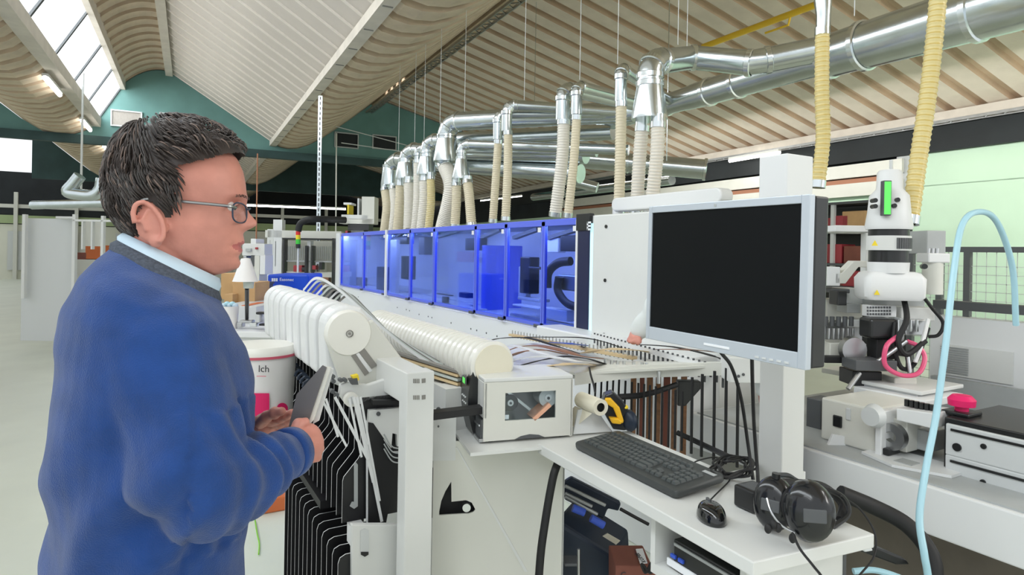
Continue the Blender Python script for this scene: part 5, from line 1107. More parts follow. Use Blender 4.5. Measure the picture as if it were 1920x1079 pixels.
# ================================================================== COIL MAGAZINE AT THE LEFT
cm_ = thing('coil_magazine', 'row of big white rounded coil holders with a round cap on the front one', 'coil magazine', (0.6, 1.9, 0.9))
prof = [(0.455, 1.16), (0.448, 1.30)]
for k in range(1, 9): a = radians(180 - 11.25 * k); prof.append((0.518 + 0.070 * cos(a), 1.315 + 0.066 * sin(a)))
prof += [(0.56, 1.372), (0.63, 1.29), (0.71, 1.19), (0.70, 1.165), (0.60, 1.145), (0.51, 1.13)]
first = None
for k in range(9):
    y = 1.90 + k * 0.135
    if first is None:
        first = MB().prism(prof, (0, y, 0), X_, Z_, Y_, 0.085).build('coil_holder', 'white_bright', cm_, bevel=0.012, seg=3)
    else:
        c = first.copy(); COL.objects.link(c); c.location = first.location + Vector((0, 0.135 * k, 0))
dc = onY(653, 625, 1.885)
MB().lathe(dc, -Y_, [(0, -0.02), (0.067, -0.02), (0.069, -0.015), (0.069, 0.008), (0.064, 0.014), (0, 0.014)], 48).build('round_cap', 'disc_white', cm_, smooth=True)
MB().lathe(dc - Y_ * 0.014, -Y_, [(0.009, 0), (0.011, 0), (0.011, 0.004), (0.009, 0.004)], 18).build('cap_screw', 'label_grey', cm_); MB().cyl(dc - Y_ * 0.013, dc - Y_ * 0.017, 0.004, n=10).build('cap_screw', 'label_grey', cm_)
def yq(pxs, Y, th, mt, name, parent, bev=0.0, side=None):
    P = [onY(x, y, Y) for x, y in pxs]; n = len(P); mb = MB()
    mb.add(P + [p + Y_ * th for p in P], [tuple(range(n)), tuple(reversed(range(n, 2 * n)))] + [(i, (i + 1) % n, n + (i + 1) % n, n + i) for i in range(n)])
    if side: mb.mi = [0, 0] + [1] * n
    return mb.build(name, [mt, side] if side else mt, parent, bevel=bev)
# front arm of the nearest holder, its two grey rating labels and the linkage
fa_ = yq([(612, 640), (700, 600), (745, 660), (771, 700), (740, 712), (690, 742), (655, 742), (640, 722)], 1.875, 0.02, 'cream_paint', 'front_arm', cm_, 0.006)
yq([(659, 668), (667, 664), (692, 700), (684, 705)], 1.872, 0.003, 'label_grey', 'rating_label', fa_); yq([(671, 658), (683, 653), (708, 686), (697, 692)], 1.872, 0.003, 'label_grey', 'rating_label', fa_)
yq([(667, 665), (673, 662), (698, 696), (692, 699)], 1.872, 0.003, 'white_edge', 'rating_label', fa_)
lk = yq([(638, 722), (655, 716), (690, 722), (720, 712), (760, 690), (772, 700), (762, 748), (700, 750), (672, 760), (648, 758), (636, 742)], 1.80, 0.02, 'white_paint', 'link_plate', cm_, 0.004)
c = onY(656, 748, 1.795); MB().cyl(c, c - Y_ * 0.02, 0.020, n=20).build('pivot', 'disc_white', cm_, smooth=True); MB().cyl(c - Y_ * 0.02, c - Y_ * 0.023, 0.011, n=16).build('pivot_cap', 'light_grey', cm_)
for px, py in ((625, 707), (626, 716), (640, 714), (624, 735), (632, 741), (648, 714)): c = onY(px, py, 1.79); MB().cyl(c, c + Y_ * 0.02, 0.006, n=10).build('bolt', 'dark_grey', cm_)
yq([(660, 706), (672, 703), (674, 713), (664, 716)], 1.79, 0.02, 'warn_yellow', 'yellow_clip', cm_); yq([(655, 712), (670, 710), (672, 722), (660, 722)], 1.785, 0.02, 'dark_grey', 'sensor', cm_)
yq([(739, 698), (762, 690), (764, 700), (742, 704)], 1.72, 0.05, 'dark_grey', 'stop_block', cm_)
# row of dark spring clips under the holders
for k in range(13):
    t = k / 12; c = at(518 + 66 * t, 652 + 80 * t, 3.1 - 1.25 * t)
    MB().tube([c + Vector((0.016 * cos(a), 0, 0.020 * sin(a))) for a in [radians(-60 + 40 * j) for j in range(7)]], 0.0055, 6).build('spring_clip', 'tool_navy', cm_, smooth=True)
# white frame: front post and the beam running back along the magazine
fr_ = thing('magazine_frame', 'white steel frame post and beam in front of the black plates', 'machine frame', (0.66, 1.62, 0))
pc_ = at(785, 800, 1.72); ztp = at(785, 697, 1.72).z
MB().box((pc_.x - 0.040, pc_.y - 0.01, 0), (pc_.x + 0.040, pc_.y + 0.05, ztp)).build('front_post', 'white_paint', fr_, bevel=0.003)
MB().box((pc_.x - 0.038, pc_.y + 0.05, ztp - 0.09), (pc_.x + 0.036, 3.1, ztp - 0.002)).build('top_beam', 'white_paint', fr_, bevel=0.003)
yf = pc_.y - 0.0115
for (x0, y0, w_) in ((775, 711, 13), (791, 711, 7), (775, 742, 13), (791, 742, 7)):
    if w_ > 10:
        for j in range(4): yq([(x0 + j * 3.2, y0), (x0 + j * 3.2 + 2, y0), (x0 + j * 3.2 + 2, y0 + 8), (x0 + j * 3.2, y0 + 8)], yf, 0.001, 'label_grey', 'post_marking', fr_)
    else: yq([(x0, y0), (x0 + w_, y0 - 1), (x0 + w_, y0 + 7), (x0, y0 + 8)], yf, 0.001, 'label_grey', 'post_marking', fr_)
bp2 = yq([(660, 985), (757, 985), (748, 1300), (660, 1300)], 1.70, 0.02, 'white_paint', 'base_panel', fr_, 0.003)
yq([(676, 996), (684, 992), (692, 996), (692, 1040), (684, 1045), (676, 1040)], 1.698, 0.003, 'light_grey', 'slot', fr_); yq([(677, 1036), (691, 1036), (691, 1041), (684, 1045), (677, 1041)], 1.696, 0.002, 'black_rubber', 'slot_shadow_plate', fr_)
yq([(700, 786), (757, 780), (757, 835), (745, 838), (744, 815), (736, 813), (733, 848), (722, 850), (716, 830), (690, 795), (692, 770), (757, 765), (757, 780)], 1.78, 0.015, 'white_paint', 'hook_plate', fr_)
yq([(700, 752), (757, 752), (757, 760), (700, 760)], 1.76, 0.03, 'black_rubber', 'black_bar', fr_)
c = onY(710, 777, 1.775); MB().cyl(c, c + Y_ * 0.006, 0.006, n=10).build('bolt', 'dark_grey', fr_)
# black separator plates, each with a pale rim
bs = thing('separator_plates', 'stepped rows of black separator plates with pale edges under the coil holders', 'separator plates', (0.5, 1.8, 0))
def rprof(pts): return pts
lowp = [(0.455, 0.0), (0.455, 0.69), (0.46, 0.705), (0.475, 0.712), (0.60, 0.712), (0.60, 0.0)]
f1 = None
for k in range(13):
    if f1 is None: f1 = MB().prism(lowp, (0, 1.72, 0), X_, Z_, Y_, 0.0035, 0, 1).build('lower_plate', ['black_board', 'white_edge'], bs)
    else: c = f1.copy(); COL.objects.link(c); c.location = f1.location + Vector((-0.0012 * k, 0.058 * k, 0.0008 * k))
midp = [(0.485, 0.765), (0.485, 0.885), (0.488, 0.897), (0.53, 0.945), (0.535, 0.955), (0.535, 1.12), (0.70, 1.12), (0.70, 0.765)]
f2 = None
for k in range(20):
    if f2 is None: f2 = MB().prism(midp, (0, 1.80, 0), X_, Z_, Y_, 0.0035, 0, 1).build('upper_plate', ['black_board', 'white_edge'], bs)
    else: c = f2.copy(); COL.objects.link(c); c.location = f2.location + Vector((0.0, 0.062 * k, 0))
yq([(664, 870), (668, 868), (671, 872), (671, 950), (664, 955), (656, 950), (660, 942), (664, 942)], 1.795, 0.003, 'grey_paint', 'slot_rim', bs)
yq([(690, 792), (700, 794), (722, 826), (740, 850), (752, 850), (750, 905), (740, 925), (728, 960), (724, 982), (690, 985)], 1.77, 0.02, 'black_board', 'front_plate', bs, 0, 'white_edge')
for k in range(4): tag(MB().tube(spline([onY(720, 815 + k * 9, 1.765), onY(735, 838 + k * 9, 1.765), onY(752, 842 + k * 9, 1.765)], 5), 0.002, 6).build('bent_wire', 'grey_paint', smooth=True), 'thin bent wire before the big black plate, ' + ['topmost', 'second from the top', 'third from the top', 'lowest'][k], 'wire', 'bent wires before the black plate')
MB().box((0.47, 2.0, 0.735), (0.52, 2.6, 0.76)).build('support_rail', 'black_board', bs); MB().box((0.50, 1.74, 0.712), (0.54, 1.80, 0.765)).build('support_rail', 'white_edge', bs)
# pale edging strips hanging through the plates
for k, (a, b, w_) in enumerate((((669, 745), (716, 979), 0.004), ((663, 745), (700, 905), 0.004), ((655, 748), (678, 858), 0.003), ((676, 745), (712, 940), 0.003), ((628, 745), (690, 862), 0.004), ((611, 748), (634, 820), 0.003), ((604, 750), (650, 838), 0.003))):
    p, q = onY(*a, 1.76), onY(*b, 1.74)
    tag(MB().bar(p, q, w_ * 2, 0.002, up=(0, 1, 0)).build('edging_strip', 'white_edge'), ['longest pale strip hanging in front of the black plates', 'pale strip just left of the longest one', 'short pale strip left of the close trio', 'pale strip right beside the longest one', 'pale strip slanting over the middle black plates', 'leftmost short pale strip near the man\'s hand', 'second short pale strip near the man\'s hand'][k], 'edging strip', 'strips hanging before the black plates')
# strips arching from the magazine towards the feed
random.seed(11)
for k in range(9):
    x0 = 568 + k * 8
    pts = [at(x0, 545 + k * 3, 2.6), at(x0 + 25, 522 + k * 4, 2.6), at(x0 + 62, 540 + k * 6, 2.55), at(700 + k * 6, 600 + k * 5, 2.4), at(765 + k * 8, 655 + k * 3, 2.25), at(835 + k * 3, 700 - k, 2.15)]
    sp = spline(pts, 7); mb = MB(); rg_ = []
    for i, p in enumerate(sp): rg_.append([p + Z_ * 0.006, p + Z_ * 0.006 + _d * 0.001, p - Z_ * 0.006 + _d * 0.001, p - Z_ * 0.006])
    mb.loft(rg_); tag(mb.build('edging_strip', ['white_edge', 'mesh_grey', 'label_grey'][k % 3], smooth=True), 'thin strip arching from the white holders to the clear rolls, ' + ['outermost', 'second', 'third', 'fourth', 'middle', 'sixth', 'seventh', 'eighth', 'innermost'][k] + ' counted from the left', 'edging strip', 'strips arching over to the feed')
for k, (y, mt) in enumerate(((690, 'label_grey'), (697, 'beige_strip'), (705, 'mesh_grey'), (713, 'beige_strip'), (722, 'label_grey'), (732, 'beige_strip'))):
    a, b = at(738, y - 30, 2.3), at(862, y + 8, 2.1); tag(MB().bar(a, b, 0.02, 0.008).build('edging_strip', mt), 'flat strip entering the feed left of the printer, ' + ['topmost', 'second from top', 'third from top', 'fourth from top', 'fifth from top', 'lowest'][k], 'edging strip', 'flat strips left of the printer')
MB().box((0.70, 1.72, at(835, 752, 2.1).z), (1.0, 1.76, at(835, 740, 2.1).z)).build('cross_bar', 'black_rubber', fr_)
# clear rolls
rl = thing('roller_bank', 'long bank of creamy translucent discs stacked like a tube behind the printer', 'roller bank', (0.95, 1.7, 1.0))
ec = at(925, 686, 2.02); ez = onX(760, 612, ec.x + 0.0)
r0 = 0.078
MB().cyl(ec + Y_ * 0.02, Vector((ec.x, 3.15, ec.z)), 0.05, n=20).build('core', 'roll_white', rl, smooth=True)
dk = None
for k in range(30):
    if dk is None: dk = MB().lathe(ec, Y_, [(0.0, 0.0), (r0 * 0.9, 0.0), (r0, 0.006), (r0, 0.026), (r0 * 0.93, 0.032), (0, 0.032)], 32).build('disc', 'roll_white', rl, smooth=True)
    else: c = dk.copy(); COL.objects.link(c); c.location = dk.location + Y_ * (0.039 * k)
MB().cyl(ec - Y_ * 0.004, ec, r0 * 0.86, n=32).build('end_disc', 'label_paper', rl, smooth=True)
MB().box((ec.x - 0.12, ec.y + 0.1, 0.0), (ec.x + 0.10, 3.2, ec.z - 0.085)).build('base_box', 'white_paint', rl)

# ================================================================== BUCKET AND THE LEFT BACKGROUND
bk_ = thing('plastic_bucket', 'white plastic bucket with magenta square and dot, standing behind the man\'s hands', 'bucket', at(486, 800, 2.3))
bc = at(486, 800, 2.3); zb0 = bc.z; zt0 = at(486, 662, 2.3).z; rb_k = 0.128
MB().lathe(Vector((bc.x, bc.y, zb0)), Z_, [(0, 0), (rb_k * 0.88, 0), (rb_k * 0.97, zt0 - zb0), (0, zt0 - zb0)], 40).build('tub', 'plastic_white', bk_, smooth=True)
MB().lathe(Vector((bc.x, bc.y, zt0)), Z_, [(rb_k, -0.006), (rb_k * 1.02, -0.006), (rb_k * 1.02, 0.003), (rb_k, 0.003)], 40).build('red_rim', 'pink_ink', bk_, smooth=True)
MB().lathe(Vector((bc.x, bc.y, zt0)), Z_, [(0, 0.003), (rb_k * 1.01, 0.003), (rb_k * 1.01, 0.016), (rb_k * 0.93, 0.032), (rb_k * 0.3, 0.042), (0, 0.042)], 40).build('lid', 'disc_white', bk_, smooth=True)
def wrap(px0, px1, py0, py1, mt, name, n=8, rnd=False):
    mb = MB(); vs = []; rr = rb_k * 0.965 + 0.002; base = Vector((bc.x, bc.y, 0)); cols = []
    def hit(px, py):
        v = ray(px, py); o = CAM - base; a = v.x ** 2 + v.y ** 2; b = 2 * (o.x * v.x + o.y * v.y); c = o.x ** 2 + o.y ** 2 - rr ** 2; D_ = max(b * b - 4 * a * c, 0); return CAM + v * ((-b - sqrt(D_)) / (2 * a))
    if rnd:
        cx_, cy_ = (px0 + px1) / 2, (py0 + py1) / 2; vs = [hit(cx_ + (px1 - px0) / 2 * cos(2 * pi * k / 24), cy_ + (py1 - py0) / 2 * sin(2 * pi * k / 24)) for k in range(24)]
        c0 = hit(cx_, cy_); mb.add([c0] + vs, [(0, k + 1, (k + 1) % 24 + 1) for k in range(24)])
    else:
        for i in range(n + 1): x = px0 + (px1 - px0) * i / n; vs += [hit(x, py0), hit(x, py1)]
        mb.add(vs, [(2 * i, 2 * i + 2, 2 * i + 3, 2 * i + 1) for i in range(n)])
    return mb.build(name, mt, bk_)
wrap(462, 505, 738, 782, 'magenta', 'magenta_square'); wrap(519, 540, 756, 777, 'magenta', 'magenta_dot', rnd=True)
v = ray(492, 700); q_ = at(484, 698, 2.3 - 0.125); text('lch', 'lettering', 0.034, q_, _r, Z_, 'ink', bk_, 0.0005)
MB().obox(at(490, 706, 2.17), _r, _d, Z_, 0.016, 0.001, 0.001).build('underline', 'pink_ink', bk_)
tt_ = thing('bucket_stand', 'plain white stand under the plastic bucket', 'stand', Vector((bc.x, bc.y, 0)))
MB().box((bc.x - 0.10, bc.y - 0.09, zb0 - 0.02), (bc.x + 0.10, bc.y + 0.12, zb0)).build('stand_top', 'white_paint', tt_)
pq = at(440, 900, 2.3); MB().box((pq.x - 0.03, pq.y - 0.03, 0), (pq.x + 0.03, pq.y + 0.03, zb0 - 0.02)).build('leg', 'white_paint', tt_); MB().box((pq.x - 0.12, pq.y - 0.10, 0), (pq.x + 0.04, pq.y + 0.10, 0.02)).build('foot', 'white_paint', tt_)
ob = onZ(535, 960, 0.0); ob = onZ(522, 958, 0.0); obx = MB().box((ob.x - 0.12, ob.y - 0.02, 0), (ob.x + 0.10, ob.y + 0.22, 0.085)).build('orange_crate', 'orange_box', bevel=0.01); tag(obx, 'orange crate on the floor behind the black separator plates', 'crate')
gt = MB(); gt.tube(spline([onZ(478, 975, 0.01), onZ(482, 1000, 0.03), onZ(486, 1020, 0.01), onZ(485, 1040, 0.01)], 5), 0.004, 6); tag(gt.build('green_tape', 'grass_green', smooth=True), 'scrap of bright green tape on the pale floor', 'tape')
# work bench with small tools
wb = thing('work_bench', 'white work bench between the man\'s chin and the coil holders', 'bench', at(470, 640, 4.2))
a = at(470, 618, 4.2)
MB().obox(Vector((a.x, a.y, a.z - 0.03)) + _d * 0.3, _r, _d, Z_, 0.36, 0.35, 0.02).build('bench_top', 'white_bright', wb, bevel=0.005)
MB().obox(Vector((a.x, a.y, (a.z - 0.05) / 2)) + _d * 0.3, _r, _d, Z_, 0.33, 0.32, (a.z - 0.05) / 2).build('bench_body', 'white_paint', wb)
def bgbox(x0, y0, x1, y1, dep, dd, mt, name, parent, bev=0.004):
    c = at((x0 + x1) / 2, (y0 + y1) / 2, dep); k = dep / F
    return MB().obox(c + _d * (dd / 2), _r, _d, Z_, abs(x1 - x0) / 2 * k, dd / 2, abs(y1 - y0) / 2 * k).build(name, mt, parent, bevel=bev)
bn = thing('waste_bin', 'small white bin with pale blue paper on the bench beside the man\'s collar', 'bin', at(430, 622, 4.15))
c = at(430, 617, 4.3); MB().lathe(c, Z_, [(0, 0), (0.05, 0), (0.06, 0.155), (0.05, 0.155), (0.045, 0.02), (0, 0.02)], 20).build('bin_body', 'plastic_white', bn, smooth=True)
for k in range(5): MB().ell(c + Z_ * (0.16 + 0.01 * (k % 2)) + _r * (0.018 * (k - 2)), 0.022, 0.02, 0.018, 8, 5).build('crumpled_paper', 'air_hose' if k % 2 else 'shirt_blue', bn, smooth=True)
random.seed(5)
for k, (x, y, w_, h_, mt, nm) in enumerate(((452, 606, 24, 5, 'steel', 'spanner'), (474, 600, 10, 16, 'light_grey', 'clamp'), (486, 590, 30, 4, 'black_plastic', 'handle_bar'), (498, 604, 8, 14, 'dark_grey', 'small_vice'), (490, 612, 26, 4, 'black_plastic', 'bracket'), (466, 612, 14, 8, 'aluminium', 'tap_fitting'), (508, 608, 6, 12, 'black_plastic', 'stop_pin'), (440, 612, 10, 10, 'steel', 'chuck'))):
    c = at(x, y, 4.2); o = MB().obox(c + _d * 0.1, _r, _d, Z_, w_ / 2 * 4.2 / F, 0.03, h_ / 2 * 4.2 / F).build(nm, mt, bevel=0.006)
    tag(o, ['flat steel spanner lying on the white bench', 'upright grey clamp on the bench', 'long black handle bar above the bench tools', 'small dark vice near the coil holders', 'flat black bracket at the bench\'s right', 'shiny tap fitting in the middle of the bench', 'black stop pin at the bench\'s right end', 'round steel chuck next to the bin'][k], 'tool')
lm = thing('bench_lamp', 'white cone shaped lamp on a black stem by the man\'s chin', 'lamp', at(463, 600, 4.0))
MB().lathe(at(460, 528, 4.0), Z_, [(0.078, 0), (0.075, 0.005), (0.028, 0.145), (0.0, 0.15), (0.0, 0.14), (0.07, 0.0)], 24).build('lamp_shade', 'plastic_white', lm, smooth=True)
MB().lathe(at(466, 541, 4.02), Z_, [(0, 0), (0.03, 0), (0.034, 0.045), (0, 0.045)], 18).build('bulb_cup', 'mesh_grey', lm, smooth=True); MB().cyl(at(463, 541, 4.02), at(463, 598, 4.34), 0.013, n=12).build('stem', 'black_plastic', lm, smooth=True)
for k, (x0, y0, x1, y1, dp, mt, l) in enumerate(((414, 513, 440, 562, 5.2, 'cardboard', 'upright cardboard box right of the shirt collar'), (436, 530, 478, 575, 5.0, 'cardboard', 'cardboard box behind the lamp stem'), (452, 573, 466, 592, 4.6, 'orange_box', 'small orange box at the foot of the lamp'), (420, 552, 436, 575, 4.9, 'cardboard', 'small low cardboard box by the collar'))):
    tag(bgbox(x0, y0, x1, y1, dp, 0.3, mt, 'cardboard_box', None, 0.003), l, 'box', 'boxes behind the bench')
sb_ = thing('side_table', 'plain grey table carrying the cardboard boxes behind the bench', 'table', at(448, 640, 5.1)); bgbox(405, 575, 480, 640, 4.55, 1.1, 'light_grey', 'table_body', sb_)
# drilling machine with white column behind the face
dm = thing('drilling_machine', 'white upright drilling machine between the man\'s mouth and the gantry', 'machine', at(480, 560, 6.0))
for x0, y0, x1, y1, mt, nm in ((454, 457, 496, 480, 'white_paint', 'head'), (470, 448, 480, 458, 'white_bright', 'knob'), (476, 480, 486, 560, 'cream_paint', 'column'), (487, 478, 497, 515, 'white_bright', 'slide'), (460, 466, 470, 472, 'grey_paint', 'label'), (478, 464, 482, 468, 'red_item', 'switch'), (482, 530, 500, 534, 'dark_grey', 'arm'), (485, 534, 497, 565, 'dark_grey', 'motor'), (470, 478, 478, 500, 'dark_grey', 'chuck'), (456, 480, 462, 484, 'steel', 'lever')):
    bgbox(x0, y0, x1, y1, 6.0 - (0.03 if nm in ('label', 'switch') else 0), 0.2, mt, nm, dm)
bgbox(452, 560, 505, 782, 6.0, 0.3, 'grey_paint', 'base', dm)
# gantry machine
gm = thing('gantry_machine', 'white gantry machine with black framed openings and a signal lamp', 'machine', at(570, 600, 9.5))
G = 10.4
for x0, y0, x1, y1, mt, nm in ((497, 433, 640, 447, 'cream_paint', 'top_beam'), (511, 412, 528, 560, 'white_bright', 'column'), (500, 430, 513, 560, 'white_paint', 'column'), (575, 452, 582, 540, 'white_bright', 'column'), (628, 447, 640, 560, 'white_bright', 'column'),
                               (530, 447, 533, 560, 'black_plastic', 'frame_bar'), (622, 447, 625, 560, 'black_plastic', 'frame_bar'), (530, 447, 625, 450, 'black_plastic', 'frame_bar'), (571, 461, 575, 530, 'black_plastic', 'frame_bar'), (583, 461, 586, 540, 'black_plastic', 'frame_bar'),
                               (504, 450, 508, 500, 'dark_grey', 'frame_bar'), (515, 452, 518, 500, 'grey_paint', 'frame_bar'), (532, 489, 622, 492, 'grey_paint', 'rail'), (497, 540, 640, 640, 'dark_grey', 'bed'), (550, 498, 566, 510, 'red_item', 'clamp'), (584, 498, 592, 506, 'red_item', 'clamp'), (598, 492, 604, 506, 'black_plastic', 'clamp'),
                               (594, 520, 616, 535, 'brown_strip', 'workpiece'), (560, 502, 572, 508, 'black_plastic', 'clamp'), (532, 510, 622, 520, 'cream_paint', 'table')):
    bgbox(x0, y0, x1, y1, G if mt not in ('black_plastic', 'red_item') else G - 0.1, 0.15, mt, nm, gm)
for k in range(22): bgbox(534 + k * 4, 462, 536 + k * 4, 488, G + 0.3, 0.02, 'light_grey', 'curtain_strip', gm)
bgbox(533, 452, 622, 490, G + 0.4, 0.02, 'cream_paint', 'curtain_back', gm)
sg = thing('signal_lamp', 'red, yellow and green signal lamp hanging from a black curved arm', 'signal lamp', at(559, 470, 9.6))
MB().tube(spline([at(648, 413, 9.9), at(592, 411, 9.6), at(575, 413, 9.6), at(563, 420, 9.6), at(559, 434, 9.6)], 6), 0.05, 10).build('arm', 'black_rubber', sg, smooth=True)
for y0, y1, mt in ((434, 441, 'red_lamp'), (441, 449, 'warn_yellow'), (449, 458, 'green_lamp'), (458, 466, 'black_plastic')): MB().cyl(at(559, y0, 9.6), at(559, y1, 9.6), 0.035, n=12).build('lamp_segment', mt, sg, smooth=True)
MB().cyl(at(559, 466, 9.6), at(558, 530, 9.6), 0.015, n=8).build('pole', 'light_grey', sg)
bs_ = thing('blue_cover', 'bright blue machine cover with white lettering behind the coil holders', 'machine cover', at(535, 600, 6.5))
P = [at(x, y, 6.5) for x, y in ((501, 515), (578, 515), (578, 620), (501, 620))]; mb = MB(); mb.add(P + [p + _d * 0.5 for p in P], [(0, 1, 2, 3), (7, 6, 5, 4), (0, 4, 5, 1), (1, 5, 6, 2), (2, 6, 7, 3), (3, 7, 4, 0)]); mb.build('cover', 'blue_sign', bs_, bevel=0.02)
text('Easonec', 'lettering', 0.045, at(524, 527, 6.48), _r, Z_, 'white_ink', bs_, 0.002)
for k in range(3): MB().obox(at(511 + k * 4, 525, 6.48), _r, _d, Z_, 0.008, 0.003, 0.016).build('emblem_bar', 'white_ink', bs_)
tc_ = thing('hoist_trolley', 'white box shaped machine head above the left end of the blue windows', 'machine head', at(668, 440, 9.9))
for x0, y0, x1, y1, mt, nm in ((678, 369, 702, 420, 'cream_paint', 'upright_box'), (640, 403, 690, 412, 'white_paint', 'carriage'), (636, 410, 700, 420, 'cream_paint', 'carriage'), (644, 380, 659, 384, 'white_bright', 'bracket'), (651, 384, 654, 402, 'warn_yellow', 'bracket_stem'), (670, 372, 673, 404, 'light_grey', 'side_rod'), (652, 420, 692, 432, 'black_plastic', 'motor'), (658, 432, 682, 460, 'dark_grey', 'spindle'), (647, 433, 652, 440, 'red_item', 'red_tip'), (662, 460, 678, 655, 'dark_grey', 'support_leg')):
    bgbox(x0, y0, x1, y1, 10.0, 0.3, mt, nm, tc_)
# far left
fd = thing('bent_duct', 'silver bent duct lying across the dark gable left of the man\'s head', 'duct', at(170, 380, 11))
MB().tube(spline([at(150, 330, 11), at(138, 345, 11), at(127, 360, 11), at(150, 365, 11), at(175, 366, 11), at(188, 355, 11), at(192, 335, 11)], 7), 0.10, 14).build('pipe', 'galvanised', fd, smooth=True)
o = MB().tube([at(60, 385, 13), at(225, 380, 13)], 0.09, 12).build('pipe', 'galvanised', fd, smooth=True)
sf = thing('frame_partition', 'white framed partition behind the man\'s back', 'partition', at(150, 520, 9))
for x0, y0, x1, y1 in ((134, 402, 140, 560), (104, 406, 136, 410), (136, 412, 208, 416), (188, 405, 193, 520), (170, 412, 173, 468), (152, 412, 155, 468), (40, 402, 46, 560)): bgbox(x0, y0, x1, y1, 9.0, 0.06, 'white_paint', 'frame_bar', sf)
bgbox(40, 410, 134, 640, 9.1, 0.03, 'light_grey', 'panel', sf); bgbox(155, 416, 188, 462, 9.2, 0.03, 'cream_paint', 'panel', sf)
for k, (x0, y0, x1, y1, mt, l) in enumerate(((160, 460, 187, 486, 'orange_box', 'orange carton behind the man\'s shoulder'), (143, 474, 162, 487, 'cardboard_red', 'low reddish carton beside the orange one'))): tag(bgbox(x0, y0, x1, y1, 9.6, 0.4, mt, 'carton', None), l, 'carton')
tb2 = thing('far_table', 'beige low table under the orange carton', 'table', at(165, 530, 9.6)); bgbox(140, 487, 205, 600, 9.6, 0.5, 'cream_paint', 'table_body', tb2)
p = at(155, 300, 12); rod(153, 306, 152, 358, 12, 0.02, 'pale tube before the dark gable left of the man', 'light_grey', 'hanging_rod')
# ================================================================== THE MAN IN THE BLUE SWEATER
def remesh(name, mb, vox, smooth_it, disp=None, mats=('skin',), classify=None, parent=None):
    me = bpy.data.meshes.new(name); me.from_pydata([tuple(v) for v in mb.v], [], mb.f)
    bm = bmesh.new(); bm.from_mesh(me); bmesh.ops.recalc_face_normals(bm, faces=bm.faces); bm.to_mesh(me); bm.free()
    o = bpy.data.objects.new('tmp', me); COL.objects.link(o)
    r = o.modifiers.new('r', 'REMESH'); r.mode = 'VOXEL'; r.voxel_size = vox; r.adaptivity = 0
    if smooth_it: s = o.modifiers.new('s', 'SMOOTH'); s.factor = 0.5; s.iterations = smooth_it
    m2 = bpy.data.meshes.new_from_object(o.evaluated_get(bpy.context.evaluated_depsgraph_get())); bpy.data.objects.remove(o)
    if disp:
        nr = [v.normal.copy() for v in m2.vertices]
        for v, n in zip(m2.vertices, nr): v.co += disp(v.co, n)
    m2.materials.clear()
    for k in mats: m2.materials.append(MATS[k])
    if classify:
        for p in m2.polygons: p.material_index = classify(p.center)
    m2.polygons.foreach_set('use_smooth', [True] * len(m2.polygons)); m2.name = name
    off = Vector(parent['_o']) if parent is not None else Vector((0, 0, 0))
    if off.length: m2.transform(Matrix.Translation(-off))
    ob = bpy.data.objects.new(name, m2); COL.objects.link(ob)
    if parent is not None: ob.parent = parent; ob['_o'] = tuple(off)
    return ob
def interp(tab, z):
    if z >= tab[0][0]: return tab[0][1]
    for (z0, a), (z1, b) in zip(tab, tab[1:]):
        if z >= z1: t = (z0 - z) / (z0 - z1); return a + (b - a) * t
    return tab[-1][1]
HC = at(335, 385, 1.05)
HY = radians(-13)                                      # head yaw, a little towards the camera
hf = Vector((cos(HY), sin(HY), 0)); hl = Vector((-sin(HY), cos(HY), 0))
TF = [(.119, .012), (.112, .045), (.10, .068), (.082, .084), (.06, .093), (.04, .0965), (.022, .098), (.012, .0985), (.0, .093), (-.012, .089), (-.03, .089), (-.046, .0925), (-.058, .0945), (-.0635, .0955), (-.0665, .0925), (-.0685, .0865), (-.0715, .0915), (-.077, .0925), (-.086, .0850), (-.097, .0895), (-.106, .086), (-.114, .066), (-.119, .045)]
TFS = [(.119, .012), (.112, .045), (.10, .068), (.082, .084), (.06, .093), (.04, .0965), (.022, .0965), (.0, .094), (-.03, .090), (-.06, .089), (-.08, .086), (-.10, .080), (-.114, .060), (-.119, .042)]
TBk = [(.119, -.028), (.112, -.052), (.10, -.068), (.08, -.080), (.05, -.089), (.02, -.091), (-.01, -.087), (-.04, -.077), (-.07, -.058), (-.09, -.038), (-.106, -.004), (-.119, .02)]
TW = [(.119, .012), (.112, .036), (.10, .052), (.08, .0635), (.05, .0725), (.02, .0755), (-.01, .0735), (-.04, .069), (-.07, .061), (-.088, .052), (-.10, .042), (-.112, .030), (-.119, .015)]
_li = interp
def interp(tab, z):
    d_ = .0045 if tab in (TW, TBk) else .0014
    return (_li(tab, z - d_) + _li(tab, z - d_ / 2) + _li(tab, z) + _li(tab, z + d_ / 2) + _li(tab, z + d_)) / 5
def gs(a, s): return math.exp(-(a / s) ** 2)
NOSE = [(.016, 0), (.006, .003), (-.006, .010), (-.016, .0175), (-.026, .0255), (-.032, .0250), (-.039, .012), (-.045, 0)]
NW = [(.016, .006), (-.008, .0080), (-.024, .0115), (-.034, .0145), (-.045, .012)]
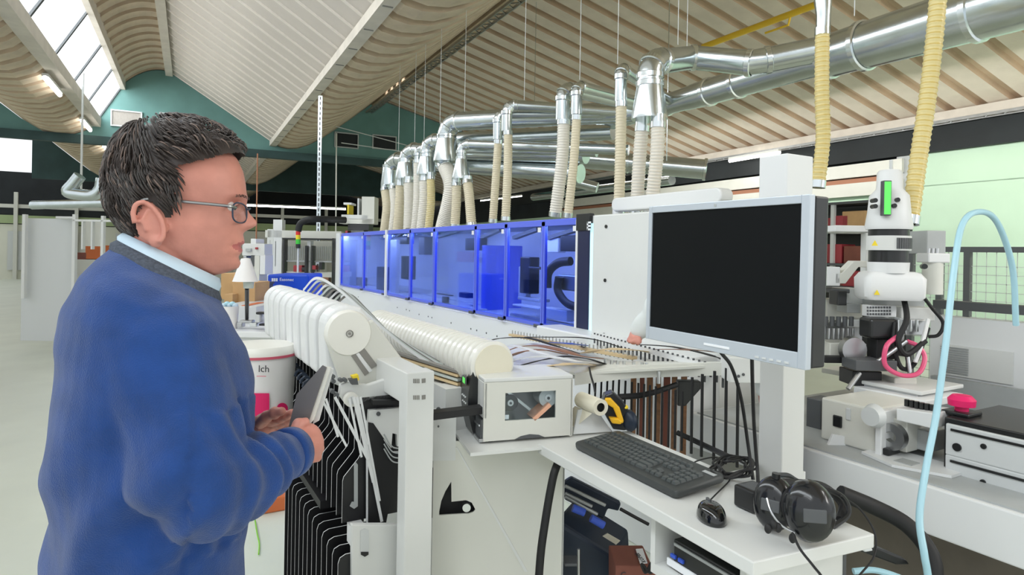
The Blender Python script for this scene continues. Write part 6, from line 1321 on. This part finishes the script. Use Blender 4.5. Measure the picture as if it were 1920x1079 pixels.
def headpt(z, ph, off=0.0, feat=True):
    xf0, xf, xb, w_ = interp(TF, z), interp(TFS, z), interp(TBk, z), interp(TW, z)
    cx_ = (xf + xb) / 2 - 0.005; c, s = cos(ph), sin(ph)
    a = (xf - cx_) if c > 0 else (cx_ - xb); p = 2.35
    r = 1.0 / ((abs(c) ** p + abs(s) ** p) ** (1 / p))
    x = cx_ + a * r * c; y = w_ * r * s
    if c > 0: y *= (1 - 0.10 * c * c)
    if c > 0: x += (xf0 - xf) * gs(y, .027)
    if feat and c > 0:
        x += interp(NOSE, z) * gs(y, interp(NW, z) if -.045 < z < .016 else .008) if -.045 < z < .016 else 0
        for sg_ in (-1, 1):
            x -= 0.0105 * gs(y - sg_ * .031, .013) * gs(z + .002, .011)        # eye sockets
            x += 0.0045 * gs(y - sg_ * .030, .018) * gs(z - .016, .006)        # brow
            x += 0.004 * gs(y - sg_ * .038, .017) * gs(z + .030, .014)         # cheek
            x += 0.003 * gs(y - sg_ * .011, .005) * gs(z + .034, .005)         # nostril wing
            x -= 0.004 * gs(y - sg_ * .027, .005) * gs(z + .066, .006)         # mouth corner
        x -= 0.0035 * gs(z + .0685, .0022) * gs(y, .022)
    n = Vector((x - cx_, y, 0)); n = n.normalized() if n.length > 0 else Vector((1, 0, 0))
    return Vector((x, y, z)) + n * off
def hw(v): return HC + hf * (v.x * (1.07 if v.x > 0 else 1.0)) + hl * v.y + Z_ * v.z
# -9 degrees yaw, slight nod
nod = radians(-1)
def hW(v):
    x = v.x * cos(nod) + v.z * sin(nod); z = -v.x * sin(nod) + v.z * cos(nod); return hw(Vector((x, v.y, z)))
def toL(p):
    q = p - HC; x, y, z = q.dot(hf), q.dot(hl), q.z; return Vector((x * cos(nod) - z * sin(nod), y, x * sin(nod) + z * cos(nod)))
hm = MB(); zs = [.119 - .238 * i / 100 for i in range(101)]
hm.loft([[hW(headpt(z, 2 * pi * k / 120)) for k in range(120)] for z in zs])
# ears
def ear(side):
    e = lambda x, y, z: hW(Vector((x, side * y, z)))
    out = []
    for k in range(17):
        a = radians(-75 + 300 * k / 16 * 0.86); out.append((-.022 + .019 * cos(a + 0.25) - 0.004 * sin(a), -.033 + .031 * sin(a)))
    pts = [e(x - .002, .0835 + .006 * (1 if x < -.027 else 0.4), z) for x, z in out]
    hm.tube(pts, [.0042] * len(pts), 8)
    hm.ell(e(-.023, .0785, -.032), .022, .0055, .033, 12, 8, ax=hf, ay=hl, az=Z_)
    hm.ell(e(-.016, .080, -.061), .010, .0055, .011, 10, 7, ax=hf, ay=hl, az=Z_)
    hm.ell(e(-.004, .077, -.041), .006, .006, .008, 8, 6, ax=hf, ay=hl, az=Z_)
    hm.tube([e(-.027, .084, -.014), e(-.033, .086, -.029), e(-.028, .085, -.046)], [.0028, .003, .0028], 7)
ear(-1); ear(1)
Yc = HC.y
# neck and (hidden) trunk
def ring2(bp, fp, b, Yc_=None, n=40, shr=1.0, pw=2.2):
    Yv = Yc if Yc_ is None else Yc_; B_ = onY(*bp, Yv); F_ = onY(*fp, Yv); c = (B_ + F_) / 2; a = (F_ - B_) / 2 * shr; out = []
    for k in range(n):
        ph = 2 * pi * k / n; cc, ss = cos(ph), sin(ph); r = 1.0 / ((abs(cc) ** pw + abs(ss) ** pw) ** (1 / pw)); out.append(c + a * (cc * r) + Y_ * (b * shr * ss * r))
    return out
hm.loft([ring2((238, 395), (360, 430), .05), ring2((240, 420), (362, 480), .055), ring2((240, 450), (378, 535), .060), ring2((232, 480), (396, 575), .075), ring2((190, 540), (410, 610), .14)])
RG = [((222, 449), (410, 551), .076), ((206, 460), (416, 574), .098), ((176, 484), (426, 590), .145), ((142, 520), (438, 614), .182), ((116, 575), (456, 646), .20), ((100, 650), (470, 700), .205), ((90, 760), (474, 780), .205), ((86, 880), (468, 880), .203), ((88, 1000), (456, 1000), .20), ((94, 1130), (458, 1120), .20), ((100, 1260), (462, 1240), .20)]
hm.loft([ring2(b_, f_, b, shr=0.93) for b_, f_, b in RG[2:]])
# limbs
def interp_limb(mb, pts, rs, n=14, caps=True):
    sp = spline(pts, 6); m = len(sp); rr = []
    for i in range(m): t = i / (m - 1) * (len(rs) - 1); k = min(int(t), len(rs) - 2); rr.append(rs[k] + (rs[k + 1] - rs[k]) * (t - k))
    mb.tube(sp, rr, n); mb.ell(sp[0], rr[0], rr[0], rr[0]); mb.ell(sp[-1], rr[-1], rr[-1], rr[-1]); return sp
SH_R = at(292, 655, 0.93); EL_R = at(380, 915, 0.88); WR_R = at(553, 846, 1.09)
SH_L = Vector((SH_R.x + 0.02, Yc + 0.19, SH_R.z)); EL_L = Vector((SH_L.x + 0.09, SH_L.y + 0.03, SH_L.z - 0.25)); WR_L = at(476, 822, 1.27)
interp_limb(hm, [SH_R, SH_R.lerp(EL_R, 0.5), EL_R, EL_R.lerp(WR_R, 0.5), WR_R], [.05, .045, .04, .034, .027])
interp_limb(hm, [SH_L, SH_L.lerp(EL_L, 0.5), EL_L, EL_L.lerp(WR_L, 0.5), WR_L], [.05, .045, .04, .034, .026])
# right hand: the palm at the end of the sleeve, fingers curling round the plates, thumb on top
def finger(mb, pts, r0, r1):
    sp = spline(pts, 5); m = len(sp); mb.tube(sp, [r0 + (r1 - r0) * i / (m - 1) for i in range(m)], 10); mb.ell(sp[-1], r1, r1, r1, 10, 7)
    for q in pts[1:-1]: mb.ell(q, r0 * 1.08, r0 * 1.08, r0 * 1.08, 8, 6)
PR = at(578, 832, 1.12)
hm.ell(PR, .026, .026, .036, 16, 10, ax=_r, ay=_d, az=Z_); hm.ell(at(568, 838, 1.105), .030, .026, .030, 16, 10, ax=_r, ay=_d, az=Z_)
interp_limb(hm, [WR_R, at(566, 840, 1.10), at(578, 834, 1.115)], [.027, .030, .028])
for k, (kx, ky, tx, ty, kd) in enumerate(((590, 812, 556, 806, 1.135), (597, 826, 562, 820, 1.13), (599, 842, 566, 836, 1.125), (595, 858, 568, 852, 1.12))):
    finger(hm, [at(kx - 12, ky + 3, kd - 0.02), at(kx, ky, kd), at(kx - 4, ky - 4, kd + 0.026), at(kx - 18, ky - 3, kd + 0.036), at(tx, ty, kd + 0.030)], .0100 - .0006 * k, .0078)
finger(hm, [at(562, 822, 1.10), at(556, 806, 1.10), at(560, 797, 1.105), at(572, 792, 1.11)], .0115, .0085)
# left hand: open palm under the plates with four fingers reaching forward
PL_ = at(494, 800, 1.26)
interp_limb(hm, [WR_L, at(486, 810, 1.26), at(498, 800, 1.25)], [.026, .030, .028])
hm.ell(PL_, .028, .036, .020, 16, 10, ax=_r, ay=_d, az=Z_)
for k, (sx_, sy_, mx_, my_, tx, ty, dd) in enumerate(((505, 793, 524, 786, 547, 774, 1.20), (506, 798, 526, 794, 549, 785, 1.22), (506, 803, 524, 801, 545, 794, 1.245), (502, 808, 518, 808, 536, 803, 1.27))):
    finger(hm, [at(sx_, sy_, dd + .02), at((sx_ + mx_) / 2, (sy_ + my_) / 2 - 1, dd + .01), at(mx_, my_, dd), at((tx + mx_) / 2, (ty + my_) / 2, dd - 0.005), at(tx, ty, dd - .012)], .0098, .0072)
finger(hm, [at(488, 795, 1.21), at(500, 782, 1.18), at(515, 775, 1.17), at(528, 772, 1.165)], .0115, .0085)
# legs
HPR = Vector((HC.x - 0.06, Yc - 0.09, 0.92)); HPL = Vector((HC.x - 0.06, Yc + 0.09, 0.92))
for hp in (HPR, HPL): interp_limb(hm, [hp, hp + Vector((0.01, 0, -0.42)), hp + Vector((-0.01, 0, -0.83))], [.085, .055, .04]); hm.ell(hp + Vector((0.05, 0, -0.875)), .13, .045, .04)
man = thing('person', 'man in a blue sweater and glasses seen in profile, holding thin grey plates', 'person', Vector((HC.x - 0.05, Yc, 0.0)))
def cls(c):
    L = toL(c + Vector(man['_o']) * 0)
    if L.x > .060 and abs(L.y) < .026 and -.0795 < L.z < -.0600 and abs(L.y) < .029 * (1 - (abs(L.z + .069) / .0115) ** 2): return 1
    return 0
body = remesh('body', hm, 0.0026, 2, mats=('skin', 'lips'), classify=cls, parent=man)
# sweater
sw = MB(); sw.loft([ring2(b_, f_, b) for b_, f_, b in RG])
interp_limb(sw, [SH_R, SH_R.lerp(EL_R, 0.5) - _r * 0.0, EL_R, EL_R.lerp(WR_R, 0.5) - Z_ * 0.005, WR_R - (WR_R - EL_R).normalized() * 0.012], [.088, .080, .070, .056, .040], 20)
interp_limb(sw, [SH_L, SH_L.lerp(EL_L, 0.5), EL_L, EL_L.lerp(WR_L, 0.5), WR_L - (WR_L - EL_L).normalized() * 0.02], [.085, .075, .068, .054, .042], 20)
sw.ell(at(255, 640, 0.97), .10, .085, .085, 18, 12); sw.ell(SH_L - X_ * 0.03, .10, .085, .085, 18, 12)
def folds(p, n):
    v = noise.noise(p * 7.0) * 0.006 + noise.noise(Vector((p.x * 10, p.y * 10, p.z * 24))) * 0.0035
    # gathers along the forearm and at the elbow's inner bend
    ax = (WR_R - EL_R); L = ax.length; axn = ax / L; t = (p - EL_R).dot(axn) / L; rad = ((p - EL_R) - axn * (p - EL_R).dot(axn)).length
    if -0.35 < t < 1.02 and rad < 0.11:
        k = max(0, 1 - abs(t - 0.35) / 0.75); w2 = noise.noise(p * 12) * 1.6
        v += 0.0060 * k * sin(t * 26 + w2 * 2 + p.z * 25)
    # long diagonal drapes on the back under the arm
    q = (p - SH_R); s = q.z * 0.8 - q.x * 1.2
    if q.z < 0.0 and q.x < 0.04: v += 0.0075 * sin(s * 42 + noise.noise(p * 5) * 3.0) * min(1, -q.z * 6)
    return n * v
swo = remesh('sweater', sw, 0.0050, 7, disp=folds, mats=('sweater',), parent=man)
# raised shoulder seam
seam = [onY(250, 505, Yc - 0.10), onY(256, 540, Yc - 0.14), onY(262, 575, Yc - 0.17), onY(266, 602, Yc - 0.19)]
# collar of the shirt, ribbed knit collar, cuff
def band(r0, r1, mt, name, n=48, th=0.004, lab_=None):
    A = ring2(*r0, n=n); B_ = ring2(*r1, n=n); mb = MB(); cA = sum(A, Vector()) / n
    rin = [p + (cA - p).normalized() * th for p in A]; rin2 = [p + (cA - p).normalized() * th for p in B_]
    mid = [(a + b) / 2 + ((a + b) / 2 - cA).normalized() * 0.004 for a, b in zip(A, B_)]
    mb.loft([rin2, rin, A, mid, B_], cap=False); o = mb.build(name, mt, man, smooth='all'); 
    if lab_: lab(o, lab_)
    return o
band(((230, 436), (412, 522), .066), ((219, 455), (409, 548), .083), 'shirt_blue', 'shirt_collar', lab_='pale blue shirt collar')
band(((219, 450), (410, 545), .082), ((204, 466), (413, 571), .100), 'collar_knit', 'knit_collar', th=0.006, lab_='dark grey ribbed collar')
cd_ = (WR_R - EL_R).normalized(); xx, yy_, zz_ = frame(cd_)
MB().lathe(WR_R - cd_ * 0.03, cd_, [(.036, 0), (.0425, 0), (.0435, 0.01), (.0425, 0.024), (.036, 0.026)], 28).build('cuff', 'sweater', man, smooth='all')
# trousers
tm = MB(); tm.loft([ring2((100, 1180), (452, 1170), .19), ring2((105, 1300), (452, 1290), .19)])
for hp in (HPR, HPL): interp_limb(tm, [hp, hp + Vector((0.01, 0, -0.42)), hp + Vector((-0.01, 0, -0.80))], [.105, .075, .06])
remesh('trousers', tm, 0.012, 4, mats=('trousers',), parent=man)
for hp in (HPR, HPL):
    MB().ell(hp + Vector((0.055, 0, -0.875)), .145, .052, .048).build('shoe', 'black_rubber', man, smooth=True)
# glasses
gl = MB(); side = -1
def lensring(s, k=1.0, dx=0.0): return [hW(Vector((.1015 + dx - abs(yv) * .30, s * (.033 + k * .025 * yv0), -.013 + k * .0165 * zv))) for yv0, zv, yv in [((abs(cos(a)) ** .6) * (1 if cos(a) > 0 else -1), (abs(sin(a)) ** .6) * (1 if sin(a) > 0 else -1), (0.033 + 0.025 * cos(a))) for a in [2 * pi * k2 / 24 for k2 in range(24)]]]
gf = thing('__tmp', 'x', 'x', (0, 0, 0)); bpy.data.objects.remove(gf)
for s in (-1, 1): gl.tube(lensring(s), .0014, 6, closed=True)
gl.tube(spline([hW(Vector((.100, -.009, -.006))), hW(Vector((.1035, 0, -.003))), hW(Vector((.100, .009, -.006)))], 4), .0013, 6)
glo = gl.build('spectacles', 'frame_blue', man, smooth='all'); lab(glo, 'dark rimmed spectacles with silver temples')
for s in (-1, 1):
    MB().tube(spline([hW(Vector((.089, s * .059, -.006))), hW(Vector((.078, s * .072, -.004))), hW(Vector((.03, s * .0775, .000))), hW(Vector((-.025, s * .0795, .004))), hW(Vector((-.045, s * .080, -.006)))], 6), [.0026] * 25, 6).build('temple', 'frame_metal', glo, smooth=True)
    mb = MB(); R_ = lensring(s, 0.97); c = sum(R_, Vector()) / 24; mb.add([c] + R_, [(0, k + 1, (k + 1) % 24 + 1) for k in range(24)]); mb.build('lens', 'clear_pane', glo)
    e = MB(); e.ell(hW(Vector((.0745, s * .0305, -.002))), .011, .0105, .0098, 16, 12); e.build('eyeball', 'eye_white', man, smooth=True)
    MB().ell(hW(Vector((.0845, s * .0315, -.004))), .0025, .0048, .0048, 10, 8, ax=hf, ay=hl).build('iris', 'iris', man, smooth=True)
    lid = MB(); lid.tube(spline([hW(Vector((.083, s * .044, -.003))), hW(Vector((.0895, s * .036, .0035))), hW(Vector((.0905, s * .028, .004))), hW(Vector((.087, s * .018, -.002)))], 5), .0022, 6); lid.build('eyelid', 'skin', man, smooth=True)
    bm_ = MB(); random.seed(2)
    for k in range(60):
        y = .014 + .036 * random.random(); z = .013 + .004 * random.random() - (y - .03) ** 2 * 4
        hp_ = None
        xx_ = .099 - (y / .0755) ** 2 * .030; p = hW(Vector((xx_ + .002, s * y, z))); bm_.tube([p, p + hl * s * .006 + Z_ * .001 + hf * .0005], [.0006, .0002], 3)
    bm_.build('eyebrow', 'hair_brown', man)
# hair: a cap that follows the skull, then locks of hair laid over it
def is_hair(x, z, y):
    if z > .085: return True
    if z > .058: return x < .020 + (z - .058) * 2.3
    if z > .0: return x < .016
    if z > -.024: return (x < .013 + .2 * z and x > -.012) or x < -.044
    return x < -.046 and z > -.074
hc_ = MB(); NZ, NP = 140, 220; grid = {}; 
for i in range(NZ + 1):
    z = .119 - .195 * i / NZ
    for k in range(NP):
        ph = 2 * pi * k / NP; b = headpt(z, ph, 0, False); o_ = .0105 + .0055 * max(0, z) / .12 + .004 * noise.noise(Vector((b.x * 45, b.y * 45, z * 30)))
        if z < -.01: o_ = max(.003, o_ * (1 - (-.01 - z) / .075))
        p = headpt(z, ph, o_, False)
        if z > .06: p.z += (z - .06) * .17
        grid[i, k] = (p, b, z)
vs = [hW(grid[i, k][0]) for i in range(NZ + 1) for k in range(NP)]; fs = []
for i in range(NZ):
    for k in range(NP):
        p, b, z = grid[i, k]
        if is_hair(b.x + .006 + .005 * noise.noise(Vector((z * 260, b.y * 100, 0))), z, b.y): k2 = (k + 1) % NP; fs.append((i * NP + k, i * NP + k2, (i + 1) * NP + k2, (i + 1) * NP + k))
top_ring = tuple(range(NP)); hc_.add(vs, fs + [top_ring]); cap_ = hc_.build('hair', 'hair_brown', man, smooth='all', recalc=True)
lk_ = MB(); lg_ = MB(); random.seed(21); cnt = 0
crown = Vector((-.035, 0, .13))
while cnt < 3600:
    z = -.068 + .198 * random.random(); ph = 2 * pi * random.random(); zz = min(z, .118)
    b = headpt(zz, ph, 0, False)
    if z > .112: b = Vector((b.x * random.random(), b.y * random.random(), .119))
    if not is_hair(b.x, b.z, b.y): continue
    pts = []; p = b.copy()
    # flow: away from the crown, forward over the brow in front, down at the sides and back
    d0 = Vector((b.x - crown.x, b.y * 1.2, (b.z - crown.z) * 1.0)); d0 = d0.normalized() if d0.length > 1e-4 else Vector((1, 0, 0))
    sw_ = Vector((0.45, 0, -0.2)) if b.x > -.02 else Vector((0.25, 0, -0.5))
    dirn = (d0 + sw_ + Vector((noise.noise(b * 22), noise.noise(b * 22 + Vector((5, 5, 5))), noise.noise(b * 22 + Vector((9, 1, 2))))) * 1.1).normalized()
    Ls = .018 + .020 * random.random(); 
    if b.z < -.03: Ls *= 0.5
    lift = .0132 + .0055 * max(0, b.z) / .12 + .0035 * random.random()
    for j in range(5):
        t = j / 4; q = b + dirn * (Ls * t); zc = max(-.074, min(q.z, .118))
        # project onto the cap
        xf, xb, w_ = interp(TF, zc), interp(TBk, zc), interp(TW, zc); cx_ = (xf + xb) / 2
        a = (xf - cx_) if q.x > cx_ else (cx_ - xb); rr = sqrt(((q.x - cx_) / a) ** 2 + (q.y / w_) ** 2) + 1e-6
        sc = 1 / rr if zc < .10 else min(1 / rr, 1.0)
        sx2 = cx_ + (q.x - cx_) * sc; sy2 = q.y * sc; nn = Vector((sx2 - cx_, sy2, 0)).normalized(); 
        up = max(0, (zc - .05) / .07); nrm = (nn * (1 - up) + Z_ * up).normalized()
        off = (lift + .0035 * sin(t * pi)) * (1 if zc > -.01 else max(.3, 1 - (-.01 - zc) / .075)) - (0.002 if j == 0 else 0)
        P_ = Vector((sx2, sy2, zc + (max(0, zc - .06)) * .17)) + nrm * off
        pts.append(hW(P_))
    if any((pts[j + 1] - pts[j]).length > .03 for j in range(4)): continue
    # keep the forehead clear
    eL = toL(pts[-1])
    if not is_hair(eL.x - .012, min(eL.z, .118), eL.y) : continue
    (lg_ if random.random() < 0.13 else lk_).tube(pts, [.0011, .0015, .0014, .0010, .0003], 3, cap=False); cnt += 1
a_ = lk_.build('hair_locks', 'hair_brown', man, smooth='all', recalc=False); a_['kind'] = 'stuff'
b_2 = lg_.build('grey_hair_locks', 'hair_grey', man, smooth='all', recalc=False); b_2['kind'] = 'stuff'
# the plates in his hands
pls = [([(604, 686), (612, 690), (574, 804), (541, 802), (556, 740)], 1.13, 0.004, 'plate_grey', 'grey thin plate held by the man, nearest'), ([(611, 689), (619, 690), (586, 790), (572, 806)], 1.135, 0.008, 'disc_white', 'cream plate behind the grey one in the man\'s hand'), ([(619, 690), (624, 693), (597, 790), (586, 796)], 1.15, 0.006, 'white_edge', 'outermost pale plate in the man\'s hand')]
mat('plate_grey', (0.20, 0.19, 0.19), 0.4, 0.3)
for pxs, dp, th, mt, l in pls: tag(slab(pxs, dp, th, mt, 'thin_plate', None, 0), l, 'plate', 'plates held by the man')
# ================================================================== SECOND PERSON, mostly hidden behind the monitor
p2 = MB(); D2 = 2.45
hipc = at(1466, 790, D2); dd_ = hipc - CAM; dd_.z = 0; dd_.normalize()
p2.ell(at(1310, 452, D2), .075, .095, .11, 18, 12); interp_limb(p2, [at(1322, 480, D2), at(1345, 515, D2)], [.05, .055])
p2.loft([[c + (u_ * (a * cos(2 * pi * k / 24)) + _d * (b * sin(2 * pi * k / 24))) for k in range(24)] for c, u_, a, b in ((at(1338, 512, D2), (_r * .7 - Z_ * .7), .06, .08), (at(1352, 530, D2), (_r * .7 + Z_ * .7), .10, .17), (at(1398, 590, D2), (_r * .8 + Z_ * .6), .10, .16), (at(1445, 650, D2), (_r * .9 + Z_ * .4), .07, .13), (at(1455, 745, D2), _r, .06, .10), (at(1464, 815, D2), _r, .055, .10))])
sh2 = at(1340, 540, D2 - .12); el2 = at(1245, 575, D2 + .02); wr2 = at(1198, 622, D2 + .1)
interp_limb(p2, [sh2, sh2.lerp(el2, .5), el2, el2.lerp(wr2, .5), wr2], [.05, .045, .038, .032, .025])
interp_limb(p2, [wr2, at(1193, 630, D2 + .11), at(1188, 636, D2 + .12)], [.026, .030, .024])
for k in range(4): finger(p2, [at(1190 + k * 2, 630 + k * 2, D2 + .10 - .012 * k), at(1181 + k * 2, 634 + k * 2, D2 + .10 - .012 * k), at(1176 + k * 2, 640 + k, D2 + .10 - .012 * k)], .009, .007)
finger(p2, [at(1198, 632, D2 + .07), at(1200, 640, D2 + .06), at(1196, 646, D2 + .06)], .010, .008)
for s in (-1, 1): interp_limb(p2, [at(1466, 815, D2) + dd_ * (.08 * s), Vector((hipc.x, hipc.y, .45)) + dd_ * (.08 * s), Vector((hipc.x, hipc.y, .06)) + dd_ * (.09 * s)], [.06, .045, .04])
pe2 = thing('person', 'second person leaning behind the monitor, only a pale sleeve and hand showing', 'person', Vector((hipc.x, hipc.y, 0)))
remesh('body', p2, 0.007, 3, mats=('skin',), parent=pe2)
s2 = MB(); interp_limb(s2, [sh2, sh2.lerp(el2, .5), el2, el2.lerp(wr2, .5), wr2 + (el2 - wr2).normalized() * .01], [.075, .072, .07, .055, .040], 16)
s2.loft([[c + (u_ * (a * cos(2 * pi * k / 24)) + _d * (b * sin(2 * pi * k / 24))) for k in range(24)] for c, u_, a, b in ((at(1340, 516, D2), (_r * .7 - Z_ * .7), .07, .09), (at(1352, 530, D2), (_r * .7 + Z_ * .7), .12, .19), (at(1398, 590, D2), (_r * .8 + Z_ * .6), .12, .18), (at(1445, 650, D2), (_r * .9 + Z_ * .4), .085, .15), (at(1458, 745, D2), _r, .072, .12))])
mat('sleeve_white', (0.72, 0.76, 0.75), 0.8)
remesh('shirt', s2, 0.008, 4, disp=lambda p, n: n * (0.010 * noise.noise(p * 16)), mats=('sleeve_white',), parent=pe2)
t2 = MB()
for s in (-1, 1): interp_limb(t2, [at(1466, 780, D2) + dd_ * (.075 * s), Vector((hipc.x, hipc.y, .45)) + dd_ * (.08 * s), Vector((hipc.x, hipc.y, .08)) + dd_ * (.09 * s)], [.073, .06, .052]); t2.ell(Vector((hipc.x, hipc.y, .05)) + dd_ * (.09 * s) - _r * .05, .10, .05, .045)
remesh('trousers', t2, 0.010, 3, mats=('trousers',), parent=pe2)
h2 = MB(); h2.ell(at(1312, 444, D2), .085, .10, .10, 18, 12); h2.build('hair', 'hair_brown', pe2, smooth=True)
# ------------------------------------------------------------------ tidy helper keys
for o in bpy.data.objects:
    if '_o' in o: del o['_o']
